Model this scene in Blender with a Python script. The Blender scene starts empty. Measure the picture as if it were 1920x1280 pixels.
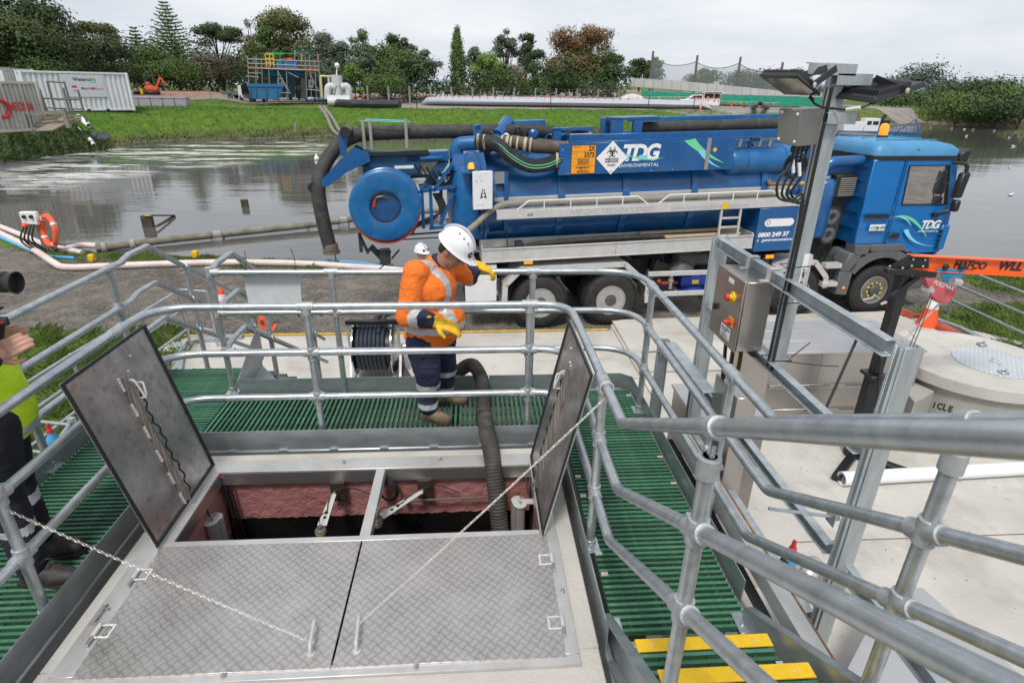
import bpy,math,random
import numpy as np
from mathutils import Vector,Matrix,Quaternion
S=bpy.context.scene
COL=S.collection
R=random.Random(7)
rad=math.radians
# ------------------------------------------------------------ camera
CAMZ,PITCH,YAW,ROLL,F=2.368,23.514,3.883,.793,1081.9
def _axes():
    p,y,r=map(rad,(PITCH,YAW,ROLL))
    fw=Vector((math.sin(y)*math.cos(p),math.cos(y)*math.cos(p),-math.sin(p)))
    rt=Vector((math.cos(y),-math.sin(y),0));up=rt.cross(fw)
    return math.cos(r)*rt+math.sin(r)*up,-math.sin(r)*rt+math.cos(r)*up,fw
RT,UP,FW=_axes();EYE=Vector((0,0,CAMZ))
cd=bpy.data.cameras.new('camera');cam=bpy.data.objects.new('camera',cd);COL.objects.link(cam)
cd.sensor_width=36;cd.lens=36*F/1920;cd.clip_start=.05;cd.clip_end=6000
cam.matrix_world=Matrix(((RT.x,UP.x,-FW.x,0),(RT.y,UP.y,-FW.y,0),(RT.z,UP.z,-FW.z,CAMZ),(0,0,0,1)))
cd.dof.use_dof=True;cd.dof.focus_distance=5.0;cd.dof.aperture_fstop=5.6
S.camera=cam
# ------------------------------------------------------------ sky, sun, exposure
W=bpy.data.worlds.new('World');S.world=W;W.use_nodes=True
nt=W.node_tree;N=nt.nodes;L=nt.links
bg=N['Background'];sky=N.new('ShaderNodeTexSky');sky.sky_type='NISHITA';sky.sun_disc=False
SUN_EL,SUN_AZ=58,200      # azimuth clockwise from +Y
sky.sun_elevation=rad(SUN_EL);sky.sun_rotation=rad(SUN_AZ)
tc=N.new('ShaderNodeTexCoord');mp=N.new('ShaderNodeMapping');mp.inputs['Scale'].default_value=(1,1,5)
n1=N.new('ShaderNodeTexNoise');n1.inputs['Scale'].default_value=1.7;n1.inputs['Detail'].default_value=9;n1.inputs['Roughness'].default_value=.58
cr=N.new('ShaderNodeValToRGB');cr.color_ramp.elements[0].position=.32;cr.color_ramp.elements[0].color=(4.9,5.55,6.5,1)
cr.color_ramp.elements[1].position=.68;cr.color_ramp.elements[1].color=(8.7,8.9,9.2,1)
mx=N.new('ShaderNodeMixRGB');mx.inputs['Fac'].default_value=.93
L.new(tc.outputs['Generated'],mp.inputs[0]);L.new(mp.outputs[0],n1.inputs['Vector']);L.new(n1.outputs['Fac'],cr.inputs[0])
L.new(sky.outputs[0],mx.inputs[1]);L.new(cr.outputs[0],mx.inputs[2]);L.new(mx.outputs[0],bg.inputs[0])
bg.inputs[1].default_value=.1
sd=bpy.data.lights.new('sun','SUN');sd.energy=2.5;sd.angle=rad(12);sd.color=(1,.965,.91)
sun=bpy.data.objects.new('sun',sd);COL.objects.link(sun)
_d=Vector((math.sin(rad(SUN_AZ))*math.cos(rad(SUN_EL)),math.cos(rad(SUN_AZ))*math.cos(rad(SUN_EL)),math.sin(rad(SUN_EL))))
sun.rotation_euler=_d.to_track_quat('Z','Y').to_euler()
vs=S.view_settings;vs.view_transform='Standard';vs.look='None';vs.gamma=1;vs.exposure=.13;vs.use_curve_mapping=False
# ------------------------------------------------------------ measuring on known planes (photo pixels of the 1920x1280 original)
def ray(px,py):return FW+RT*((px-960)/F)-UP*((py-640)/F)
def gz(px,py,z):r=ray(px,py);return EYE+r*((z-EYE.z)/r.z)
def gx(px,py,x):r=ray(px,py);return EYE+r*(x/r.x)
def gy(px,py,y):r=ray(px,py);return EYE+r*(y/r.y)
def gd(px,py,d):return EYE+ray(px,py)*d
V=Vector
# ------------------------------------------------------------ materials
MATS={}
def mat(name,col,rough=.6,metal=0.,var=.12,nscale=6.,bump=0.,bscale=40.,col2=None,dirt=0.,dcol=(.12,.1,.08),dscale=2.5,coat=0.,aniso=None,emit=None,trans=0.,alpha=1.,spec=.5,sss=0.):
    if name in MATS:return MATS[name]
    m=bpy.data.materials.new(name);m.use_nodes=True;MATS[name]=m
    nt=m.node_tree;N=nt.nodes;L=nt.links;b=N['Principled BSDF']
    b.inputs['Roughness'].default_value=rough;b.inputs['Metallic'].default_value=metal
    b.inputs['Specular IOR Level'].default_value=spec
    if coat:b.inputs['Coat Weight'].default_value=coat;b.inputs['Coat Roughness'].default_value=.15
    if trans:b.inputs['Transmission Weight'].default_value=trans
    if alpha < 1:b.inputs['Alpha'].default_value=alpha
    if emit:b.inputs['Emission Color'].default_value=(*emit[:3],1);b.inputs['Emission Strength'].default_value=emit[3]
    t=N.new('ShaderNodeTexCoord');co=t.outputs['Object']
    nz=N.new('ShaderNodeTexNoise');nz.inputs['Scale'].default_value=nscale;nz.inputs['Detail'].default_value=6;nz.inputs['Roughness'].default_value=.6
    if aniso:
        mp=N.new('ShaderNodeMapping');mp.inputs['Scale'].default_value=aniso;L.new(co,mp.inputs[0]);L.new(mp.outputs[0],nz.inputs['Vector'])
    else:L.new(co,nz.inputs['Vector'])
    r=N.new('ShaderNodeValToRGB');e=r.color_ramp.elements;e[0].position=.3;e[1].position=.7
    c2=col2 or tuple(min(1,c*(1+var)) for c in col);c1=col if col2 else tuple(c*(1-var) for c in col)
    e[0].color=(*c1,1);e[1].color=(*c2,1)
    L.new(nz.outputs['Fac'],r.inputs[0]);out=r.outputs[0]
    if dirt:
        n2=N.new('ShaderNodeTexNoise');n2.inputs['Scale'].default_value=dscale;n2.inputs['Detail'].default_value=9;n2.inputs['Roughness'].default_value=.7;L.new(co,n2.inputs['Vector'])
        r2=N.new('ShaderNodeValToRGB');r2.color_ramp.elements[0].position=.48;r2.color_ramp.elements[1].position=.72
        r2.color_ramp.elements[0].color=(0,0,0,1);r2.color_ramp.elements[1].color=(dirt,dirt,dirt,1);L.new(n2.outputs['Fac'],r2.inputs[0])
        mm=N.new('ShaderNodeMixRGB');L.new(r2.outputs[0],mm.inputs[0]);L.new(out,mm.inputs[1]);mm.inputs[2].default_value=(*dcol,1);out=mm.outputs[0]
    L.new(out,b.inputs['Base Color'])
    # roughness breakup
    ma=N.new('ShaderNodeMath');ma.operation='MULTIPLY_ADD';ma.inputs[1].default_value=.25*rough;ma.inputs[2].default_value=rough*.87
    L.new(nz.outputs['Fac'],ma.inputs[0]);L.new(ma.outputs[0],b.inputs['Roughness'])
    if bump:
        n3=N.new('ShaderNodeTexNoise');n3.inputs['Scale'].default_value=bscale;n3.inputs['Detail'].default_value=5;L.new(co,n3.inputs['Vector'])
        bp=N.new('ShaderNodeBump');bp.inputs['Strength'].default_value=bump;bp.inputs['Distance'].default_value=.02;L.new(n3.outputs['Fac'],bp.inputs['Height']);L.new(bp.outputs[0],b.inputs['Normal'])
    return m
GALV=mat('galvanised steel',(.47,.505,.525),.33,.72,.2,16,.03,60,dirt=.55,dcol=(.34,.37,.38),dscale=6)
GALVD=mat('dull galvanised plate',(.36,.39,.40),.4,.65,.2,5,.04,50,dirt=.5,dcol=(.24,.30,.29),dscale=4,aniso=(1,1,3))
CAST=mat('cast galvanised fitting',(.45,.47,.48),.5,.55,.15,20,.12,160)
ALU=mat('aluminium',(.60,.585,.57),.42,.6,.1,9,.03,80,dirt=.3,dcol=(.40,.36,.33))
ALUW=mat('pale aluminium',(.62,.61,.59),.5,.35,.08,7,dirt=.35,dcol=(.35,.32,.28))
SSTL=mat('stainless steel',(.46,.435,.41),.3,.85,.1,3,.02,30,dirt=.35,dcol=(.25,.22,.2),dscale=3)
BLUE=mat('blue truck paint',(.001,.09,.285),.33,0,.2,2.2,.02,20,dirt=.45,dcol=(.06,.12,.19),dscale=3,coat=.45)
BLUEF=mat('faded blue paint',(.003,.115,.32),.42,0,.2,4,dirt=.45,dcol=(.1,.2,.3),dscale=5,coat=.2)
BLUEC=mat('bright blue cab paint',(.001,.155,.46),.22,0,.06,2,dirt=.12,dcol=(.05,.12,.25),coat=.8)
BLUER=mat('sun bleached blue roof',(.06,.25,.46),.45,0,.12,3,dirt=.2,dcol=(.2,.33,.5))
BLUEB=mat('weathered blue steel',(.012,.085,.18),.5,0,.2,2)
BLK=mat('black plastic',(.016,.017,.019),.45,0,.2,12,.05,90)
BLKP=mat('black paint',(.014,.015,.018),.35,0,.2,10)
RUB=mat('rubber',(.022,.022,.022),.75,0,.3,18,.2,140,dirt=.4,dcol=(.07,.065,.06),dscale=9)
HOSE=mat('dusty black hose',(.035,.034,.033),.7,0,.35,9,.25,90,dirt=.5,dcol=(.12,.11,.1),dscale=6)
GREY=mat('grey plastic',(.11,.115,.12),.6,0,.12,8,.05,80,dirt=.3,dcol=(.2,.18,.16))
CHAS=mat('dark chassis',(.03,.03,.032),.7,.1,.4,9,.2,50,dirt=.6,dcol=(.09,.08,.07),dscale=6)
WHT=mat('white paint',(.74,.745,.75),.45,0,.05,4,dirt=.12,dcol=(.5,.47,.42))
WHTP=mat('white plastic',(.8,.8,.81),.4,0,.03,5)
ORG=mat('orange plastic',(.88,.11,.025),.45,0,.1,7,dirt=.15,dcol=(.5,.12,.06))
ORGP=mat('orange crane paint',(.85,.13,.02),.38,0,.06,4)
YEL=mat('yellow paint',(.80,.50,.012),.6,0,.08,30,.3,260,dirt=.12,dcol=(.5,.36,.1))
REDP=mat('red plastic',(.55,.03,.025),.4)
CONC=mat('pale concrete',(.45,.425,.385),.85,0,.09,.8,.3,50,col2=(.60,.57,.52),dirt=.8,dcol=(.32,.295,.25),dscale=1.1)
CONCG=mat('grey concrete',(.34,.33,.30),.9,0,.15,2.5,.3,30,dirt=.5,dcol=(.22,.215,.2),dscale=2)
PINK_=mat('red brown epoxy lining',(.32,.085,.075),.5,0,.22,7,.0,30)
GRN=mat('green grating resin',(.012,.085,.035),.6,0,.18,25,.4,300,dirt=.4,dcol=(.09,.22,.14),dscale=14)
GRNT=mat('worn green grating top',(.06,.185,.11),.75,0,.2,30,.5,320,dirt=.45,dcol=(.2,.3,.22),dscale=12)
WOOD=mat('weathered wood',(.28,.235,.18),.85,0,.25,5,.3,60,aniso=(1,1,8))
LENS=mat('amber lens',(.95,.33,.02),.2,emit=(1,.35,.02,.35),var=.02)
def rnd(m,k=.5):
    nt=m.node_tree;b=nt.nodes['Principled BSDF'];src=b.inputs['Base Color'].links[0].from_socket;oi=nt.nodes.new('ShaderNodeObjectInfo');h=nt.nodes.new('ShaderNodeHueSaturation');a=nt.nodes.new('ShaderNodeMath');a.operation='MULTIPLY_ADD';a.inputs[1].default_value=k;a.inputs[2].default_value=1-k/2
    nt.links.new(oi.outputs['Random'],a.inputs[0]);nt.links.new(a.outputs[0],h.inputs['Value']);nt.links.new(src,h.inputs['Color']);nt.links.new(h.outputs[0],b.inputs['Base Color'])
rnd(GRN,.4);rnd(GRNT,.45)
# ------------------------------------------------------------ mesh accumulator
def frame(d):
    d=d.normalized();a=V((0,0,1)) if abs(d.z) < .95 else V((1,0,0))
    x=a.cross(d).normalized();return x,d.cross(x).normalized(),d
class B:
    def __init__(s):s.v=[];s.f=[];s.mi=[];s.cur=0
    def add(s,vs,fs):
        n=len(s.v);s.v+= [tuple(p) for p in vs];s.f+= [tuple(i+n for i in f) for f in fs];s.mi+= [s.cur]*len(fs);return s
    def box(s,x0,y0,z0,x1,y1,z1):
        x0,x1=sorted((x0,x1));y0,y1=sorted((y0,y1));z0,z1=sorted((z0,z1))
        return s.add([(x0,y0,z0),(x1,y0,z0),(x1,y1,z0),(x0,y1,z0),(x0,y0,z1),(x1,y0,z1),(x1,y1,z1),(x0,y1,z1)],
                     [(0,3,2,1),(4,5,6,7),(0,1,5,4),(1,2,6,5),(2,3,7,6),(3,0,4,7)])
    def hexa(s,p):   # 4 bottom then 4 top
        return s.add(p,[(0,3,2,1),(4,5,6,7),(0,1,5,4),(1,2,6,5),(2,3,7,6),(3,0,4,7)])
    def bar(s,a,b,w,h,up=(0,0,1)):    # rectangular bar, w across, h along up
        a=V(a);b=V(b);d=(b-a).normalized();u=V(up);x=d.cross(u)
        if x.length < 1e-4:x=d.cross(V((1,0,0)))
        x.normalize();u=x.cross(d).normalized();x *= w/2;u *= h/2
        return s.hexa([a-x-u,a+x-u,b+x-u,b-x-u,a-x+u,a+x+u,b+x+u,b-x+u])
    def plate(s,pts,t):     # convex polygon thickened along its normal
        pts=[V(p) for p in pts];n=(pts[1]-pts[0]).cross(pts[2]-pts[0]).normalized()*t;k=len(pts)
        return s.add(pts+[p+n for p in pts],[tuple(range(k))[::-1],tuple(range(k,2*k))]+[(i,(i+1) % k,(i+1) % k+k,i+k) for i in range(k)])
    def ring(s,c,x,y,r,n):return [c+x*(r*math.cos(2*math.pi*i/n))+y*(r*math.sin(2*math.pi*i/n)) for i in range(n)]
    def tube(s,pts,r,n=12,cap=True,r2=None,closed=False):
        pts=[V(p) for p in pts];m=len(pts);vs=[];x=None
        for i,p in enumerate(pts):
            if closed:d=pts[(i+1) % m]-pts[i-1]
            else:d=pts[min(i+1,m-1)]-pts[max(i-1,0)]
            d.normalize()
            if x is None:x,y,_=frame(d)
            else:x=(x-d*x.dot(d)).normalized();y=d.cross(x)
            rr=r[i] if isinstance(r,(list,tuple)) else (r if r2 is None else r+(r2-r)*i/(m-1))
            vs+= s.ring(p,x,y,rr,n)
        fs=[]
        for i in range(m if closed else m-1):
            for j in range(n):
                a=i*n+j;b=i*n+(j+1) % n;c=((i+1) % m)*n;fs.append((a,b,c+(j+1) % n,c+j))
        if cap and not closed:fs+= [tuple(range(n))[::-1],tuple(range((m-1)*n,m*n))]
        return s.add(vs,fs)
    def cyl(s,a,b,r,n=14,r2=None):return s.tube([a,b],r,n,True,r2)
    def lathe(s,o,ax,prof,n=20,closed=False):    # prof (radius, height)
        x,y,d=frame(V(ax));o=V(o);vs=[]
        for r,h in prof:vs+= s.ring(o+d*h,x,y,max(r,1e-4),n)
        m=len(prof);fs=[(i*n+j,i*n+(j+1) % n,(i+1) % m*n+(j+1) % n,(i+1) % m*n+j) for i in range(m if closed else m-1) for j in range(n)]
        if not closed:fs+= [tuple(range(n))[::-1],tuple(range((m-1)*n,m*n))]
        return s.add(vs,fs)
    def prism(s,poly,o,ux,uy,depth):   # 2D outline (any simple polygon) pushed along ux x uy
        o=V(o);ux=V(ux);uy=V(uy);n=ux.cross(uy).normalized()*depth;k=len(poly)
        p=[o+ux*a+uy*b for a,b in poly]
        return s.add(p+[q+n for q in p],[tuple(range(k))[::-1],tuple(range(k,2*k))]+[(i,(i+1) % k,(i+1) % k+k,i+k) for i in range(k)])
    def ball(s,c,r,n=12,m=8):
        c=V(c);rr=r if isinstance(r,(tuple,list)) else (r,r,r)
        vs=[];fs=[]
        for i in range(m+1):
            a=math.pi*i/m
            for j in range(n):b=2*math.pi*j/n;vs.append(c+V((rr[0]*math.sin(a)*math.cos(b),rr[1]*math.sin(a)*math.sin(b),rr[2]*math.cos(a))))
        for i in range(m):
            for j in range(n):fs.append((i*n+j,(i+1)*n+j,(i+1)*n+(j+1) % n,i*n+(j+1) % n))
        return s.add(vs,fs)
    def xf(s,M):s.v=[tuple(M @ V(p)) for p in s.v];return s
def link(name,me,parent=None):
    o=bpy.data.objects.new(name,me);COL.objects.link(o)
    if parent:o.parent=parent
    return o
def tagp(o,label,cat,group=None,kind=None):
    if label:o['label']=label
    if cat:o['category']=cat
    if group:o['group']=group
    if kind:o['kind']=kind
    return o
def thing(name,label,cat,loc=(0,0,0),rz=0,group=None):
    o=link(name,None);o.location=loc;o.rotation_euler=(0,0,rz);o.empty_display_size=.1
    return tagp(o,label,cat,group)
def origin(p):
    o=V((0,0,0))
    while p:o+= p.location;p=p.parent
    return o
def mesh(name,b,m,parent=None,bev=0,ang=35,local=False,label=None,kind=None):
    me=bpy.data.meshes.new(name);vs=b.v
    if parent is not None and not local:
        o=origin(parent);vs=[(x-o.x,y-o.y,z-o.z) for x,y,z in vs]
    me.from_pydata(vs,[],b.f);ms=m if isinstance(m,(list,tuple)) else [m]
    for q in ms:me.materials.append(q)
    me.polygons.foreach_set('material_index',b.mi)
    me.polygons.foreach_set('use_smooth',[True]*len(me.polygons));me.update()
    me.set_sharp_from_angle(angle=rad(ang))
    o=link(name,me,parent)
    if bev:
        d=o.modifiers.new('bevel','BEVEL');d.width=bev;d.segments=1;d.limit_method='ANGLE';d.angle_limit=rad(40)
    if label:o['label']=label
    if kind:o['kind']=kind
    return o
def top(name,b,m,label,cat,group=None,kind=None,**k):
    return tagp(mesh(name,b,m,None,**k),label,cat,group,kind)
def copyt(o,parent=None):
    c=o.copy();COL.objects.link(c);c.parent=parent
    for ch in list(o.children):copyt(ch,c)
    return c
def fillet(pts,r,k=7):
    pts=[V(p) for p in pts];out=[pts[0]]
    for i in range(1,len(pts)-1):
        a=pts[i-1]-pts[i];b=pts[i+1]-pts[i];rr=r[i-1] if isinstance(r,(list,tuple)) else r
        if rr <= 0:out.append(pts[i]);continue
        la,lb=a.length,b.length;a.normalize();b.normalize()
        th=a.angle(b);t=min(rr/math.tan(th/2),la*.49,lb*.49)
        p0,p1=pts[i]+a*t,pts[i]+b*t
        for j in range(k+1):
            u=j/k;out.append(p0*(1-u)**2+pts[i]*2*u*(1-u)+p1*u*u)
    return out+[pts[-1]]
def curve(pts,k=8):     # catmull-rom through points
    pts=[V(p) for p in pts];P=[pts[0]*2-pts[1]]+pts+[pts[-1]*2-pts[-2]];out=[]
    for i in range(1,len(P)-2):
        for j in range(k):
            t=j/k;a,b,c,d=P[i-1:i+3]
            out.append(.5*((2*b)+(c-a)*t+(2*a-5*b+4*c-d)*t*t+(3*b-a-3*c+d)*t**3))
    return out+[pts[-1]]
def ribbed(pts,r,amp,pitch):   # corrugated hose: resample and ripple the radius
    pts=[V(p) for p in pts];d=[0]
    for a,b in zip(pts,pts[1:]):d.append(d[-1]+(b-a).length)
    n=int(d[-1]/(pitch/4));out=[];rr=[];j=0
    for i in range(n+1):
        s=d[-1]*i/n
        while j < len(d)-2 and d[j+1] < s:j+= 1
        t=(s-d[j])/max(d[j+1]-d[j],1e-9);out.append(pts[j].lerp(pts[j+1],t));rr.append(r+amp*math.sin(2*math.pi*s/pitch))
    return out,rr
def text(s,size,M,m,parent,bold=0.,shear=0.,ext=.0008,align='LEFT',name='lettering',sx=1.,local=False,spacing=1.):
    cu=bpy.data.curves.new('t','FONT');cu.body=s;cu.size=size;cu.offset=bold;cu.shear=shear;cu.extrude=ext;cu.align_x=align;cu.resolution_u=3;cu.space_character=spacing
    t=bpy.data.objects.new('t',cu);COL.objects.link(t);bpy.context.view_layer.update()
    me=bpy.data.meshes.new_from_object(t.evaluated_get(bpy.context.evaluated_depsgraph_get()))
    bpy.data.objects.remove(t);bpy.data.curves.remove(cu)
    me.name=name;me.transform(Matrix.Diagonal((sx,1,1,1)));me.transform(M)
    if parent is not None and not local:me.transform(Matrix.Translation(-origin(parent)))
    me.materials.clear();me.materials.append(m)
    return link(name,me,parent)
def basis(o,ux,uy):
    ux=V(ux).normalized();uy=(V(uy)-ux*V(uy).dot(ux)).normalized();n=ux.cross(uy);o=V(o)
    return Matrix(((ux.x,uy.x,n.x,o.x),(ux.y,uy.y,n.y,o.y),(ux.z,uy.z,n.z,o.z),(0,0,0,1)))
GZ=-1.84     # yard level below the grating walkway (z = 0)
PZ=-1.79     # concrete pad
WZ=-2.05     # pond water
FZ=.3         # far yard
# ============================================================ terrain, water
def pxs(l,z):return [(gz(x,y,z).x,gz(x,y,z).y) for x,y in l]
near_sh=[(-90,75),(-40,38)]+pxs([(10,436),(90,452),(180,478),(300,482),(430,488),(580,494),(740,500)],WZ)+[(6,15.8),(13,15.9)]+pxs([(1822,488),(1900,507)],WZ)+[(24,12.5),(60,8),(200,0)]
far_sh=pxs([(1920,238),(1750,232),(1640,238)],WZ)+[(40,76),(20,66)]+pxs([(1000,255),(650,258),(500,263),(400,266),(320,267),(250,272),(180,283),(100,292),(0,304)],WZ)
far_sh=[(200,92)]+far_sh+[(-45,46),(-90,78)]
POND=near_sh+far_sh
def sdist(P,X,Y):
    P=np.array(P);d=np.full(X.shape,1e9);ins=np.zeros(X.shape,bool)
    for i in range(len(P)):
        a=P[i];b=P[(i+1) % len(P)];e=b-a
        t=np.clip(((X-a[0])*e[0]+(Y-a[1])*e[1])/(e@e+1e-12),0,1)
        d=np.minimum(d,np.hypot(X-a[0]-t*e[0],Y-a[1]-t*e[1]))
        c=((a[1] > Y) != (b[1] > Y)) & (X < (b[0]-a[0])*(Y-a[1])/(b[1]-a[1]+1e-12)+a[0]);ins ^= c
    return np.where(ins,-d,d)
def sst(x):x=np.clip(x,0,1);return x*x*(3-2*x)
def ridge(X,Y):return sst((Y-25-.0*X)/8)
def terr(X,Y,sd=None):
    X=np.asarray(X,float);Y=np.asarray(Y,float)
    if sd is None:sd=sdist(POND,X,Y)
    nb=WZ-.02+(GZ-WZ+.02)*sst(sd/.7)
    w=6.5+1.2*np.sin(X*.13)
    fb=WZ-.02+.18*sst(sd/.6)+(FZ-WZ-.16)*sst((sd-.3)/w)
    fb+= .05*np.sin(X*.9+Y*.4)*sst(sd/3)*(1-sst((sd-9)/5))
    far=ridge(X,Y)
    h=nb*(1-far)+fb*far
    h=np.where(sd < 0,np.maximum(WZ-.02+sd*.6,WZ-1.2),h)
    D_=np.hypot(X,Y);h=h+np.clip((D_-66)*.027,0,1.25)*sst((-X/np.maximum(Y,1)-.34)/.07)*(Y > 25);h=h+sst((D_-170)/200)*(2.+3*np.sin(X*.011)+2*np.sin(X*.023+1))*(Y > 60)
    pit=(X > -2.3) & (X < .9) & (Y > 1) & (Y < 4)
    return np.where(pit,-4,h)
LEFT_GRASS=pxs([(20,640),(60,632),(200,625),(330,618),(330,660),(285,720),(250,760),(120,800),(60,900),(0,930),(-300,930),(-300,640)],GZ)
R_GRASS=pxs([(1745,596),(1800,580),(1880,572),(2100,590),(2300,900),(2050,760),(1925,700),(1850,660)],GZ)
R_GRASS2=pxs([(1800,520),(1850,512),(1925,520),(2100,560),(2100,585),(1925,552),(1830,538)],GZ)
YARD=pxs([(60,202),(240,204),(265,198),(330,197),(420,194),(520,194),(600,197),(680,201),(760,204),(900,205),(1100,206),(1330,209),(1460,207),(1560,203),(1575,187),(1300,184),(1100,181),(700,177),(330,172),(250,172),(60,180)],FZ)
RED=pxs([(250,205),(262,197),(340,196),(420,190),(430,178),(340,176),(255,178)],FZ)
PATH=pxs([(1560,204),(1600,206),(1720,214),(1920,226),(1920,232),(1730,219),(1600,211)],FZ-.9)
xs=np.unique(np.concatenate([np.linspace(-14,18,129),np.linspace(-60,-14,80),np.linspace(18,110,130),np.linspace(-400,-60,30),np.linspace(110,500,30),np.linspace(-3000,-400,8),np.linspace(500,3000,8)]).round(3))
ys=np.unique(np.concatenate([np.linspace(-8,20,141),np.linspace(20,40,34),np.linspace(40,75,100),np.linspace(75,130,60),np.linspace(130,400,30),np.linspace(400,4000,12),[-300,-60,-20]]).round(3))
GX,GY=np.meshgrid(xs,ys);SD=sdist(POND,GX,GY);GH=terr(GX,GY,SD)
def fuzz(P,s):return sst(.5-sdist(P,GX,GY)/s)
far=ridge(GX,GY)
g=np.where(far > .5,1.,0.)
g=np.where((far <= .5),np.maximum.reduce([sst((1.25+.5*np.sin(GX*1.3)-SD)/.8)*(SD > .1)*(GX < 14),fuzz(LEFT_GRASS,.6),fuzz(R_GRASS,.6),fuzz(R_GRASS2,.6)]),g)
g=np.where(far > .5,1-np.maximum(fuzz(YARD,2.),fuzz(PATH,1.)),g)
g=g*np.where(far > .5,sst((SD-.2)/1.0),1)
dry=np.where(far > .5,np.maximum(1-sst((SD-.6)/2.6),fuzz(PATH,4.)*.7),0)+np.where((far > .5) & (GX > 45),.45,0)
redm=fuzz(RED,3.)
APR=pxs([(1205,601),(1300,560),(1640,565),(1660,600),(1640,620),(1560,640),(1200,640)],GZ)
apr=fuzz(APR,.5)
ny,nx=GX.shape;vv=np.stack([GX,GY,GH],-1).reshape(-1,3)
I=np.arange(ny*nx).reshape(ny,nx);ff=np.stack([I[:-1,:-1],I[:-1,1:],I[1:,1:],I[1:,:-1]],-1).reshape(-1,4)
def npmesh(name,v,f,m,smooth=True):
    me=bpy.data.meshes.new(name);k=f.shape[1]
    me.vertices.add(len(v));me.vertices.foreach_set('co',np.ascontiguousarray(v,dtype=np.float32).ravel())
    me.loops.add(len(f)*k);me.loops.foreach_set('vertex_index',f.astype(np.int32).ravel())
    me.polygons.add(len(f));me.polygons.foreach_set('loop_start',np.arange(0,len(f)*k,k,dtype=np.int32));me.polygons.foreach_set('loop_total',np.full(len(f),k,np.int32))
    me.polygons.foreach_set('use_smooth',np.full(len(f),smooth));me.update(calc_edges=True)
    for q in (m if isinstance(m,list) else [m]):me.materials.append(q)
    return me
gm=bpy.data.materials.new('ground surface');gm.use_nodes=True;nt=gm.node_tree;N=nt.nodes;L=nt.links;bs=N['Principled BSDF']
def nn(t,**k):
    n=N.new('ShaderNode'+t)
    for a,b in k.items():
        if a in n.inputs:n.inputs[a].default_value=b
        else:setattr(n,a,b)
    return n
tcn=nn('TexCoord')
def noise(s,d=8,r=.6,vec=None):n=nn('TexNoise',Scale=s,Detail=d,Roughness=r);L.new(vec or tcn.outputs['Object'],n.inputs['Vector']);return n.outputs['Fac']
def ramp(f,a,ca,b,cb):
    n=nn('ValToRGB');e=n.color_ramp.elements;e[0].position=a;e[0].color=(*ca,1);e[1].position=b;e[1].color=(*cb,1);L.new(f,n.inputs[0]);return n.outputs[0]
def mix(f,a,b,bt='MIX'):
    n=nn('MixRGB',blend_type=bt)
    for i,q in ((0,f),(1,a),(2,b)):
        if isinstance(q,(int,float)):n.inputs[i].default_value=q
        elif isinstance(q,tuple):n.inputs[i].default_value=(*q,1)
        else:L.new(q,n.inputs[i])
    return n.outputs[0]
vo=nn('TexVoronoi',Scale=38.);L.new(tcn.outputs['Object'],vo.inputs['Vector'])
vo2=nn('TexVoronoi',Scale=13.);L.new(tcn.outputs['Object'],vo2.inputs['Vector'])
stones=ramp(vo.outputs['Color'],.2,(.07,.06,.05),.9,(.30,.275,.25))
dirt=ramp(noise(.55,10,.65),.36,(.055,.042,.032),.66,(.20,.17,.14))
grav=mix(.45,dirt,stones)
grav=mix(ramp(noise(2.2,8,.7),.5,(0,0,0),.62,(.5,.5,.5)),grav,(.26,.24,.21))
grass=mix(ramp(noise(1.6,9,.75),.3,(0,0,0),.7,(1,1,1)),(.045,.085,.014),(.15,.26,.03));grass=mix(ramp(noise(.45,9,.7),.55,(0,0,0),.72,(.6,.6,.6)),grass,(.17,.17,.05))
grass=mix(ramp(noise(.12,6),.45,(0,0,0),.7,(.6,.6,.6)),grass,(.06,.15,.02))
drygr=ramp(noise(.9,9,.7),.35,(.055,.06,.025),.65,(.19,.15,.08))
def att(n):a=nn('Attribute',attribute_name=n);return a.outputs['Fac']
grass=mix(att('dry'),grass,drygr)
fargrav=ramp(noise(.35,10,.7),.35,(.20,.185,.165),.65,(.34,.31,.28))
fargrav=mix(att('red'),fargrav,ramp(noise(.8,8),.4,(.24,.13,.09),.62,(.38,.25,.19)))
farm=nn('Attribute',attribute_name='far').outputs['Fac']
base=mix(farm,grav,fargrav)
aprc=ramp(noise(1.3,9,.7),.3,(.26,.225,.18),.7,(.40,.36,.30))
base=mix(att('apron'),base,aprc)
ad=nn('Math',operation='ADD');L.new(att('grass'),ad.inputs[0]);sb=nn('Math',operation='MULTIPLY_ADD');L.new(noise(3.2,8,.75),sb.inputs[0]);sb.inputs[1].default_value=.9;sb.inputs[2].default_value=-.45;L.new(sb.outputs[0],ad.inputs[1])
gf=ramp(ad.outputs[0],.42,(0,0,0),.58,(1,1,1))
base=mix(gf,base,grass)
mud=ramp(att('mud'),.2,(0,0,0),.8,(1,1,1));base=mix(mud,base,(.085,.075,.06))
L.new(base,bs.inputs['Base Color']);bs.inputs['Roughness'].default_value=.95;bs.inputs['Specular IOR Level'].default_value=.2
bp=nn('Bump',Strength=.8,Distance=.03);hm=mix(.5,noise(30,4,.7),vo.outputs['Distance']);L.new(hm,bp.inputs['Height']);L.new(bp.outputs[0],bs.inputs['Normal'])
me=npmesh('ground',vv,ff,gm)
for nme,arr in (('grass',g),('dry',dry),('red',redm),('far',far),('apron',apr),('mud',np.where(far > .5,1-sst((SD-.15)/.7),1-sst((SD-.05)/.25))*(SD > -.4))):
    a=me.attributes.new(nme,'FLOAT','POINT');a.data.foreach_set('value',np.ascontiguousarray(arr.ravel(),dtype=np.float32))
tagp(link('ground',me),None,None,kind='structure')
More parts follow.
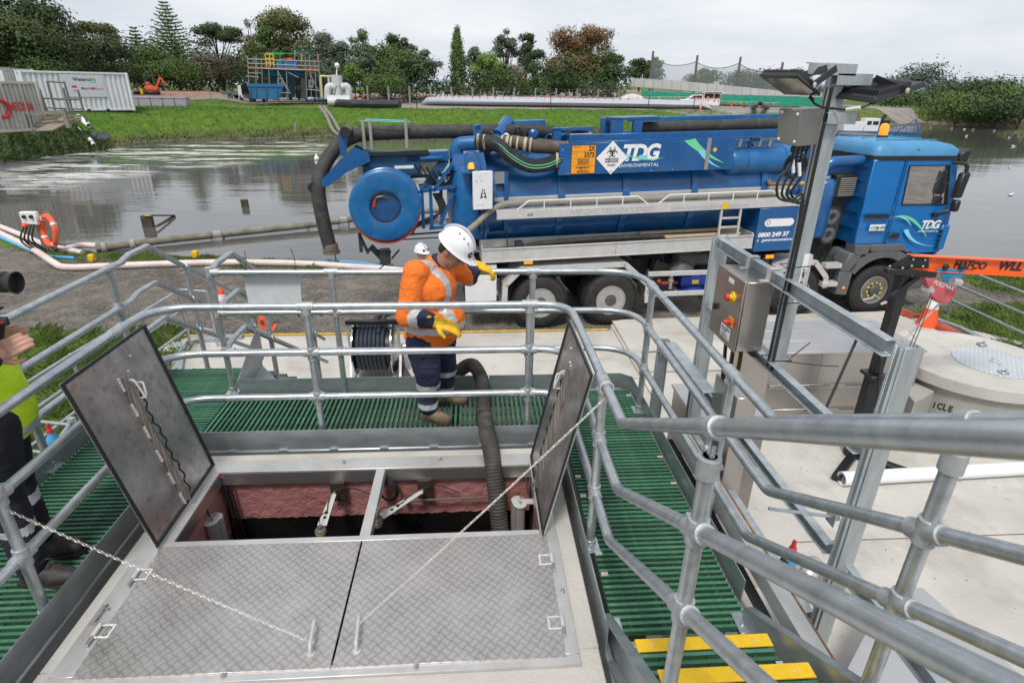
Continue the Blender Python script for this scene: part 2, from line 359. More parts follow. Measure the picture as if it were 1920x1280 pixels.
# pond
wm=bpy.data.materials.new('pond water');wm.use_nodes=True;nt=wm.node_tree;N=nt.nodes;L=nt.links;bs=N['Principled BSDF']
tcn=nn('TexCoord');mpn=nn('Mapping');mpn.inputs['Scale'].default_value=(.35,1.1,1);L.new(tcn.outputs['Object'],mpn.inputs[0])
bs.inputs['Roughness'].default_value=.04;bs.inputs['IOR'].default_value=1.5
mpf=nn('Mapping');mpf.inputs['Scale'].default_value=(.22,.9,1);mpf.inputs['Rotation'].default_value=(0,0,rad(-18));L.new(tcn.outputs['Object'],mpf.inputs[0])
foam=ramp(noise(.75,9,.62,mpf.outputs[0]),.50,(0,0,0),.56,(1,1,1));spk=ramp(noise(3.5,6,.7,mpf.outputs[0]),.42,(0,0,0),.5,(1,1,1))
foam=mix(1.,foam,spk,'MULTIPLY')
foam=mix(1.,foam,att('foam'),'MULTIPLY')
L.new(mix(foam,(.095,.093,.085),(.58,.57,.53)),bs.inputs['Base Color']);L.new(mix(foam,(.04,.04,.04),(.8,.8,.8)),bs.inputs['Roughness'])
bp=nn('Bump',Strength=.13,Distance=.05);L.new(noise(1.6,5,.55,mpn.outputs[0]),bp.inputs['Height'])
bp2=nn('Bump',Strength=.10,Distance=.3);L.new(noise(.25,3,.5,mpn.outputs[0]),bp2.inputs['Height']);L.new(bp.outputs[0],bp2.inputs['Normal']);L.new(bp2.outputs[0],bs.inputs['Normal'])
WX,WY=np.meshgrid(np.linspace(-95,205,151),np.linspace(-6,132,139));wn=WX.shape
v=np.stack([WX,WY,np.full(wn,WZ)],-1).reshape(-1,3);I=np.arange(v.shape[0]).reshape(wn);f=np.stack([I[:-1,:-1],I[:-1,1:],I[1:,1:],I[1:,:-1]],-1).reshape(-1,4)
cx_=GX*0
keep=sdist(POND,v[f].mean(1)[:,0],v[f].mean(1)[:,1]) < 3.2
me=npmesh('pond_water',v,f[keep],wm)
FOAMP=pxs([(0,372),(0,318),(150,283),(330,268),(600,262),(610,285),(440,306),(200,335)],WZ)
a=me.attributes.new('foam','FLOAT','POINT');a.data.foreach_set('value',np.ascontiguousarray(sst(.55-sdist(FOAMP,WX,WY)/3).ravel(),dtype=np.float32))
tagp(link('pond_water',me),None,None,kind='structure')
# far hills beyond the farmland
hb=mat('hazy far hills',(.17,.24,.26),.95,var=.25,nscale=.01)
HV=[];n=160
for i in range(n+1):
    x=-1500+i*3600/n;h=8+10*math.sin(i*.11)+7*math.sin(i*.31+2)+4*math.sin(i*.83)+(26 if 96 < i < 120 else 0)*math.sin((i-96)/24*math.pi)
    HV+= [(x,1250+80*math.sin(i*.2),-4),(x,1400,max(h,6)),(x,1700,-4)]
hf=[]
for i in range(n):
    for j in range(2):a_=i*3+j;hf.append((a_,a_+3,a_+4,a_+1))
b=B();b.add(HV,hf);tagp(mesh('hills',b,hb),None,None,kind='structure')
# concrete pad
P_=[]
pad=[(-5.6,9.98),(2.55,10.02),(2.62,10.3),(8.9,10.55),(14.5,4.6),(14.5,-6),(3.4,-6),(1.0,-6),(.9,1.2),(.9,4.1),(-2.35,4.1),(-2.35,1.2),(-2.6,1.2),(-2.75,6.2),(-5.0,8.4)]
b=B();b.prism(pad,(0,0,GZ-.3),(1,0,0),(0,1,0),PZ-GZ+.3);tagp(mesh('concrete_pad',b,CONC,bev=.012),None,None,kind='structure')
b=B();b.box(-2.6,3.5,PZ,1.38,7.4,PZ+.004);b.box(.92,.5,PZ,1.38,3.49,PZ+.004);tagp(mesh('shade_sheet',b,mat('dark shade sheet',(.05,.042,.034),.95,bump=.5)),None,None,kind='structure')  # dark sheet added over the pad to stand for shade under the grating
b=B();b.box(2.6,7.2,PZ+.002,2.612,10.3,PZ+.006);b.box(2.612,8.2,PZ+.002,4.3,8.208,PZ+.005);b.box(3.2,4.35,PZ+.002,9,4.36,PZ+.006);b.box(-5,8.0,PZ+.002,2.6,8.01,PZ+.005)
tagp(mesh('slab_joint',b,mat('joint filler',(.16,.14,.12),.9)),None,None,kind='structure')
rs_=random.Random(2)
for cx_,cy_,r_ in ((2.95,3.9,.32),(3.3,3.55,.2),(-1.2,9.0,.3),(1.6,8.9,.35),(3.4,8.6,.25),(6.4,9.2,.3)):
    b=B();pts=[]
    for i in range(22):a=2*math.pi*i/22;q=r_*(1+.25*math.sin(2*a+cx_)+.15*math.sin(5*a+cy_)+rs_.uniform(-.06,.06));pts.append((cx_+1.6*q*math.cos(a),cy_+.8*q*math.sin(a)))
    z_=PZ+.054 if cy_ > 8.3 and cx_ > 2.7 else PZ+.0045
    b.add([(x,y,z_) for x,y in pts],[tuple(range(22))]);tagp(mesh('damp_stain',b,mat('damp concrete stain',(.47,.43,.37),.8,0,.1,3,col2=(.56,.52,.46)) if cx_ > 3.2 or cy_ > 8 else mat('dark damp stain',(.36,.32,.26),.8,0,.1,3)),None,None,kind='structure')
# raised paler slab on the right of the yard
b=B();b.prism([(2.66,8.2),(2.66,10.42),(8.6,10.75),(8.9,9.4),(6.6,8.2)],(0,0,PZ),(1,0,0),(0,1,0),.05);tagp(mesh('concrete_step',b,CONC,bev=.01),None,None,kind='structure')
b=B();b.tube([(-5.4,9.93,PZ+.02),(-2,9.95,PZ+.02),(2.5,9.99,PZ+.02)],.024,10)
top('kerb_strip',b,mat('worn yellow paint',(.50,.33,.06),.8,0,.2,9,dirt=.5,dcol=(.3,.25,.15)),'yellow painted kerb strip along the back edge of the concrete pad','kerb',bev=0)
# grass blades
def blades(name,poly,num,h,cols,seed,zf,wd=.012,lean=.5,box=None):
    r=np.random.default_rng(seed);P=np.array(poly);mn=P.min(0);mxx=P.max(0)
    if box:mn=np.array(box[:2]);mxx=np.array(box[2:])
    X=r.uniform(mn[0],mxx[0],num*4);Y=r.uniform(mn[1],mxx[1],num*4);k=sdist(poly,X,Y) < r.normal(0,.25,num*4);X=X[k][:num];Y=Y[k][:num]
    cl=np.sin(X*3.1+1)*np.sin(Y*2.7)+np.sin(X*7.3)*np.sin(Y*6.1+X);H=h*(.45+.4*np.clip(cl+.6,0,2))*r.uniform(.5,1.3,len(X));A=r.uniform(0,6.28,len(X));ln=r.uniform(.1,lean,len(X))*H;Z=zf(X,Y)
    dx,dy=np.cos(A)*wd,np.sin(A)*wd;lx,ly=-np.sin(A)*ln,np.cos(A)*ln
    v=np.stack([np.stack([X-dx,Y-dy,Z],-1),np.stack([X+dx,Y+dy,Z],-1),np.stack([X+lx*.45+dx*.7,Y+ly*.45+dy*.7,Z+H*.6],-1),np.stack([X+lx*1.4,Y+ly*1.4,Z+H],-1)],1).reshape(-1,3)
    f=np.arange(len(v)).reshape(-1,4);me=npmesh(name,v,f,mat('blades '+name+str(seed),cols[0],.7,0,.3,1.4,col2=cols[1]),False)
    return tagp(link(name,me),None,None,kind='stuff')
GG=((.055,.10,.018),(.19,.27,.05));DG=((.08,.09,.03),(.24,.22,.10))
tz=lambda X,Y:terr(X,Y)
blades('grass',LEFT_GRASS,60000,.16,GG,1,tz,.006,.8)
blades('grass',R_GRASS,34000,.11,GG,2,tz,.006,.8)
blades('grass',R_GRASS2,15000,.08,GG,3,tz,.006,.8)
strip=[(a[0],a[1]-1.15) for a in near_sh[2:9]]+[(a[0],a[1]-.02) for a in near_sh[2:9]][::-1]
blades('grass',strip[1:-1],30000,.10,GG,4,tz,.005,.5)
blades('grass',strip[1:-1],2500,.13,DG,5,tz,.005,.5)
bank=[(p[0],p[1]) for p in pxs([(0,300),(60,290),(140,284),(220,262),(330,262),(500,258),(700,254),(1000,252),(1450,240),(1450,210),(1000,208),(600,200),(330,200),(255,212),(150,238),(0,248)],WZ)]
bankp=[(p[0],p[1]) for p in far_sh[4:-2]]+[(-34,46),(-36,52),(-30,66),(-20,66),(10,74),(30,78)]
blades('grass',bankp,60000,.15,((.05,.115,.012),(.15,.28,.03)),6,tz,.022,.6)
sh2=[(x,y) for x,y in far_sh[5:-2]];shb=sh2+[(x*1.035,y*1.035+.3) for x,y in sh2][::-1]
blades('grass',shb,15000,.3,((.06,.07,.03),(.2,.17,.09)),7,tz,.03,.8)
blades('weeds',pxs([(0,300),(130,283),(205,268),(200,250),(140,246),(60,250),(0,252)],WZ+1),22000,.35,((.03,.055,.018),(.10,.15,.035)),8,tz,.035,.7)
blades('weeds',pxs([(250,214),(330,202),(640,197),(640,193),(330,196),(250,206)],FZ),3500,.14,((.06,.08,.03),(.16,.18,.06)),9,tz,.03,.7)
# loose gravel
def stones(name,poly,num,s,z,seed,col):
    r=np.random.default_rng(seed);P=np.array(poly);mn=P.min(0);mx_=P.max(0);X=r.uniform(mn[0],mx_[0],num*3);Y=r.uniform(mn[1],mx_[1],num*3)
    k=(sdist(poly,X,Y) < 0);X=X[k][:num];Y=Y[k][:num];n=len(X);sz=s*r.uniform(.4,1.5,n)
    o=np.array([(1,0,0),(-.5,.87,0),(-.5,-.87,0),(0,0,.8)]);v=np.stack([X,Y,np.full(n,z)],-1)[:,None]+(o[None]*sz[:,None,None])@np.eye(3)+r.normal(0,.25,(n,4,3))*sz[:,None,None]
    f=(np.arange(n)[:,None,None]*4+np.array([(0,1,3),(1,2,3),(2,0,3)])[None]).reshape(-1,3)
    tagp(link(name,npmesh(name,v.reshape(-1,3),f,mat('stone '+name+str(seed),col,.9,0,.5,9,col2=tuple(c*2.3 for c in col)),False)),None,None,kind='stuff')
stones('gravel',[(-16,17),(-16,7),(-5.5,8.6),(-5.6,10.1),(2.5,10.1),(3,14.5),(-3,14.6),(-10,15.6)],26000,.016,GZ,1,(.11,.1,.085))
stones('grit',[(1.6,.5),(9,.5),(9,9.8),(-5,9.8),(-4.6,8.4),(1.6,8)],900,.008,PZ+.002,3,(.16,.14,.11))
stones('gravel',[(8,10.9),(9,10.3),(18,8),(20,13),(15,14.5),(8,14)],12000,.016,GZ,2,(.11,.1,.09))
# ============================================================ concrete chamber, hatch frame, lids
hc=thing('concrete_chamber','pale concrete chamber with a red brown lined pit under the open hatch','chamber',(-.7,2.4,PZ))
X0,X1,Y0,Y1=-1.91,.545,1.0,3.46;OX0,OX1,OY0,OY1=-1.70,.36,1.84,3.25
b=B()
for q in ((X0,Y0,X1,OY0),(X0,OY1+.05,X1,Y1),(X0,OY0,OX0-.05,OY1+.05),(OX1+.05,OY0,X1,OY1+.05)):b.box(q[0],q[1],PZ-.5,q[2],q[3],.03)
for q in ((X0+.01,OY1-.0,X1-.01,OY1+.055),(OX0-.055,OY0,OX0,OY1-.001),(OX1,OY0,OX1+.055,OY1-.001)):b.box(q[0],q[1],-.001,q[2],q[3],.029)
mesh('concrete_wall',b,CONC,hc,bev=.006)
pm=mat('rough lining',(.31,.115,.105),.5,0,.25,4,.55,42,col2=(.40,.185,.175),dirt=.4,dcol=(.5,.3,.29),dscale=5);pit_lower=mat('black slime',(.008,.007,.007),.35,var=.6,bump=.4,bscale=12)
b=B();e=.012
def wallgrid(b,a,c,z0,z1,n=44,m=12,amp=.010,nrm=(0,-1,0),jag=0):
    a=V(a);c=V(c);nr=V(nrm);vs=[];rr=random.Random(3)
    for j in range(m+1):
        for i in range(n+1):
            p=a.lerp(c,i/n);z=z0+(z1-z0)*j/m+(jag*math.sin(i*1.7)*math.sin(i*.61) if j == 0 else 0);k=p.x+p.y
            q=amp*(math.sin(k*23+z*31+3*math.sin(z*17+k*5))+.7*math.sin(k*51-z*64+2*math.sin(k*13)))+rr.uniform(-.003,.003)
            vs.append((p.x+nr.x*q,p.y+nr.y*q,z))
    b.add(vs,[(j*(n+1)+i,j*(n+1)+i+1,(j+1)*(n+1)+i+1,(j+1)*(n+1)+i) for j in range(m) for i in range(n)])
wallgrid(b,(OX0-.0,OY1+.03,0),(OX1,OY1+.03,0),-.37,.0,90,22,.002,(0,-1,0),.006)
mesh('lining',b,pm,hc,label='red brown textured lining of the far pit wall')
b=B();wallgrid(b,(OX0-.02,OY1+.03,0),(OX0-.02,OY0,0),-.75,.0,50,20,.005,(1,0,0));mesh('lining',b,pm,hc);b=B();wallgrid(b,(OX1+.02,OY0,0),(OX1+.02,OY1+.03,0),-.75,.0,50,20,.005,(-1,0,0));mesh('lining',b,pm,hc)
b=B();b.box(OX0-.06,OY1+.035,-1.6,OX1+.06,OY1+.07,-.3);b.box(OX0-.06,OY0-.04,-1.6,OX0-.03,OY1+.04,-.7);b.box(OX1+.03,OY0-.04,-1.6,OX1+.06,OY1+.04,-.7);b.box(OX0,OY0-.06,-1.6,OX1,OY0-.02,-.05);mesh('lower_wall',b,pit_lower,hc)  # near-black walls closing the pit below the lining
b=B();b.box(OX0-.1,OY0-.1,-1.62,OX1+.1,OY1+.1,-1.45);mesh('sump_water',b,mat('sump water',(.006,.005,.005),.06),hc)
b=B();b.bar((-1.2,2.5,-.9),(-.1,3.1,-.75),.05,.12);b.bar((-.5,2.6,-1.0),(.3,3.2,-.9),.05,.1);mesh('submerged_beam',b,pit_lower,hc)
hf=hc
fx0,fx1,fy0,fy1=-1.84,.447,1.745,3.365
b=B();zt=.047
for q in ((fx0,fy0,fx1,1.80),(fx0,OY1-.012,fx1,fy1),(fx0,1.8,OX0+.01,OY1-.012),(OX1-.008,1.8,fx1,OY1-.012)):b.box(q[0],q[1],.031,q[2],q[3],zt)
mesh('frame_flange',b,ALU,hf,bev=.002)
b=B();b.box(OX0-.0,OY1-.012,-.055,OX1,OY1-.002,.03);b.box(OX0,OY0,-.055,OX0+.01,OY1-.013,.03);b.box(OX1-.008,OY0,-.055,OX1+.002,OY1-.013,.03);mesh('frame_web',b,SSTL,hf)
b=B();b.box(-.675,2.575,-.02,-.615,OY1-.014,.044);mesh('crossbar',b,ALU,hf,bev=.003)
b=B();b.box(OX0+.012,2.56,-.03,OX1-.01,2.6,.052);mesh('crossbar',b,ALU,hf,bev=.002)
for x,y in ((-.9,3.31),(-.25,3.31),(-.28,1.77),(.42,2.15),(-1.79,2.15),(-1.1,1.77),(.42,3.0)):
    b=B();b.cyl((x,y,zt),(x,y,zt+.008),.012,6);b.cyl((x,y,zt+.008),(x,y,zt+.018),.006,8);mesh('bolt',b,SSTL,hf)
b=B();b.add([tuple(gz(x,y,zt+.001)) for x,y in ((163,1172),(181,1172),(205,1133),(193,1133))],[(0,1,2,3)])
pl=mesh('maker_plate',b,mat('engraved plate',(.30,.29,.28),.5,.3),hf)
text('MENS Z PUMP',.017,basis(V((-1.8,2.08,zt+.0025)),(0,1,0),(-1,0,0)),BLK,hf,ext=.0003)
# five-bar tread plate material
def tread(name,c1,c2,rough,metal,s=.042):
    m=bpy.data.materials.new(name);m.use_nodes=True;nt=m.node_tree;N=nt.nodes;L=nt.links;bs=N['Principled BSDF']
    def M(op,a,b=None,c=None):
        n=N.new('ShaderNodeMath');n.operation=op
        for i,q in enumerate((a,b,c)):
            if q is None:continue
            if isinstance(q,(int,float)):n.inputs[i].default_value=q
            else:L.new(q,n.inputs[i])
        return n.outputs[0]
    tc=N.new('ShaderNodeTexCoord');sp=N.new('ShaderNodeSeparateXYZ');mp=N.new('ShaderNodeMapping');mp.inputs['Rotation'].default_value=(0,0,rad(40))
    L.new(tc.outputs['Object'],mp.inputs[0]);L.new(mp.outputs[0],sp.inputs[0])
    u=M('DIVIDE',sp.outputs[0],s);v=M('DIVIDE',sp.outputs[1],s);fu,fv=M('FLOOR',u),M('FLOOR',v)
    par=M('MODULO',M('ABSOLUTE',M('ADD',fu,fv)),2)
    lu,lv=M('SUBTRACT',u,fu),M('SUBTRACT',v,fv)
    def cell(a,c):   # five bars along c, across a
        w=M('ABSOLUTE',M('SUBTRACT',M('FRACT',M('MULTIPLY',a,5)),.5))
        l=M('ABSOLUTE',M('SUBTRACT',c,.5));bar=M('LESS_THAN',w,M('SUBTRACT',.34,M('MULTIPLY',M('MULTIPLY',l,l),1.3)))
        return M('MULTIPLY',bar,M('LESS_THAN',l,.42))
    h=M('ADD',M('MULTIPLY',cell(lu,lv),par),M('MULTIPLY',cell(lv,lu),M('SUBTRACT',1,par)))
    nz=N.new('ShaderNodeTexNoise');nz.inputs['Scale'].default_value=5;nz.inputs['Detail'].default_value=10;nz.inputs['Roughness'].default_value=.65;L.new(tc.outputs['Object'],nz.inputs['Vector'])
    r=N.new('ShaderNodeValToRGB');r.color_ramp.elements[0].position=.32;r.color_ramp.elements[1].position=.68;r.color_ramp.elements[0].color=(*c1,1);r.color_ramp.elements[1].color=(*c2,1);L.new(nz.outputs['Fac'],r.inputs[0])
    wr=N.new('ShaderNodeMixRGB');L.new(M('MULTIPLY',h,.7),wr.inputs[0]);L.new(r.outputs[0],wr.inputs[1]);wr.inputs[2].default_value=tuple(min(1,q*1.6) for q in c2)+(1,);L.new(wr.outputs[0],bs.inputs['Base Color'])
    bs.inputs['Metallic'].default_value=metal;L.new(M('MULTIPLY_ADD',nz.outputs['Fac'],.3,rough-.1),bs.inputs['Roughness'])
    bp=N.new('ShaderNodeBump');bp.inputs['Strength'].default_value=1.;bp.inputs['Distance'].default_value=.008;L.new(h,bp.inputs['Height']);L.new(bp.outputs[0],bs.inputs['Normal'])
    return m
TRD=tread('aluminium tread plate',(.29,.27,.255),(.50,.472,.45),.3,.75,.036)
def handle(p,q,par,r=.008,h=.045):
    p=V(p);q=V(q);b=B();u=V((0,0,h));b.tube(fillet([p,p+u,q+u,q],.018,5),r,10);b.cyl(p,p+V((0,0,.004)),.018,12);b.cyl(q,q+V((0,0,.004)),.018,12);return mesh('handle',b,ALUW,par)
def hinge(x,y,par,sgn):
    b=B();b.cyl((x,y-.03,.062),(x,y+.035,.062),.011,12);h=mesh('hinge',b,ALUW,par)
    b=B();b.cyl((x,y-.075,.06),(x,y-.032,.06),.008,10);b.cyl((x,y+.035,.06),(x,y+.042,.06),.008,8);mesh('pin',b,SSTL,h)
    b=B();z=.057;x2=x-sgn*.065
    rr=random.Random(int(abs(x*100)+y*10))
    for a,c in (((x,y-.03),(x2,y-.03)),((x2,y-.03),(x2,y+.035)),((x2,y+.035),(x,y+.035))):
        for i in range(9):t=i/8;b.ball((a[0]+(c[0]-a[0])*t+rr.uniform(-.002,.002),a[1]+(c[1]-a[1])*t+rr.uniform(-.002,.002),z),(.0065,.0065,.004),8,5)
    mesh('weld_bead',b,ALUW,h)
for x0,x1,hx,sg,lb,hp,hq in ((-1.735,-.655,-1.765,-1,'closed left tread plate hatch lid in front of the pit, hinged on its left edge',gz(583,1225,.055),gz(592,1172,.055)),(-.645,.383,.392,1,'closed right tread plate hatch lid in front of the pit, hinged on its right edge',gz(669,1220,.055),gz(675,1165,.055))):
    t=thing('access_hatch',lb,'hatch',((x0+x1)/2,2.17,.05),0,'hatch lids over the pit')
    b=B();b.box(x0,1.782,.0475,x1,2.555,.055);mesh('tread_plate',b,TRD,t,bev=.001)
    b=B();b.box(x0+.01,1.79,.03,x1-.01,2.54,.0473);mesh('edge_trim',b,BLK,t)
    handle(hp,hq,t);hinge(hx,1.96 if sg > 0 else 2.02,t,sg);hinge(hx,2.36,t,sg)
# open lids
DK=mat('brushed lid underside',(.52,.50,.485),.33,.85,.25,5,.03,40,dirt=.55,dcol=(.10,.10,.105),dscale=16);DK2=TRD2=tread('dark tread plate stiffener',(.16,.14,.125),(.26,.23,.21),.4,.6,.05)
def openlid(hx,sg,lb,ystif,yb0=2.545,yb1=3.305):
    th=rad(102);L_=1.03;t=thing('access_hatch',lb,'hatch',(hx,(yb0+yb1)/2,.06),0,'hatch lids over the pit')
    u=V((sg*math.cos(th),0,math.sin(th)));n=V((sg*math.sin(th),0,-math.cos(th)))    # u up the lid, n towards the pit
    o=V((hx,0,.06));P=lambda a,y,d=0:o+u*a+V((0,y,0))+n*d
    b=B();b.hexa([P(0,yb0),P(0,yb1),P(L_,yb1),P(L_,yb0),P(0,yb0,.005),P(0,yb1,.005),P(L_,yb1,.005),P(L_,yb0,.005)]);mesh('lid_plate',b,DK,t)
    b=B();b.hexa([P(.001,yb0+.001,-.003),P(.001,yb1-.001,-.003),P(L_-.001,yb1-.001,-.003),P(L_-.001,yb0+.001,-.003),P(.001,yb0+.001,-.0002),P(.001,yb1-.001,-.0002),P(L_-.001,yb1-.001,-.0002),P(L_-.001,yb0+.001,-.0002)]);mesh('tread_plate',b,TRD,t)
    b=B();w=.016;h=.014
    for a0,a1,c0,c1 in ((0,L_,yb0-.002,yb0+w),(0,L_,yb1-w,yb1+.002),(0,w,yb0+w,yb1-w),(L_-w,L_+.002,yb0+w,yb1-w)):
        b.hexa([P(a0,c0,.0055),P(a0,c1,.0055),P(a1,c1,.0055),P(a1,c0,.0055),P(a0,c0,h),P(a0,c1,h),P(a1,c1,h),P(a1,c0,h)])
    mesh('rubber_seal',b,BLK,t)
    ya,yb_=ystif-.03,ystif+.03
    b=B();b.hexa([P(.03,ya,.0056),P(.03,yb_,.0056),P(.87,yb_,.0056),P(.87,ya,.0056),P(.03,ya+.004,.045),P(.03,yb_,.012),P(.87,yb_,.012),P(.87,ya+.004,.045)]);mesh('stiffener',b,DK2,t)
    rr=random.Random(5)
    for a in (.05,.2,.36,.52,.67,.83):
        b=B()
        for i in range(9):b.ball(P(a-.03+i*.0085,(ya if sg > 0 else yb_)+rr.uniform(-.002,.002)-.004,.009),.0085,8,5)
        mesh('weld_bead',b,ALUW,t)
    b=B();b.tube(fillet([P(.80,ystif+.05,.008),P(.80,ystif+.045,.07),P(.72,ystif+.01,.075),P(.72,ystif+.01,.008)],.02,5),.006,8);mesh('handle',b,ALUW,t)
    b=B();b.tube(fillet([P(.84,ystif+.0,.008),P(.84,ystif-.0,.06),P(.72,ystif+.0,.075)],.02,5),.006,8);mesh('handle',b,ALUW,t)
    b=B()
    pts=[P(.78-.72*i/60,ystif+.035+.008*math.sin(i*.3),.03+.008*math.sin(i*.9)) for i in range(61)]
    chainlinks(b,pts,.0028,.018,.008);mesh('stay_chain',b,mat('dark chain',(.08,.07,.06),.4,.8),t)
    b=B();b.ball(P(.93,ystif+.14,.005),(.008,.008,.008),10,6);b.ball(P(.87,ystif+.07,.005),(.008,.008,.008),10,6);mesh('rivet',b,ALUW,t)
    return t
def chainlinks(b,pts,r,ln,wd):
    pts=[V(p) for p in pts];d=[0]
    for a,c in zip(pts,pts[1:]):d.append(d[-1]+(c-a).length)
    n=int(d[-1]/(ln*.78));j=0
    for i in range(n):
        s=d[-1]*(i+.5)/n
        while j < len(d)-2 and d[j+1] < s:j+= 1
        p=pts[j].lerp(pts[j+1],(s-d[j])/max(d[j+1]-d[j],1e-9));t=(pts[j+1]-pts[j]).normalized();x,y,_=frame(t)
        if i % 2:x,y=y,x
        b.tube([p+t*((ln/2-wd/2)*sg+wd/2*math.sin(a)*1.0)+x*(wd/2*math.cos(a)) for a,sg in [(k*math.pi/3,1) for k in range(4)]+[(math.pi+k*math.pi/3,-1) for k in range(4)]],r,5,closed=True)
openlid(-1.755,1,'left hatch lid standing open, dark underside with a welded stiffener, near the camera operator',2.93)
openlid(.372,-1,'right hatch lid standing open beside the black suction hose',2.95)
CH=mat('bright chain',(.74,.71,.64),.35,.5)
def chain(a,c,sag,lb,r=.0011,ln=.024,wd=.0085):
    a=V(a);c=V(c);pts=[a.lerp(c,i/60)-V((0,0,sag*4*(i/60)*(1-i/60))) for i in range(61)];b=B();chainlinks(b,pts,r,ln,wd);top('chain',b,CH,lb,'chain','chains from the rails to the lid handles')
p0=gx(0,948,-2.09);p1=gz(588,1205,.1);chain(p0+(p0-p1)*.14,p1,.012,'thin bright chain crossing the left closed lid from the left rail',.0009)
chain(gx(1139,742,.63)+V((0,0,.0)),gz(674,1168,.1),.012,'thin bright chain from the right rail to the right closed lid handle',.0017)
b=B();b.tube([V((.63+.034*math.cos(a),2.44,1.05+.034*math.sin(a))) for a in np.linspace(0,6.28,13)[:-1]],.0035,6,closed=True);mesh('rail_ring',b,CH,bpy.data.objects['chain.001'])
# things inside the pit
def sensor(p,q,lb):
    p=V(p);q=V(q);t=thing('level_sensor_arm',lb,'sensor arm',p,0,'sensor arms in the pit');d=(q-p).normalized()
    b=B();b.box(p.x-.035,OY1-.03,-.20,p.x+.06,OY1-.012,-.05);mesh('bracket',b,mat('bronze bracket',(.06,.04,.03),.5,.3),t,bev=.002)
    s=d.cross(V((0,0,1))).normalized();L_=(q-p).length;b=B()
    b.plate([p-s*.017,p+s*.017,q+s*.03-d*.03,q-s*.03-d*.03],.004);b.bar(p+s*.015-V((0,0,.012)),q-d*.03+s*.024-V((0,0,.012)),.004,.03);mesh('arm',b,ALUW,t)
    b=B()
    for k in (.55,.68):c=p.lerp(q,k);b.cyl(c+V((0,0,-.001)),c+V((0,0,.006)),.011,12)
    mesh('slot',b,BLK,t)
    b=B();b.cyl(q+V((0,0,.0)),q+V((0,0,.03)),.014,12);b.lathe(q,(0,0,-1),[(.018,-.012),(.03,-.005),(.034,.0),(.034,.01)],18);mesh('sensor_cap',b,GREY,t)
    b=B();b.lathe(q,(0,0,-1),[(.0345,.01),(.0345,.016)],18);mesh('yellow_ring',b,YEL,t)
    b=B();b.lathe(q,(0,0,-1),[(.033,.016),(.032,.03),(.024,.055),(.018,.058)],18);mesh('sensor_head',b,mat('light grey sensor',(.30,.30,.33),.5),t)
    b=B();b.tube(curve([q+V((0,0,.03)),q-d*.05+V((0,0,.05))+s*.01,p.lerp(q,.5)+V((0,0,.012)),p.lerp(q,.3)+s*.01+V((0,0,.015)),p+V((0,0,.02)),p+V((.1,.05,.01)),p+V((.25,.05,-.06))]),.0035,6);mesh('cable',b,BLK,t)
    b=B();b.cyl(p-V((0,0,.02)),p+V((0,0,.012)),.009,10);mesh('pivot_bolt',b,ALUW,t)
sensor((-.955,3.17,-.10),(-.985,2.9,-.16),'aluminium sensor arm with grey bulb hanging left of the crossbar in the pit')
sensor((-.375,3.17,-.10),(-.645,2.98,-.16),'aluminium sensor arm with grey bulb reaching left, just right of the crossbar in the pit')
b=B()
for k in range(6):rr=.06+.004*k;b.tube([V((-.60+rr*math.cos(a)*.8,3.2+.004*k,-.12+rr*1.1*math.sin(a))) for a in np.linspace(0,6.28,22)[:-1]],.004,6,closed=True)
top('cable_coil',b,BLK,'coil of black cable hung on the far pit wall behind the crossbar','cable')
b=B();b.tube([(-.52,3.22,-.215),(.16,3.22,-.20)],.008,8);b.cyl((-.50,3.2,-.215),(-.50,3.26,-.215),.018,8);b.cyl((.1,3.2,-.2),(.1,3.26,-.2),.02,8);top('guide_rod',b,mat('brown stained steel',(.25,.2,.15),.4,.7),'thin horizontal rod on clamps along the far pit wall','rod')
def guide(x,y,z,dx,lb):
    t=thing('guide_pipe',lb,'guide pipe',(x,y,z),0,'guide pipes in the pit');b=B();b.cyl((x,y,-1.4),(x,y,z-.004),.035,18);b.cyl((x+.03*dx,y+.045,-1.4),(x+.03*dx,y+.045,z-.004),.028,14);mesh('pipe',b,ALU,t)
    b=B();b.prism([(.045*math.cos(a)+(.012 if math.sin(a) > 0 else 0)*dx,.045*math.sin(a)+(.04 if math.sin(a) > 0 else 0)) for a in np.linspace(0,6.28,21)[:-1]],(x,y,z-.003),(1,0,0),(0,1,0),.008);b.box(x-.13*dx,y+.0,z-.003,x-.03*dx,y+.05,z+.004);mesh('bracket',b,ALUW,t)
    for q in ((0,0),(.01,.05)):b=B();b.cyl((x+q[0],y+q[1],z+.005),(x+q[0],y+q[1],z+.02),.008,6);b.tube([(x+q[0]-.012,y+q[1],z+.02),(x+q[0],y+q[1],z+.04),(x+q[0]+.012,y+q[1],z+.02)],.002,5);mesh('bolt',b,SSTL,t)
guide(gz(395,978,-.17).x,gz(395,978,-.17).y,-.17,1,'stainless guide pipe with flat bracket in the left corner of the pit')
guide(gz(975,945,-.17).x,gz(975,945,-.17).y,-.17,-1,'stainless guide pipe beside the suction hose at the right of the pit')
DC=mat('dark chain',(.08,.07,.06),.4,.8)
c0=gz(413,895,.0);b=B()
for k,(dx,dy) in enumerate(((0,0),(.02,.01),(.05,.0))):chainlinks(b,[c0+V((dx+.03*i/20,dy,-.02-.6*i/20)) for i in range(21)],.003,.02,.012)
b2=B();chainlinks(b2,[gz(372,925,.04),gz(384,945,-.02),gz(392,965,-.12),gz(398,974,-.16)],.003,.02,.012)
t=top('lifting_chain',b,DC,'dark lifting chains hanging down the left corner of the pit','chain',kind=None);top('lid_stay_chain',b2,DC,'short dark chain from the left open lid to the guide pipe bracket','chain')
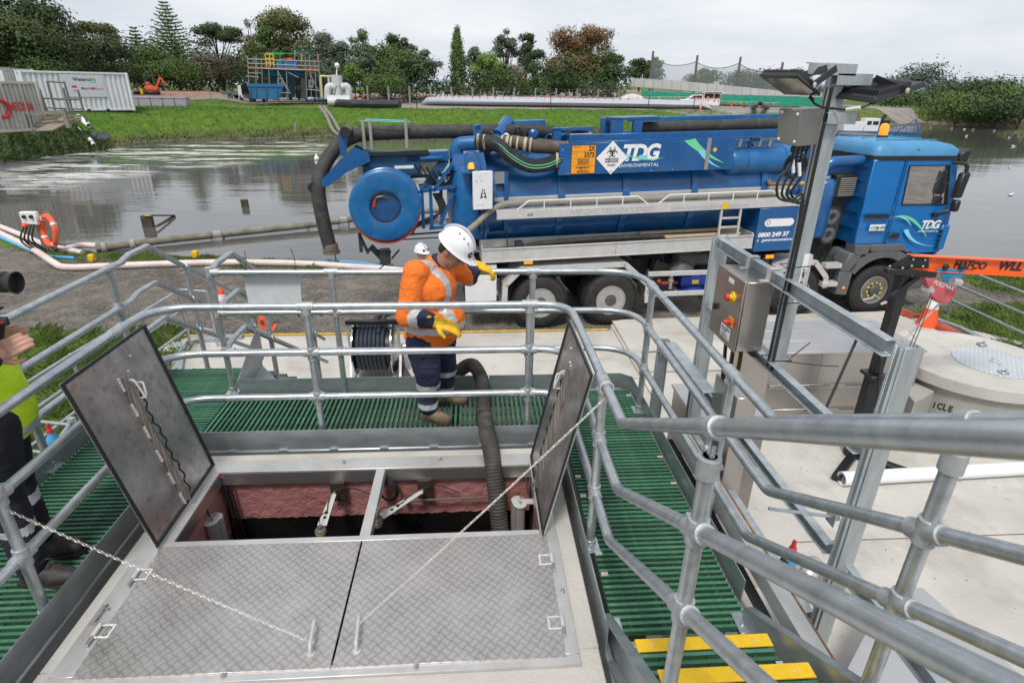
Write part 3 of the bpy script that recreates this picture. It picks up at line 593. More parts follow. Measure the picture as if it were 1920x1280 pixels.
b=B();b.tube(curve([c0+V((-.005,0,-.02)),c0+V((-.03,0,-.1)),c0+V((-.0,0,-.2)),c0+V((.02,0,-.1)),c0+V((0.0,0,-.02))]),.003,6);mesh('wire_loop',b,SSTL,t)
b=B();b.tube([c0+V((-.04,-.01,.0)),c0+V((.07,.0,.02))],.006,8);mesh('hanger_bar',b,ALUW,t);b=B();b.ball(c0+V((.005,-.01,.015)),.012);mesh('red_cap',b,REDP,t)
c1=gz(990,880,.0);b=B();b.tube(curve([c1,c1+V((-.01,0,-.08)),c1+V((.0,0,-.2))]),.003,6);b.tube(curve([c1,c1+V((.015,0,-.08)),c1+V((.0,0,-.2))]),.003,6);t=top('wire_sling',b,SSTL,'thin wire sling hanging in the right corner of the pit','sling');b=B();b.tube([c1+V((-.06,0,.02)),c1+V((.03,0,.0))],.005,7);mesh('hanger_bar',b,ALUW,t)
b=B();b.cyl(c1+V((.03,-.02,-.1)),c1+V((.03,-.02,-1.2)),.014,10);mesh('black_cable',b,BLK,t)
# ============================================================ walkway: gratings, kick plates, bearers
def slatm(L_,w=.017,h=.032):
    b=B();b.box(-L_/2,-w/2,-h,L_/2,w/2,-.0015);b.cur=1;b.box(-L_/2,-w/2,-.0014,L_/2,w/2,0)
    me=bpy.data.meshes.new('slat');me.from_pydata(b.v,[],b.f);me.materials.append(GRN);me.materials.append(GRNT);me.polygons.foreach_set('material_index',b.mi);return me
def grating(lb,x0,x1,y0,y1,alongx=True,z=0.,pitch=.038,name='walkway_grating',rods=True,par=None,cut=None):
    t=par or thing(name,lb,'grating',((x0+x1)/2,(y0+y1)/2,z),0,'green walkway gratings');o=origin(t)
    L_=(x1-x0) if alongx else (y1-y0);me=slatm(L_);n=int(((y1-y0) if alongx else (x1-x0))/pitch)
    for i in range(n):
        c=(y0 if alongx else x0)+pitch*(i+.5)
        if cut and cut(c):continue
        s=link('slat',me,t);jz=R.uniform(-.0006,.0006)
        s.location=V(((x0+x1)/2,c,z+jz) if alongx else (c,(y0+y1)/2,z+jz))-o;s.rotation_euler=(0,0,0 if alongx else math.pi/2)
    if rods:
        m=max(2,int(L_/.15));
        for i in range(m):
            c=(x0 if alongx else y0)+L_*(i+.5)/m;b=B()
            if alongx:b.bar((c-.004,y0,z-.014),(c-.004,y1,z-.014),.006,.014);b.bar((c+.006,y0,z-.014),(c+.006,y1,z-.014),.006,.014)
            else:b.bar((x0,c-.004,z-.014),(x1,c-.004,z-.014),.006,.014)
            mesh('cross_rod',b,GRN,t)
    return t
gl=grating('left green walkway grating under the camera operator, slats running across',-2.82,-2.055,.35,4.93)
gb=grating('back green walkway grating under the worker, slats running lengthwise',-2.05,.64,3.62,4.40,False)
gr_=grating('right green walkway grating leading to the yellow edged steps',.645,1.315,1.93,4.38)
b=B();b.plate([(-2.05,3.62,-.033),(-2.05,4.4,-.033),(-2.045,4.4,-.033),(-2.045,3.62,-.033)][::-1],.03)
for (x,y) in [(1.29,yy) for yy in (4.25,3.35,3.05,2.75,2.5)]+[(.67,yy) for yy in (3.15,2.95,2.65,2.45,2.3)]:
    b=B();b.box(x-.018,y-.012,.0005,x+.018,y+.012,.004);b.cyl((x,y,.004),(x,y,.008),.005,6);mesh('grating_clip',b,mat('pinkish clip',(.6,.5,.48),.5,.3),gr_)
wf=thing('walkway_platform','galvanised walkway platform edge with kick plates around the hatch','platform',(-.7,4,-.1))
def kick(a,c,z0,z1,t=.006,m=None):b=B();b.bar((a[0],a[1],(z0+z1)/2),(c[0],c[1],(z0+z1)/2),t,z1-z0);return mesh('kick_plate',b,m or GALVD,wf)
kick((-2.03,3.585),(.575,3.585),-.012,.14);kick((-2.033,.2),(-2.033,3.582),-.03,.12);kick((.585,1.86),(.585,3.588),-.03,.12)
def bearer(a,c,z=-.1,h=.17,w=.05):b=B();b.bar((a[0],a[1],z),(c[0],c[1],z),w,h);return mesh('bearer',b,GALVD,wf,bev=.008)
bearer((-2.06,3.60),(.60,3.60),-.112,.19,.06);bearer((-2.04,.2),(-2.04,3.57),-.13,.18,.03);bearer((.60,1.7),(.60,3.57),-.13,.18,.03)
for x in np.linspace(-1.75,.4,7):b=B();b.box(x-.03,3.567,-.026,x+.03,3.5815,-.013);mesh('clip',b,GALV,wf)
kick((-1.98,4.425),(.10,4.425),-.02,.125);kick((.105,4.425),(1.25,4.425),-.02,.125)
kick((1.335,2.1),(1.335,4.35),-.02,.125);b=B();b.bar((1.25,4.425,.0525),(1.335,4.35,.0525),.006,.145);mesh('kick_plate',b,GALVD,wf)
kick((-2.84,.3),(-2.84,4.95),-.02,.125)
b=B();b.prism([(0,.0),(0,.13),(.55,.36),(.62,.30),(.62,.05),(.2,-.06)],(-2.0,4.43,-.02),(0,1,0),(0,0,1),.006);mesh('stair_stringer',b,GALVD,wf)
b=B();b.plate([(-1.99,4.98,-.02),(-1.99,4.45,-.06),(-1.55,4.45,-.1)],.006);mesh('gusset_plate',b,GALVD,wf)
for (a,c) in (((-2.84,.3),(-2.84,4.95)),((-2.03,4.44),(1.3,4.44)),((1.345,2.0),(1.345,4.4)),((-2.82,4.96),(-2.05,4.96)),((.64,1.9),(1.33,1.9))):bearer(a,c,-.11,.15,.04)
for x,y in ((-2.8,4.9),(-2.1,4.5),(-.4,4.4),(1.3,4.35),(1.3,2.1),(-2.8,2.5),(-2.8,.5)):b=B();b.box(x-.04,y-.04,PZ,x+.04,y+.04,-.18);mesh('support_post',b,GALVD,wf,bev=.004)
# steps up towards the camera (right)
SX0,SX1=.665,1.255
st=thing('access_steps','short flight of green steps with yellow nosings rising at the bottom right','steps',(.96,1.7,0))
for k in range(6):
    z=.2+.17*k;y=1.73-.27*k
    tr=B();n=6
    for i in range(n):
        b=B();yy=y-.075-i*.038;b.box(SX0+.004,yy-.0085,z-.032,SX1-.004,yy+.0085,z-.0015);b.cur=1;b.box(SX0+.004,yy-.0085,z-.0014,SX1-.004,yy+.0085,z);s=mesh('tread_bar',b,[GRN,GRNT],st)
    b=B();b.box(SX0,y-.058,z-.002,SX1,y+.004,z+.004);b.box(SX0,y+.0002,z-.022,SX1,y+.004,z-.0022);ns=mesh('nosing',b,YEL,st,bev=.001)
    b=B();b.box(SX0+.02,y-.05,z-.035,SX1-.02,y-.0,z-.0025);mesh('tread_rail',b,GRN,st)
    for x in (.76,.96,1.16):b=B();b.bar((x,y-.30,z-.016),(x,y-.06,z-.016),.012,.012);mesh('cross_rod',b,GRN,st)
    for x in (SX0+.07,SX1-.07):b=B();b.ball((x,y-.028,z+.004),(.006,.006,.003),8,5);mesh('screw',b,ALUW,ns)
    for x in (SX0+.012,SX1-.014):
        b=B();b.box(x-.014,y-.16,z+.0005,x+.014,y-.13,z+.004);mesh('clip',b,mat('pinkish clip',(.6,.5,.48),.5,.3),st)
for x,hh in ((.625,.0),(1.292,.0)):
    b=B();y0,z0=1.99,-.03;y1=y0-2.2;z1=z0+2.2*.62;s=1 if x > 1 else -1
    b.hexa([(x-.003,y0,z0-.12),(x+.003,y0,z0-.12),(x+.003,y1,z1-.12),(x-.003,y1,z1-.12),(x-.003,y0,z0+.10),(x+.003,y0,z0+.10),(x+.003,y1,z1+.10),(x-.003,y1,z1+.10)][0:4]+[(x-.003,y0,z0+.10),(x+.003,y0,z0+.10),(x+.003,y1,z1+.10),(x-.003,y1,z1+.10)])
    xa,xb=(x-.045,x-.0035) if s < 0 else (x+.0035,x+.045)
    for dz in (.094,-.12):b.hexa([(xa,y0,z0+dz),(xb,y0,z0+dz),(xb,y1,z1+dz),(xa,y1,z1+dz),(xa,y0,z0+dz+.006),(xb,y0,z0+dz+.006),(xb,y1,z1+dz+.006),(xa,y1,z1+dz+.006)])
    mesh('stringer',b,GALVD,st,bev=.001)
for x in (.655,1.275):b=B();b.box(x-.03,1.9,-.006,x+.03,2.02,.003);b.cyl((x,1.95,.003),(x,1.95,.013),.012,6);mesh('joint_plate',b,GALV,st,bev=.001)
# ============================================================ tubular guardrails
RR=.0242
def post(par,x,y,z0,z1,base=True,swivel=False,r=RR):
    b=B();b.cyl((x,y,z0),(x,y,z1),r,18);mesh('post',b,GALV,par)
    if base:b=B();b.lathe((x,y,z0),(0,0,1),[(r+.006,.0),(r+.006,.05),(r,.052)],16);b.box(x-.05,y-.06,z0,x+.05,y+.06,z0+.006);b.cyl((x,y-.045,z0+.006),(x,y-.045,z0+.016),.009,6);b.cyl((x,y+.045,z0+.006),(x,y+.045,z0+.016),.009,6);mesh('base_flange',b,GALV,par)
def collar(par,c,d,L_=.085,r=RR,cross=None):
    c=V(c);d=V(d).normalized();b=B();k=r+.0075
    b.lathe(c-d*L_/2,d,[(r+.001,0),(k,.002),(k,L_-.002),(r+.001,L_)],18)
    if cross is not None:
        e=V(cross).normalized();b.lathe(c-e*.0,e,[(k,0),(k,.055),(r+.001,.057)],18)
        s=d.cross(e);p=c+e*.04+s*(k-.001);b.lathe(p,s,[(.009,0),(.009,.005),(.004,.006),(.004,.003)],8)
    s=V((0,-1,.3)).normalized();s=(s-d*s.dot(d)).normalized();
    for q in (-.3,.3):b.lathe(c+d*L_*q+s*(k-.002),s,[(.009,0),(.009,.005),(.0045,.0055),(.004,.003)],8)
    return mesh('fitting',b,CAST,par)
H3=(1.05,.72,.38);NM=('top_rail','mid_rail','low_rail')
ig=thing('guardrail','three rail galvanised guardrail running round the hatch and up the left side of the steps','guardrail',(-.7,3.64,0))
SL=.60
for h,nm,yb,fl in zip(H3,NM,(2.12,2.09,2.14),(.22,.22,.22)):
    pts=fillet([(-2.09,.3,h),(-2.09,3.64,h),(.63,3.64,h),(.63,yb,h),(.63,yb-2.7,h+2.7*SL)],[.27,.22,.10],9)
    b=B();b.tube(pts,RR,18);mesh(nm,b,GALV,ig)
for x,y in ((-1.115,3.64),(.365,3.64)):
    post(ig,x,y,0,1.02,False);collar(ig,(x,y,1.05),(1,0,0),.11,cross=(0,0,-1))
    for h in (.72,.38):collar(ig,(x,y,h),(1,0,0),.11,cross=(0,0,-1));collar(ig,(x,y,h),(0,0,1),.08)
    b=B();b.box(x-.045,y-.03,.0,x+.045,y+.06,.007);mesh('base_flange',b,GALV,ig)
post(ig,.63,2.512,0,1.02);collar(ig,(.63,2.512,1.05),(0,1,0),.12,cross=(0,0,-1))
for h in (.72,.38):collar(ig,(.63,2.512,h),(0,1,0),.10);collar(ig,(.63,2.512,h),(0,0,1),.09)
post(ig,-2.09,2.17,0,1.02);collar(ig,(-2.09,2.17,1.05),(0,1,0),.12,cross=(0,0,-1))
for h in (.72,.38):collar(ig,(-2.09,2.17,h),(0,1,0),.11);collar(ig,(-2.09,2.17,h),(0,0,1),.10)
collar(ig,(-2.09,3.25,1.05),(0,1,0),.14)
def stairpost(par,x,y,hs,z0,r=RR,dr=-1):
    z=hs[0];b=B();b.cyl((x,y,z0),(x,y,z-.09),r,18);mesh('post',b,GALV,par)
    b=B();b.lathe((x,y,z-.16),(0,0,1),[(r+.001,0),(r+.008,.003),(r+.008,.065),(r-.004,.07)],18);b.box(x-.006,y-.014,z-.09,x+.006,y+.014,z-.05);mesh('swivel_base',b,CAST,par)
    collar(par,(x,y,z),(0,-1,SL),.05);b=B()
    for q in (-.014,.010):b.box(x+q,y-.015,z-.075,x+q+.004,y+.015,z-.02)
    b.cyl((x-.02,y,z-.065),(x+.02,y,z-.065),.009,10);b.cyl((x+r-.002,y-.0,z-.13),(x+r+.016,y,z-.13),.009,8);mesh('swivel',b,CAST,par)
    for h in hs[1:]:collar(par,(x,y,h),(0,-1,SL),.13);collar(par,(x,y,h),(0,0,1),.09)
stairpost(ig,.63,1.275,[h+(yb-1.275)*SL for h,yb in zip(H3,(2.12,2.09,2.14))],.2)
og=thing('guardrail','three rail galvanised guardrail along the back walkway where the worker rests a hand','guardrail',(0,4.4,0))
for h,nm,yb in zip(H3,NM,(2.12,2.05,2.14)):
    pts=fillet([(-2.03,4.42,h),(1.31,4.40,h),(1.31,yb,h),(1.31,yb-2.7,h+2.7*SL)],[.33,.12],9);b=B();b.tube(pts,RR,18);mesh(nm,b,GALV,og)
for x,y in ((-1.12,4.42),(.46,4.41)):
    post(og,x,y,0,1.02,False);collar(og,(x,y,1.05),(1,0,0),.11,cross=(0,0,-1))
    for h in (.72,.38):collar(og,(x,y,h),(1,0,0),.10);collar(og,(x,y,h),(0,0,1),.08)
for y in (4.0,2.57):
    post(og,1.31,y,0,1.02);collar(og,(1.31,y,1.05),(0,1,0),.12,cross=(0,0,-1))
    for h in (.72,.38):collar(og,(1.31,y,h),(0,1,0),.09);collar(og,(1.31,y,h),(0,0,1),.09)
stairpost(og,1.31,1.25,[h+(yb-1.25)*SL for h,yb in zip(H3,(2.12,2.05,2.14))],.2)
post(og,-2.05,4.44,0,1.04)
for h in H3:collar(og,(-2.045,4.435,h),(0,0,1),.085);collar(og,(-2.0,4.425,h),(1,0,0),.07)
# stairs going down away from the walkway (back left), handrails both sides
def downrail(t,x,y0,ye,zs,posts,nm3=NM):
    for h,nm in zip(H3,nm3):
        if h == .38:continue
    for h,nm in zip(H3,nm3):
        b=B();yk=y0+.42;b.tube(fillet([(x,y0,h),(x,y0+.12,h+.03),(x,yk,h+.03),(x,ye,h+.03-(ye-yk)*.62)],[.05,.09],6),RR,14);mesh('stair_'+nm,b,GALV,t)
    for y in posts:
        zt=1.08-(y-y0-.42)*.62
        b=B();b.cyl((x,y,zt-1.35),(x,y,zt-.03),RR,14);mesh('post',b,GALV,t)
        for h in H3:collar(t,(x,y,zt-1.05+h),(0,-1,.62),.07,cross=(0,0,-1) if h == 1.05 else None)
downrail(og,-2.05,4.47,7.3,0,(5.45,6.9))
lg=thing('guardrail','galvanised guardrail at the far left beside the camera operator and down the back stairs','guardrail',(-2.86,3.5,0))
for h,nm in zip(H3,NM):b=B();b.tube([(-2.86,.3,h),(-2.86,4.75,h)],RR,16);mesh(nm,b,GALV,lg)
for y in (4.55,3.4,2.2,1.0):
    post(lg,-2.86,y,0,1.02);collar(lg,(-2.86,y,1.05),(0,1,0),.12,cross=(0,0,-1))
    for h in (.72,.38):collar(lg,(-2.86,y,h),(0,1,0),.10);collar(lg,(-2.86,y,h),(0,0,1),.09)
downrail(lg,-2.86,4.72,7.5,0,(5.72,7.1))
sr=thing('back_stairs','galvanised stairs with green treads going down behind the left walkway','stairs',(-2.45,5,-.2))
for k in range(9):
    z=-.19-.18*k;y=5.05+.29*k;b=B();b.box(-2.8,y,z-.03,-2.1,y+.25,z);mesh('tread',b,GRN,sr)
for x in (-2.83,-2.07):
    b=B();b.hexa([(x-.004,4.9,-.25),(x+.004,4.9,-.25),(x+.004,7.6,-1.95+.0),(x-.004,7.6,-1.95),(x-.004,4.9,.0),(x+.004,4.9,.0),(x+.004,7.6,-1.67),(x-.004,7.6,-1.67)]);mesh('stringer',b,GALVD,sr)
# lower guardrail at ground level behind the left
gg=thing('guardrail','low galvanised guardrail standing on the corner of the concrete pad near the road cones','guardrail',(-4.9,9.4,PZ))
for h in (1.0,.66,.3):
    b=B();b.tube(fillet([(-4.5,9.5,PZ+h),(-4.98,9.62,PZ+h),(-5.15,6.9,PZ+h),(-5.2,5.2,PZ+h)],[.06,.1],4),.022,10);mesh('rail',b,GALV,gg)
for x,y in ((-4.5,9.5),(-4.95,9.5),(-5.05,8.3),(-5.15,7.0),(-5.18,5.6)):b=B();b.cyl((x,y,PZ),(x,y,PZ+1.02),.022,10);mesh('post',b,GALV,gg)
b=B()
for a,c in (((-5.1,9.7),(-4.2,9.85)),((-5.15,9.6),(-4.4,7.6))):
    a=V((*a,PZ+.03));c=V((*c,PZ+.03));b.bar(a,c,.16,.06)
top('edge_channel',b,GALV,'galvanised edge channel lying along the left corner of the concrete pad','channel',bev=.004)
lf=thing('guardrail','thin galvanised rail with clamps in the grass at the far left below the walkway','guardrail',(-4.3,5.2,GZ))
for (x,y) in ((-4.25,5.5),(-4.05,4.7)):b=B();b.box(x-.03,y-.03,GZ,x+.03,y+.03,GZ+1.0);mesh('post',b,GALV,lf)
for h in (.95,.55):b=B();b.tube([(-4.9,5.6,GZ+h),(-4.25,5.45,GZ+h),(-4.05,4.65,GZ+h),(-3.9,3.9,GZ+h)],.02,10);mesh('rail',b,GALV,lf)
# sign board tied to the rail
t=thing('sign_board','blank pale sign board tied to the back rail with black cable ties','sign board',(-1.6,4.47,.9))
c=[gy(456,516,4.46),gy(562,516,4.46),gy(567,586,4.46),gy(469,586,4.46)]
b=B();b.plate(c,.006);mesh('panel',b,mat('grey white board',(.55,.57,.58),.6),t)
for px,tip in ((460,(458,470)),(555,(545,465)),(472,(482,610)),(560,(592,640))):
    p=gy(px,510 if tip[1] < 560 else 587,4.44);b=B();b.tube([p+V((0,.03*math.cos(a),.032*math.sin(a))) for a in np.linspace(0,6.28,10)[:-1]],.003,5,closed=True);b.tube(curve([p+V((0,-.03,0)),p.lerp(gy(*tip,4.4),.5)+V((.01,0,0)),gy(*tip,4.4)]),.0025,5);mesh('cable_tie',b,BLK,t)
# hose into the pit
HM=mat('corrugated suction hose',(.045,.042,.038),.75,0,.3,14,.2,120,dirt=.6,dcol=(.14,.12,.10),dscale=10)
hp=curve([gz(770,540,GZ+.06),gz(737,580,GZ+.06),gz(705,606,GZ+.06)+V((0,0,.0)),(-.9,7.6,PZ+.06),(-.5,6.2,PZ+.08),(-.25,5.3,-.95),(-.2,4.85,-.15),(-.13,4.6,.10),(-.03,4.47,.20),(.04,4.35,.13),(.05,4.1,.065),(.05,3.85,.062),(.06,3.65,.16),(.07,3.5,.13),(.085,3.38,.125),(.10,3.27,.07),(.115,3.17,-.07),(.135,3.08,-.24),(.15,3.0,-.5),(.15,2.9,-1.3)],10)
pp,rr=ribbed(hp,.056,.0045,.021);b=B();b.tube(pp,rr,16);top('suction_hose',b,HM,'black corrugated suction hose running over the kick plates down into the pit','hose',ang=80)
b=B();b.lathe(hp[112],(hp[113]-hp[111]),[(.061,-.03),(.064,-.02),(.064,.02),(.061,.03)],18);mesh('hose_joint',b,BLK,bpy.data.objects['suction_hose'])
# ============================================================ steel frame, lamp mast, control box on the right
def chan(b,a,c,w,f,t,web,op):
    """C channel from a to c; web = direction across the web, op = side the flanges point to"""
    a=V(a);c=V(c);web=V(web).normalized();op=V(op).normalized()
    pl=[(-w/2,0),(w/2,0),(w/2,f),(w/2-t,f),(w/2-t,t),(-w/2+t,t),(-w/2+t,f),(-w/2,f)]
    P=[p+web*x+op*y for p in (a,c) for x,y in pl];k=8
    b.add(P,[(0,1,4,5),(1,2,3,4),(0,5,6,7),(9,8,13,12),(10,9,12,11),(13,8,15,14)]+[(i,i+k,(i+1) % k+k,(i+1) % k) for i in range(k)])
    return b
FR=thing('channel_gantry','galvanised channel gantry beside the walkway that carries the control box','gantry',(1.7,2.9,PZ))
GF=mat('galvanised channel',(.42,.46,.475),.45,.5,.22,6,.05,70,dirt=.5,dcol=(.28,.32,.33),dscale=3,aniso=(3,3,.6))
def st_(nm,a,c,w,f,web,op):b=B();chan(b,a,c,w,f,.006,web,op);return mesh(nm,b,GF,FR,bev=.0012)
st_('frame_post',(1.7,3.80,PZ),(1.7,3.80,1.47),.085,.045,(1,0,0),(0,1,0));st_('frame_post',(1.66,3.83,PZ),(1.66,3.83,1.46),.05,.02,(0,1,0),(-1,0,0))
st_('frame_post',(1.695,1.94,PZ),(1.70,1.94,1.47),.075,.04,(1,0,0),(0,1,0))
st_('frame_post',(1.648,1.97,PZ),(1.662,1.965,1.465),.04,.014,(0,1,0),(-1,0,0))
for z,hgt in ((1.43,.075),(.95,.06),(.38,.06),(-.06,.06),(-.75,.06)):st_('frame_beam',(1.69,3.78,z),(1.69,2.03,z),hgt,.045,(0,0,1),(-1,0,0))
st_('frame_beam',(1.69,1.9,-.3),(1.69,.9,-.3),.08,.04,(0,0,1),(-1,0,0));st_('frame_beam',(1.69,1.9,.38),(1.69,.9,.38),.08,.04,(0,0,1),(-1,0,0))
st_('low_post',(1.5,4.17,PZ),(1.5,4.17,.56),.09,.045,(1,0,0),(0,-1,0));st_('low_beam',(1.55,4.15,.54),(1.55,3.3,.54),.09,.045,(1,0,0),(0,0,-1))
for a,c in (((1.31,4.10,.47),(1.5,4.12,.47)),((1.34,2.06,.61),(1.64,2.0,.60)),((1.32,2.06,-.14),(1.62,2.0,-.14))):
    b=B();b.cyl(a,c,.008,8);b.cyl(V(c)-V((.03,0,0)),c,.018,6);b.box(c[0]-.035,c[1]-.03,c[2]-.035,c[0]-.03,c[1]+.03,c[2]+.035);mesh('tie_rod',b,GALV,FR)
for y in (3.28,3.02):
    b=B();b.box(1.6,y-.02,1.40,1.645,y+.02,1.406);b.box(1.639,y-.02,1.406,1.645,y+.02,1.475);b.box(1.645,y-.02,1.47,1.70,y+.02,1.476);mesh('box_bracket',b,ALUW,FR)
# control box
cb=thing('control_box','stainless steel control box with red and yellow emergency stop buttons on the frame','control box',(1.58,3.18,.97))
bx0,bx1,by0,by1,bz0,bz1=1.515,1.675,2.995,3.37,.975,1.40
b=B();b.box(bx0+.004,by0,bz0,bx1,by1,bz1);mesh('cabinet',b,SSTL,cb,bev=.004)
b=B();b.box(bx0-.012,by0-.004,bz0-.003,bx0-.001,by1+.004,bz1+.002);mesh('door',b,mat('stainless door',(.42,.36,.31),.28,.85,.1,3),cb,bev=.003)
dx=bx0-.012
def btn(y,z,parts):
    for nm,r0,r1,x0,x1,m in parts:b=B();b.lathe((dx-x0,y,z),(-1,0,0),[(r0,0),(r1,x1-x0)],20);mesh(nm,b,m,cb)
btn(3.11,1.275,(('button_collar',.034,.03,0,.008,YEL),('button_neck',.018,.016,.008,.03,YEL),('stop_button',.024,.020,.028,.048,REDP)))
b=B();b.box(dx-.004,3.055,1.10,dx,3.115,1.16);mesh('switch_plate',b,mat('orange yellow plate',(.8,.32,.02),.5),cb);btn(3.085,1.13,(('isolator_knob',.02,.018,.004,.03,REDP),('isolator_tip',.016,.010,.03,.045,REDP)))
b=B();b.box(dx-.02,3.30,1.13,dx,3.325,1.165);mesh('latch',b,BLK,cb)
b=B();b.box(dx-.0015,3.13,1.345,dx,3.2,1.372);mesh('label_plate',b,WHTP,cb)
b=B();b.box(dx-.0015,3.07,1.01,dx,3.2,1.085);lp=mesh('warning_label',b,WHTP,cb)
M_=lambda y,z:basis((dx-.0018,y,z),(0,-1,0),(0,0,1))
text('MENS PUMPING\nSTATION',.017,M_(3.19,1.063),BLK,cb,ext=.0002,bold=.0004);text('WARNING 400 VOLTS\nISOLATE BEFORE OPENING',.0085,M_(3.19,1.027),BLK,cb,ext=.0002)
cbl=thing('cable_bundle','black and yellow cables running down from the control box','cables',(1.6,3.2,.5))
for i in range(9):
    y=3.04+.035*i;b=B();b.tube(curve([(1.58+.01*(i % 3),y,.98),(1.585+.012*(i % 3),y-.0,.85),(1.6,3.1+.02*i,.6),(1.62,3.08+.02*i,.0),(1.6,3.0+.02*i,-.5)]),.0085,7);mesh('cable',b,YEL if i in (2,5) else BLK,cbl)
b=B();b.tube(curve([(1.66,3.02,.985),(1.70,2.98,.93),(1.72,2.9,.9)]),.006,6);b.tube(curve([(1.64,3.0,.985),(1.70,2.95,.95),(1.72,2.88,.93)]),.006,6);mesh('cable',b,BLK,cbl)
b=B();b.box(1.59,3.0,-.35,1.72,3.34,.66);top('cable_cover',b,SSTL,'stainless cover plate over the cables under the control box','cover',bev=.003)
# lamp mast
LM=thing('lamp_mast','galvanised channel mast with two floodlight brackets rising above the frame','mast',(1.7,2.87,.93))
MX,MY=1.715,2.865
b=B();chan(b,(MX,MY-.0,.93),(MX,MY,2.46),.085,.045,.006,(1,0,0),(0,1,0));mesh('mast_channel',b,GF,LM,bev=.001)
b=B();chan(b,(MX-.032,MY+.0,.93),(MX-.032,MY+.0,2.40),.04,.014,.004,(0,1,0),(-1,0,0));mesh('mast_channel',b,BLK,LM)
for (xa,ya,xb,yb,w) in ((1516,128,1607,132,.05),(1570,149,1636,150,.05),(1552,222,1606,223,.05)):
    p,q=gy(xa,ya,MY-.04),gy(xb,yb,MY-.04);b=B();chan(b,p,q,w,.035,.004,(0,0,1),(0,1,0));mesh('cross_arm',b,GF,LM,bev=.001)
for z in (1.33,1.53):b=B();b.tube([(MX-.08,MY-.03,z),(MX+.06,MY-.03,z+.01),(MX+.06,MY+.05,z+.01),(MX-.08,MY+.05,z)],.003,5,closed=True);mesh('cable_tie',b,BLK,LM)
z=.99;b=B();b.tube([(MX-.08,MY-.03,z),(MX+.06,MY-.03,z),(MX+.06,MY+.05,z),(MX-.08,MY+.05,z)],.003,5,closed=True);b.tube(curve([(MX+.0,MY-.03,z),(MX+.2,MY-.05,z-.02),(MX+.33,MY-.05,z-.03)]),.003,5);b.tube(curve([(MX+.05,MY-.03,z+.02),(MX+.13,MY-.05,z+.12)]),.003,5);mesh('cable_tie',b,BLK,LM)
b=B();b.box(MX+.0455,MY-.03,1.35,MX+.0465,MY+.02,1.60);b.add([(MX+.015,MY-.002,1.33),(MX+.045,MY-.002,1.33),(MX+.045,MY-.002,1.60),(MX+.015,MY-.002,1.60)],[(0,1,2,3)]);lb_=mesh('label_strip',b,WHTP,LM)
text('LT MENS LMAY',.024,basis((MX+.040,MY-.0035,1.36),(0,0,1),(-1,0,0)),BLK,LM,ext=.0002,bold=.0005)
# junction box
jb=thing('junction_box','grey stainless junction box fixed to the lamp mast with cables looping below','junction box',(1.55,2.82,2.14))
a0,a1,a2,a3=gy(1462,203,2.74),gy(1455,266,2.74),gy(1494,275,2.70),gy(1502,205,2.70)
r0,r1=gy(1546,203,2.84),gy(1531,272,2.84);off=V((.0,.16,0))
P8=[a1,a2,r1,a1+V((.10,.14,0))]+[a0,a3,r0,a0+V((.10,.14,0))]
b=B();b.hexa(P8);mesh('enclosure',b,mat('grey stainless box',(.22,.215,.195),.38,.6,.12,4),jb,bev=.002)
nrm=(a2-a1).cross(a0-a1).normalized()
for u,v_ in ((.12,.9),(.85,.93),(.10,.1),(.85,.12)):
    p=a1+(a2-a1)*u+(a0-a1)*v_;b=B();b.lathe(p,nrm,[(.007,-.001),(.007,.003),(.004,.005)],10);mesh('screw',b,ALUW,jb)
for i in range(4):
    p=a2.lerp(r1,.15+.22*i)+V((-.01,.03,0));b=B();b.lathe(p,(0,0,-1),[(.012,0),(.015,.005),(.015,.02),(.01,.03)],10);mesh('cable_gland',b,BLK,jb)
    b=B();q=p+V((0,0,-.03));b.tube(curve([q,q+V((0,0,-.06)),q+V((-.05+.015*i,-.01,-.12)),q+V((-.04,-.01,-.2)),q+V((.03,0,-.225-.01*i)),(MX-.07,MY-.02,1.90-.02*i),(MX-.06,MY-.02,1.7),(MX-.065,MY-.01,1.2),(MX-.06,MY,.95)]),.0062,7);mesh('cable',b,BLK,jb)
pc=gy(1492,310,2.78)
for k in range(3):
    rr_=.055-.006*k;b=B();b.tube([pc+V((rr_*math.cos(a),.01*k,rr_*1.0*math.sin(a)-.01*k)) for a in np.linspace(0,6.28,20)[:-1]],.0055,6,closed=True);mesh('cable',b,BLK,jb)
for p in (gy(1486,312,2.76),gy(1498,318,2.76)):b=B();b.cyl(p+V((-.005,0,.03)),p+V((.01,0,-.03)),.008,8);mesh('cable_tag',b,WHTP,jb)
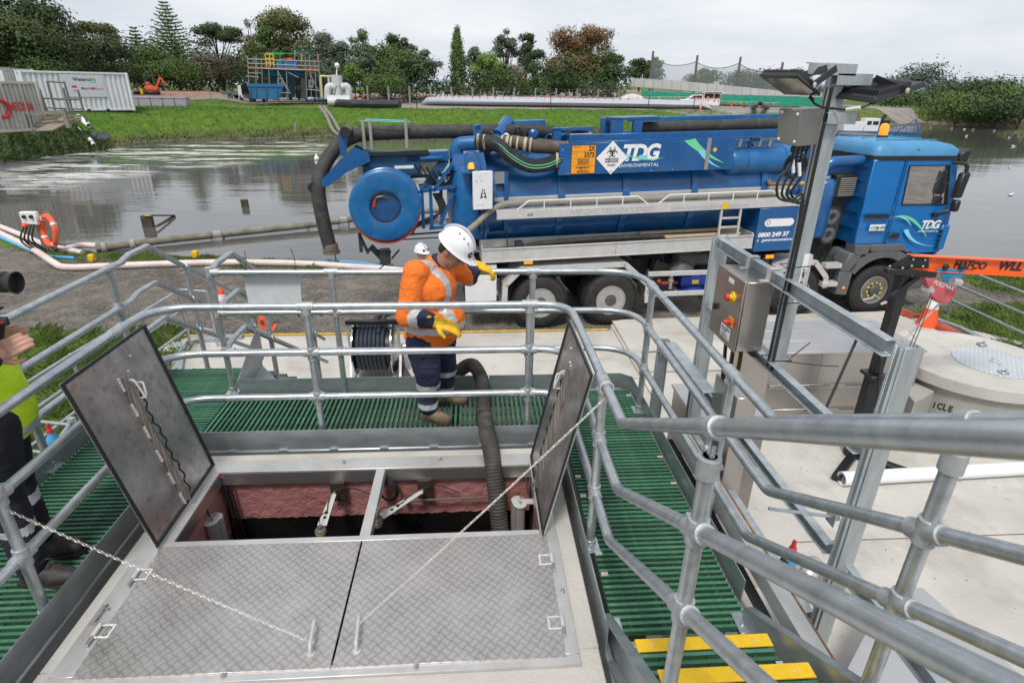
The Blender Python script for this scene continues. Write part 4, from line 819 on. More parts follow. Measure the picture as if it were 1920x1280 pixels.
# floodlights
def flood(lb,c,ux,uy,w,h,d,face,arms):
    """c centre of the front glass, ux across, uy up the lamp, normal = light direction"""
    c=V(c);ux=V(ux).normalized();uy=V(uy);uy=(uy-ux*uy.dot(ux)).normalized();n=ux.cross(uy);n=n if n.z < 0 else -n
    t=thing('floodlight',lb,'floodlight',c,0,'floodlights on the mast');P=lambda a,bb,k:c+ux*a+uy*bb-n*k
    b=B();H=[P(-w/2,-h/2,0),P(w/2,-h/2,0),P(w/2,h/2,0),P(-w/2,h/2,0)];G=[P(-w/2*.93,-h/2*.9,d*.55),P(w/2*.93,-h/2*.9,d*.55),P(w/2*.93,h/2*.9,d*.55),P(-w/2*.93,h/2*.9,d*.55)]
    b.hexa(H+G);mesh('housing',b,BLK,t,bev=.004)
    b=B();b.hexa([P(-w*.3,-h*.32,d*.55),P(w*.3,-h*.32,d*.55),P(w*.3,h*.32,d*.55),P(-w*.3,h*.32,d*.55),P(-w*.27,-h*.3,d*.8),P(w*.27,-h*.3,d*.8),P(w*.27,h*.3,d*.8),P(-w*.27,h*.3,d*.8)]);mesh('driver_case',b,BLK,t,bev=.003)
    for i in range(14):
        a=-w*.44+w*.88*i/13;b=B();b.hexa([P(a-.003,-h*.43,d*.55),P(a+.003,-h*.43,d*.55),P(a+.003,h*.2,d*.55),P(a-.003,h*.2,d*.55),P(a-.003,-h*.40,d),P(a+.003,-h*.40,d),P(a+.003,h*.18,d),P(a-.003,h*.18,d)]);mesh('cooling_fin',b,BLK,t)
    b=B();k=-.001;b.add([P(-w*.42,-h*.36,k),P(w*.42,-h*.36,k),P(w*.42,h*.30,k),P(-w*.42,h*.30,k)],[(0,1,2,3)]);mesh('reflector',b,mat('lamp reflector',(.22,.22,.21),.2,.8,.5,9,col2=(.6,.6,.57),aniso=(5,1,1)),t)
    b=B();k=-.003;b.add([P(-w*.46,-h*.42,k),P(w*.46,-h*.42,k),P(w*.46,h*.42,k),P(-w*.46,h*.42,k)],[(0,1,2,3)]);mesh('glass',b,mat('lamp glass',(.9,.95,.95),.03,trans=.95,var=.01),t)
    for s in (-1,1):
        p=P(s*(w/2+.006),arms[0],d*.35);b=B();b.bar(p,V(arms[1])+ux*(s*.02),.006,.03,n);mesh('bracket_arm',b,BLK,t,bev=.001)
        b=B();b.lathe(p,ux*s,[(.012,.003),(.012,.009),(.006,.012)],10);mesh('pivot_bolt',b,ALUW,t)
    return t,P
A_=gy(1414,141,2.75);B_=gy(1487,142,2.62);D_=gy(1477,179,2.95)
t1,P1=flood('left floodlight facing down with its pale glass showing, on the mast top',(B_+D_)/2,B_-A_,D_-A_,(B_-A_).length,(D_-A_).length*.95,.035,0,(.02,gy(1560,128,2.80)))
b=B();p=gy(1518,181,2.86);b.tube(curve([p,p+V((.02,-.02,-.03)),gy(1545,202,2.84),gy(1562,204,2.84)]),.005,6);b.cyl(p,p+V((.015,-.015,-.02)),.008,8);mesh('cable',b,BLK,t1)
E_=gy(1576,186,2.84);H_=gy(1652,196,2.66);F_=gy(1650,154,3.04)
t2,P2=flood('right floodlight seen from behind with black cooling fins, on the mast top',(H_+F_)/2,H_-E_,F_-E_,(H_-E_).length,(F_-E_).length,.045,0,(.02,gy(1632,146,2.85)))
b=B();p=gy(1636,193,2.72);b.tube(curve([p,gy(1618,201,2.72),gy(1585,206,2.78),gy(1560,203,2.83)]),.005,6);b.cyl(p,p+V((.02,0,.008)),.01,8);mesh('cable',b,BLK,t2)
b=B();b.tube([gy(1613,202,2.72),gy(1587,205.5,2.775)],.0075,8);mesh('cable_tag',b,WHTP,t2)
# stainless cabinets on the pad
def cabinet(lb,x0,x1,y0,y1,z1,shelves=(),m=SSTL):
    t=thing('steel_cabinet',lb,'cabinet',((x0+x1)/2,(y0+y1)/2,PZ));b=B();b.box(x0,y0,PZ+.02,x1,y1,z1-.03);mesh('body',b,m,t,bev=.004)
    n=max(1,int(round((y1-y0)/.33)))
    for i in range(n):b=B();b.box(x0-.02,y0-.02+(y1-y0+.04)*i/n+.002,z1-.028,x1+.02,y0-.02+(y1-y0+.04)*(i+1)/n-.002,z1+.003*math.sin(i));mesh('lid_panel',b,mat('matt stainless top',(.50,.49,.49),.42,.55,.06,3),t,bev=.002)
    for z in shelves:
        b=B();b.box(x0+.02,y0-.03,z,x1-.02,y0-.002,z+.06);s=mesh('ledge',b,m,t,bev=.003)
        k=int((x1-x0)/.42)
        for i in range(k):b=B();xx=x0+.08+(x1-x0-.1)*i/k;b.box(xx,y0-.0315,z+.045,xx+.28,y0-.0305,z+.055);mesh('slot',b,BLK,s)
    return t
mc=cabinet('large low stainless cabinet on the concrete pad behind the frame',3.75,5.75,6.4,7.42,-.62,(-1.14,-1.5))
for x in (4.4,5.1):b=B();b.box(x,6.396,-1.08,x+.006,6.399,-.66);mesh('panel_seam',b,mat('seam',(.2,.19,.18),.6),mc)
cabinet('narrow stainless cabinet standing close beside the walkway behind the low channel post',1.95,2.62,4.35,4.95,-.28)
cabinet('small stainless box low beside the walkway under the near handrail',1.52,1.66,2.95,3.5,-.28)
b=B();q=[gz(1665,1106,-1.1),gz(1728,1104,-1.1),gz(1960,1310,-1.1),gz(1560,1310,-1.1)]
fb=thing('steel_cabinet','grey stainless cabinet at the bottom right corner of the pad','cabinet',(3.3,2.6,PZ));b.plate([q[3],q[2],q[1],q[0]],.02);mesh('lid_panel',b,mat('matt stainless top',(.50,.49,.49)),fb,bev=.002)
b=B();lo=[V((p.x,p.y,PZ)) for p in q];hi=[V((p.x,p.y,-1.12)) for p in q];k=[3,2,1,0];b.hexa([lo[i] for i in k]+[hi[i] for i in k]);mesh('body',b,SSTL,fb)
# cable duct beside the walkway
z_=gx(1413,1000,1.50).z
du=thing('cable_duct','aluminium cable duct with rusty edge running along the right side of the walkway','duct',(1.5,2.5,z_));b=B();b.box(1.42,.6,z_-.1,1.50,3.6,z_);mesh('duct_lid',b,ALUW,du,bev=.003)
b=B();b.box(1.502,.6,z_-.08,1.512,3.6,z_-.002);mesh('rusty_edge',b,mat('rusty edge',(.28,.15,.07),.8,var=.5,nscale=12),du)
for i in range(5):b=B();x=1.37+.012*i;b.tube(curve([(x,3.5,z_-.12),(x+.01,2.8,z_-.14),(x-.012,2.1,z_-.12),(x,1.2,z_-.16),(x,.5,z_-.2)]),.007,6);mesh('cable',b,BLK,du)
def tap(p,lb,s=1.):
    p=V(p);t=thing('blue_red_coupling',lb,'coupling',p,0,'blue couplings with red caps');b=B();b.lathe(p,(0,0,1),[(.05*s,0),(.055*s,.02*s),(.055*s,.09*s),(.035*s,.12*s),(.03*s,.16*s)],18);mesh('body',b,mat('sky blue plastic',(.07,.35,.62),.4),t)
    b=B();b.lathe(p+V((0,0,.16*s)),(0,0,1),[(.032*s,0),(.028*s,.03*s),(.02*s,.035*s),(.016*s,.09*s),(.011*s,.1*s)],14);mesh('cap',b,REDP,t)
    b=B();b.cyl(p+V((-.07*s,0,-.03)),p+V((-.02*s,0,.07*s)),.045*s,12);mesh('black_grip',b,RUB,t)
    b=B();b.cyl(p-V((0,0,.4)),p,.03*s,10);mesh('stem',b,ALU,t)
tap(gz(1478,1060,-.75),'blue coupling with red cap low beside the steps on the right',.9);tap(gz(103,835,-.5),'blue coupling with red cap beyond the left walkway',.85)
b=B();p=gz(1513,1080,-.9);b.tube(fillet([p+V((0,0,-.7)),p+V((0,0,.0)),p+V((.12,.12,.03)),p+V((.3,.1,-.5))],.1,5),.065,16);top('vent_elbow',b,ALU,'stainless pipe elbow standing beside the blue coupling on the right','pipe')
# white pipe on the pad
a=gz(1578,897,PZ+.09);c=gz(2050,870,PZ+.09);b=B();d=(c-a).normalized()
b.lathe(a,d,[(.073,.4),(.073,0),(.083,0),(.083,.4),(.083,(c-a).length),(.05,(c-a).length)],26);top('pvc_pipe',b,WHTP,'white plastic pipe lying across the concrete pad','pipe')
# ============================================================ round concrete tank
L_=-.9;pf=gz(1950,737,L_);p1=gz(1709,681,L_);ax_=p1.x-pf.x;ay_=p1.y-pf.y;TR=(ax_*ax_+ay_*ay_)/(2*ay_);TC=V((pf.x,pf.y+TR,0))
tk=thing('concrete_tank','round concrete tank with overhanging lid and stencilled letters at the right edge','tank',(TC.x,TC.y,PZ))
b=B();b.lathe((TC.x,TC.y,PZ),(0,0,1),[(TR-.07,0),(TR-.07,L_-PZ-.165)],72);mesh('wall',b,CONCG,tk)
b=B();b.lathe((TC.x,TC.y,L_-.165),(0,0,1),[(TR-.07,-.001),(TR-.012,0),(TR,.01),(TR,.155),(TR-.01,.165)],72);mesh('lid_slab',b,CONC,tk)
cc=gz(1868,680,L_);hr=.50
b=B();b.lathe((cc.x,cc.y,L_+.002),(0,0,1),[(hr,0),(hr,.012)],48);mesh('round_hatch',b,tread('galvanised tread plate',(.44,.47,.49),(.58,.60,.62),.45,.35,.05),tk,label='round tread plate hatch with two lugs')
for p in (gz(1840,648,L_),gz(1880,701,L_)):b=B();b.box(p.x-.05,p.y-.05,L_+.014,p.x+.05,p.y+.05,L_+.04);b.box(p.x-.035,p.y-.01,L_+.04,p.x+.035,p.y+.01,L_+.075);mesh('lug',b,GALV,tk,bev=.006)
p=gz(1858,676,L_+.02);handle(p,p+V((.02,-.13,0)),tk,.009,.05)
ang=math.atan2(gz(1800,800,-1.4).y-TC.y,gz(1800,800,-1.4).x-TC.x)
# stencilled letters curved on the wall
def wallpt(px,py):
    r=ray(px,py);o=EYE;A=r.x*r.x+r.y*r.y;Bq=2*((o.x-TC.x)*r.x+(o.y-TC.y)*r.y);Cq=(o.x-TC.x)**2+(o.y-TC.y)**2-(TR-.07)**2;D_=Bq*Bq-4*A*Cq
    return o+r*((-Bq-math.sqrt(max(D_,0)))/(2*A))
for ch,px,py in (('I',1751,756),('C',1758,757),('L',1769,760),('E',1779,763)):
    p=wallpt(px,py);n=V((p.x-TC.x,p.y-TC.y,0)).normalized();ux=V((-n.y,n.x,0))
    text(ch,.12,basis(p+n*.002-V((0,0,.06)),ux,(0,0,1)),BLK,tk,ext=.0005,bold=.004,sx=.75)
b=B();p=wallpt(1900,788);n=V((p.x-TC.x,p.y-TC.y,0)).normalized();b.lathe(p-n*.01,n,[(.05,0),(.05,.013)],18);mesh('patch',b,mat('dark grout',(.16,.155,.14),.95),tk)
bl=thing('concrete_block','square concrete block standing against the round tank','block',(5.2,5.9,PZ))
q=[gz(1705,712,L_-.22),gz(1700,735,L_-.22),gz(1716,753,L_-.22),gz(1753,733,L_-.22)]
b=B();lo=[V((p.x,p.y,PZ)) for p in q];b.hexa([lo[0],lo[1],lo[2],lo[3]]+q);mesh('block_body',b,CONCG,bl,bev=.01)
# ============================================================ workshop crane
cr_=thing('jib_crane','black post crane with an orange jib, blue trolley and pink hoist','crane',(4.75,5.82,PZ))
cx,cy=4.68,5.8
b=B();b.box(cx-.055,cy-.055,-.62,cx+.055,cy+.055,.72);mesh('upper_post',b,BLKP,cr_,bev=.006)
b=B();b.box(cx-.07,cy-.07,PZ+.02,cx+.07,cy+.07,-.66);mesh('lower_post',b,BLK,cr_,bev=.006)
b=B();b.box(cx-.11,cy-.11,-.665,cx+.11,cy+.11,-.625);mesh('slew_plate',b,BLKP,cr_,bev=.004)
b=B();b.bar((cx-.5,cy-.5,PZ+.05),(cx+.1,cy+.05,PZ+.05),.1,.07);b.bar((cx+.5,cy-.5,PZ+.05),(cx-.05,cy+.05,PZ+.05),.1,.07);mesh('base_leg',b,BLKP,cr_,bev=.004)
J0,J1=gy(1705,478,5.74),gy(1990,492,5.74);K0,K1=gy(1704,505,5.74),gy(1990,520,5.74)
b=B();b.hexa([K0+V((0,-.004,0)),K1+V((0,-.004,0)),K1+V((0,.004,0)),K0+V((0,.004,0)),J0+V((0,-.004,0)),J1+V((0,-.004,0)),J1+V((0,.004,0)),J0+V((0,.004,0))]);b.bar(J0,J1,.10,.008);b.bar(K0,K1,.10,.008);mesh('jib_beam',b,ORGP,cr_,bev=.001)
yp=5.733
def onj(pts,t,nm,m,y=yp):b=B();p=[gy(x,yy,y) for x,yy in pts];b.plate(p,t);return mesh(nm,b,m,cr_,bev=.001)
onj([(1663,502),(1742,503),(1742,480),(1706,477)][::-1],.006,'gusset_plate',BLKP,5.728)
b=B();b.bar(gy(1660,507,5.70),gy(1752,514,5.70),.07,.06);mesh('jib_arm',b,BLKP,cr_,bev=.005)
b=B();b.bar(gy(1673,556,5.76),gy(1722,517,5.73),.05,.05);mesh('brace',b,BLKP,cr_,bev=.004)
for px,py in ((1712,486),(1734,487),(1709,498),(1730,499),(1668,499),(1692,502)):b=B();b.lathe(gy(px,py,5.722),(0,-1,0),[(.012,0),(.012,.008)],6);mesh('bolt',b,ALUW,cr_)
ms=(gy(1900,505,5.73)-gy(1820,500,5.73));ms=basis(gy(1787,501,yp-.002),ms,(0,0,1))
text('HAFCO',.105,ms,BLK,cr_,bold=.003,ext=.0005,shear=.15,sx=1.05);text('WLL',.14,basis(gy(1869,505,yp-.002),J1-J0,(0,0,1)),BLK,cr_,bold=.005,ext=.0005,shear=.2)
b=B();b.tube([gy(1793,489,yp-.002),gy(1828,490,yp-.002),gy(1836,497,yp-.002)],.004,6);b.tube([gy(1797,504,yp-.002),gy(1826,505,yp-.002)],.004,6);mesh('lettering',b,BLK,cr_)
tr=mat('blue trolley paint',(.03,.22,.42),.4)
onj([(1770,532),(1796,534),(1803,517),(1811,514),(1811,506),(1757,503),(1757,510),(1765,514)][::-1],.008,'trolley_plate',tr,5.70)
for px in (1772,1802):b=B();b.lathe(gy(px,500,5.70),(0,-1,0),[(.03,0),(.034,.01),(.034,.02),(.02,.03)],16);mesh('trolley_wheel',b,BLK,cr_)
pk=mat('faded red hoist',(.55,.10,.12),.5,var=.15,nscale=8)
b=B();b.prism([(0,0),(.36,-.09),(.42,-.17),(.36,-.28),(.26,-.30),(.12,-.2),(.06,-.1)],gy(1736,521,5.66),(1,0,0),(0,0,1),-.12);mesh('hoist_body',b,pk,cr_,bev=.008)
b=B();b.cyl(gy(1737,537,5.7),gy(1748,548,5.72),.055,18);mesh('hoist_drum',b,ALU,cr_);b=B();b.cyl(gy(1785,527,5.6),gy(1800,530,5.6),.04,14);mesh('hoist_motor',b,ALU,cr_)
text('PULLMAX',.06,basis(gy(1749,532,5.53),(1,0,-.3),(.3,0,1)),ALUW,cr_,bold=.002,ext=.0005,shear=.1)
b=B();b.tube(curve([gy(1748,557,5.6),gy(1728,610,5.2),gy(1712,650,3.8)]),.004,6);b.tube(curve([gy(1744,556,5.6),gy(1722,610,5.2),gy(1706,648,3.8)]),.004,6);mesh('cable',b,BLK,cr_)
b=B();b.tube(fillet([gy(1618,562,5.6),gy(1636,558,5.6),gy(1640,552,5.65),gy(1650,560,5.72)],.03,4),.008,8);b.cyl(gy(1652,570,5.7),gy(1662,566,5.7),.015,8);mesh('crank_handle',b,ALU,cr_)
b=B();b.tube(fillet([gy(1585,612,5.5),gy(1592,622,5.5),gy(1628,640,5.5),gy(1650,645,5.6)],.05,5),.02,8);mesh('grab_handle',b,BLK,cr_)
b=B();b.cyl(gy(1610,628,5.6),gy(1533,800,5.3),.016,8);b.cyl(gy(1655,640,5.75),gy(1640,800,5.6),.016,8);mesh('stay_rod',b,BLK,cr_)
b=B();b.cyl(gy(1770,560,5.9),gy(1692,640,5.5),.012,8);b.cyl(gy(1770,560,5.9),gy(1800,520,5.9),.012,8);b.cyl(gy(1704,620,5.6),gy(1716,634,5.6),.006,6);mesh('light_stay',b,ALU,cr_)
# ============================================================ cones, reel, hoses
def cone(p,h,lb,rz=0.):
    p=V(p);t=thing('traffic_cone',lb,'traffic cone',p,rz,'traffic cones');w=h*.29;pr=lambda f:w*.72*(1-f)+.028*f
    b=B();b.box(-w,-w,0,w,w,.03*h);mesh('base',b,ORG,t,bev=.02*h,local=True)
    b=B();b.lathe((0,0,.03*h),(0,0,1),[(pr(0)*1.05,0),(pr(0),.04*h),(pr(.45),.45*h)],24);mesh('cone_body',b,ORG,t,local=True)
    b=B();b.lathe((0,0,.03*h+.45*h),(0,0,1),[(pr(.45)+.001,0),(pr(.66)+.001,.2*h)],24);mesh('reflective_band',b,WHT,t,local=True)
    b=B();b.lathe((0,0,.03*h+.65*h),(0,0,1),[(pr(.66),0),(.03,.33*h),(.024,.35*h)],24);mesh('cone_tip',b,ORG,t,local=True)
    return t
cone(gz(1735,614,PZ),.86,'orange road cone with one white band beside the crane, bent tip near the truck',.2)
ct=cone(gz(487,628,GZ)+V((0,.35,0)),.62,'orange road cone with white band behind the sign board',.1)
text('R',.12,basis((-.05,-.155,.13),(1,0,0),(0,.25,1)),BLK,ct,bold=.004,local=True)
cone(gz(410,600,GZ)+V((0,.35,0)),.62,'slim orange road cone behind the left rail post',.4)
HR_=thing('hose_reel','chrome hose reel wound with black hose behind the back walkway','hose reel',(-1.5,8.25,PZ));rx0,rx1,ry,rz_=-1.93,-1.18,8.32,PZ+.47
for x in (rx0+.06,rx1-.12):b=B();b.lathe((x,ry,rz_),(1,0,0),[(.03,0),(.40,0),(.42,.012),(.42,.03),(.38,.034),(.05,.03)],40);mesh('flange',b,mat('polished metal',(.6,.6,.58),.12,1.),HR_)
for k in range(7):
    x=rx0+.15+k*.062;b=B();b.tube([V((x+.004*math.sin(a*2),ry+.33*math.cos(a),rz_+.33*math.sin(a))) for a in np.linspace(0,6.28,30)[:-1]],.032,10,closed=True);mesh('hose_turn',b,mat('navy hose',(.02,.03,.045),.45,bump=.1),HR_)
b=B();b.cyl((rx0+.1,ry,rz_),(rx1-.1,ry,rz_),.29,24);mesh('drum',b,BLK,HR_)
b=B();b.tube(curve([(rx0+.45,ry-.2,rz_+.3),(rx0+.5,ry+.1,rz_+.42),(rx0+.62,ry+.3,rz_+.55),gy(745,590,9.6)]),.033,10);mesh('hose_tail',b,mat('navy hose',(.02,.03,.045)),HR_)
for x in (rx0,rx1):
    b=B()
    for s in (-.3,.3):b.bar((x,ry+s,PZ),(x,ry,rz_+.02),.04,.012,(0,1,0))
    b.box(x-.03,ry-.36,PZ,x+.03,ry+.36,PZ+.02);b.bar((x,ry-.1,rz_),(x,ry-.12,rz_+.46),.04,.02,(0,1,0));mesh('stand',b,ALU,HR_)
b=B();b.box(rx0-.02,ry-.18,rz_+.44,rx1+.02,ry-.12,rz_+.5);b.box(rx0-.02,ry-.05,rz_+.42,rx1+.02,ry+.0,rz_+.46);mesh('top_bar',b,BLKP,HR_,bev=.004)
b=B();b.cyl((rx1-.05,ry,rz_),(rx1+.12,ry,rz_),.05,14);b.tube(fillet([(rx1+.1,ry-.0,rz_),(rx1+.2,ry-.02,rz_),(rx1+.2,ry-.05,rz_-.25)],.05,4),.03,10);mesh('swivel_joint',b,ALU,HR_)
RH=mat('red layflat hose',(.33,.055,.03),.45,0,.3,5,.1,30,dirt=.4,dcol=(.45,.12,.08))
def layflat(pts,w,h,lb):
    pts=curve([V(p) for p in pts],8);b=B();vs=[];n=12;m=len(pts)
    for i,p in enumerate(pts):
        d=(pts[min(i+1,m-1)]-pts[max(i-1,0)]);x=V((d.y,-d.x,0)).normalized()
        for j in range(n):a=2*math.pi*j/n;vs.append(p+x*(w/2*math.cos(a)*(1+.06*math.sin(i*.9)))+V((0,0,h/2*(1+math.sin(a)))))
    b.add(vs,[(i*n+j,i*n+(j+1) % n,(i+1)*n+(j+1) % n,(i+1)*n+j) for i in range(m-1) for j in range(n)]+[tuple(range(n))[::-1],tuple(range((m-1)*n,m*n))]);top('layflat_hose',b,RH,lb,'hose','red brown hoses')
layflat([gz(1666,578,GZ),gz(1690,590,GZ),gz(1718,600,GZ)],.36,.12,'short red brown flat hose lying on the gravel left of the cone')
layflat([gz(1755,614,PZ),gz(1800,640,PZ),gz(1850,672,PZ),gz(1925,722,PZ),gz(2050,800,PZ)],.30,.14,'long red brown flat hose along the pad edge right of the cone')
b=B();p=[gz(1748,603,PZ),gz(1800,622,PZ),gz(1925,690,PZ),gz(2050,762,PZ)]
for a,c in zip(p,p[1:]):b.bar(a+V((0,0,.05)),c+V((0,0,.05)),.12,.1)
top('edge_rail',b,GALVD,'grey metal edge rail between the pad and the grass at right','edge rail')
rg=thing('guardrail','thin galvanised guardrail beside the grass at the right edge','guardrail',(9.8,9.8,GZ))
q0,q1,q2=gz(1775,594,GZ),gz(1912,662,GZ),gz(2010,710,GZ)
for p,h0 in ((q0,1.15),(q1,1.05),(q2,1.05)):b=B();b.cyl(p,p+V((0,0,h0)),.026,10);b.cyl(p,p+V((0,0,.03)),.06,10);mesh('post',b,GALV,rg)
for h in (1.02,.68,.36):b=B();b.tube([q0+V((0,.5,h+.02)) if h > 1 else q0+V((0,0,h)),q1+V((0,0,h)),q2+V((0,0,h))],.023,10);mesh('rail',b,GALV,rg)
# pipes at the near bank, lifebuoy, pond pipe
PKP=mat('pinkish white pipe',(.66,.52,.50),.45,0,.1,2,col2=(.74,.66,.63),dirt=.3,dcol=(.6,.30,.24));BLP=mat('pale blue pipe',(.08,.35,.62),.4)
def pipe(pts,r,m,lb,z=GZ,grp='pipes along the pond bank'):
    b=B();b.tube(curve([gz(x,y,z+r)+V((0,0,dz[0] if dz else 0)) for x,y,*dz in pts],6),r,12);return top('site_pipe',b,m,lb,'pipe',grp)
pipe([(-60,405),(0,437),(60,466),(100,492),(125,501),(200,499),(300,495),(420,492),(560,494),(700,503),(760,508)],.085,PKP,'long pinkish pipe curving along the pond bank to the truck')
pipe([(-60,404),(0,430,.1),(50,450,.1),(90,463,.05),(155,474)],.075,PKP,'shorter pinkish pipe behind the lifebuoy post');pipe([(-60,420),(0,445),(30,458),(80,478),(140,484)],.045,BLP,'light blue pipe between the pinkish pipes at the left');pipe([(595,492),(660,492),(735,503)],.045,BLP,'light blue pipe end near the truck reel')
pipe([(115,470),(150,460),(182,461)],.08,PKP,'short capped white pipe pointing at the water')
t=pipe([(20,452),(70,478),(130,495),(230,494),(380,492)],.03,BLK,'thin black pipe behind the long pinkish pipe')
lbp=thing('lifebuoy_post','leaning grey post with pump switches and an orange lifebuoy at the bank','lifebuoy post',gz(90,470,GZ));pb=gz(88,471,GZ);pt_=gy(68,405,pb.y);dp=16.6
b=B();b.bar(pb,pt_,.14,.06,(0,1,0));mesh('post',b,CONCG,lbp);b=B();q=gy(60,412,pb.y-.1);b.box(q.x-.22,q.y-.1,q.z-.12,q.x+.2,q.y+.05,q.z+.22);mesh('switch_box',b,WHT,lbp,bev=.02)
for dx_ in (-.1,.08):b=B();b.lathe((q.x+dx_,q.y-.101,q.z+.1),(0,-1,0),[(.05,0),(.04,.05)],12);mesh('socket',b,BLK,lbp)
for i in range(4):b=B();b.tube(curve([(q.x-.15+.08*i,q.y-.1,q.z-.1),(q.x-.3+.1*i,q.y-.2,q.z-.5),(q.x-.1+.1*i,q.y-.12,q.z-.8),(q.x+.15,q.y-.1,q.z-.95)]),.025,6);mesh('cable',b,BLK if i % 2 else CHAS,lbp)
b=B();b.ball((q.x-.12,q.y-.14,q.z-.12),.07);mesh('orange_plug',b,ORG,lbp)
rc=gy(92,433,pb.y-.25);b=B();ux,uz=V((.75,-.5,.1)).normalized(),V((.0,.15,1)).normalized()
for k in range(8):
    b=B();a0=k*math.pi/4;m=ORG if k % 2 else ORG;b.tube([rc+ux*(.38*math.cos(a0+u))+uz*(.38*math.sin(a0+u)) for u in np.linspace(0,math.pi/4,6)],.075,12);
    mesh('ring',b,m,lbp)
for k in range(4):b=B();a0=k*math.pi/2+.4;b.tube([rc+ux*(.38*math.cos(a0+u))+uz*(.38*math.sin(a0+u)) for u in np.linspace(0,.16,4)],.079,12);mesh('white_band',b,WHT,lbp)
b=B();b.tube([rc+ux*((.50+.03*math.sin(5*u))*math.cos(u))+uz*((.48+.03*math.cos(4*u))*math.sin(u)) for u in np.linspace(0,6.28,30)[:-1]],.012,5,closed=True);mesh('rope',b,WOOD,lbp)
pa,pe=gz(180,466,-1.95),gz(1010,372,-1.75);b=B();pts=[pa.lerp(pe,i/8)+V((0,0,.02*math.sin(i*1.7))) for i in range(9)];b.tube(pts,.105,14)
pw=thing('pond_pipe','long mossy grey pipe on concrete supports just above the pond','pipe',pa);mesh('pipe',b,mat('mossy pipe',(.20,.18,.14),.85,0,.35,2.5,.3,20,dirt=.5,dcol=(.32,.31,.28)),pw)
d=(pe-pa).normalized()
for px in (183,240):b=B();k=(gz(px,464,-1.95)-pa).length;b.lathe(pa+d*k,d,[(.12,0),(.15,.02),(.15,.12),(.12,.14)],14);mesh('coupling',b,CONCG,pw)
for px,py in ((407,440),(628,408),(787,385)):
    s=gy(px,py,0) if 0 else None;k=(gz(px,py,-1.9)-pa).length;p=pa+d*k;b=B();b.box(p.x-.17,p.y-.14,WZ-.6,p.x+.17,p.y+.14,p.z-.08);b.lathe(p-d*.12,d,[(.135,0),(.135,.24)],14);mesh('support',b,CONCG,pw,bev=.02)
for (px,py,h,w,lb) in ((460,388,.30,.13,'lone square timber stump sticking out of the pond'),(279,425,.38,.17,'timber stump with a fallen yellow tipped branch in the pond')):
    p=gz(px,py,WZ);t=thing('pond_stump',lb,'stump',p,0,'stumps in the pond');b=B();b.box(p.x-w,p.y-w*.6,WZ-.5,p.x+w,p.y+w*.6,WZ+h);mesh('stump',b,mat('wet timber',(.07,.055,.035),.8,var=.4),t,bev=.02)
    if h > .33:b=B();b.bar((p.x,p.y,WZ+h),gz(327,404,WZ+.05),.06,.05);b.bar(gz(327,404,WZ+.03),gz(293,425,WZ+.0),.07,.05);mesh('branch',b,mat('wet timber',(.07,.055,.035)),t);b=B();b.box(p.x,p.y-.15,WZ+h,p.x+.2,p.y,WZ+h+.03);mesh('yellow_moss',b,mat('yellow moss',(.4,.3,.05),.9),t)
for px,py in ((368,484),(174,491)):p=gz(px,py,GZ);b=B();b.box(p.x-.07,p.y-.07,GZ,p.x+.07,p.y+.07,GZ+.2);top('yellow_marker',b,YEL,['small yellow marker block behind the pinkish pipe near the tall weeds','tiny yellow marker at the bend of the pinkish pipe'][px < 300],'marker',bev=.02)
# ============================================================ vacuum truck
w2=gz(1142,611,GZ);K=.028
TK=thing('vacuum_truck','large blue four axle vacuum tanker truck with hose reel parked behind the walkway','truck',(w2.x,w2.y,GZ),rad(5))
def tm(nm,b,m,sh=True,par=None,bev=0,**k):
    if sh:b.v=[(x,y,z+K*x) for x,y,z in b.v]
    return mesh(nm,b,m,par or TK,bev=bev,local=True,**k)
def tt(s,size,x,z,t,m,sh=True,**k):
    ux=V((1,0,K if sh else 0));return text(s,size,basis((x,t,z+(K*x if sh else 0)),ux,(0,0,1)),m,TK,local=True,**k)
TXW=mat('white lettering',(.8,.8,.8),.5,var=.02);CYAN=mat('light blue lettering',(.22,.62,.80),.5,var=.02);GRL=mat('green stripe',(.16,.62,.32),.5,var=.02);TXG=mat('grey lettering',(.42,.42,.43),.5,var=.03);TXD=mat('faded dark blue lettering',(.01,.08,.26),.5)
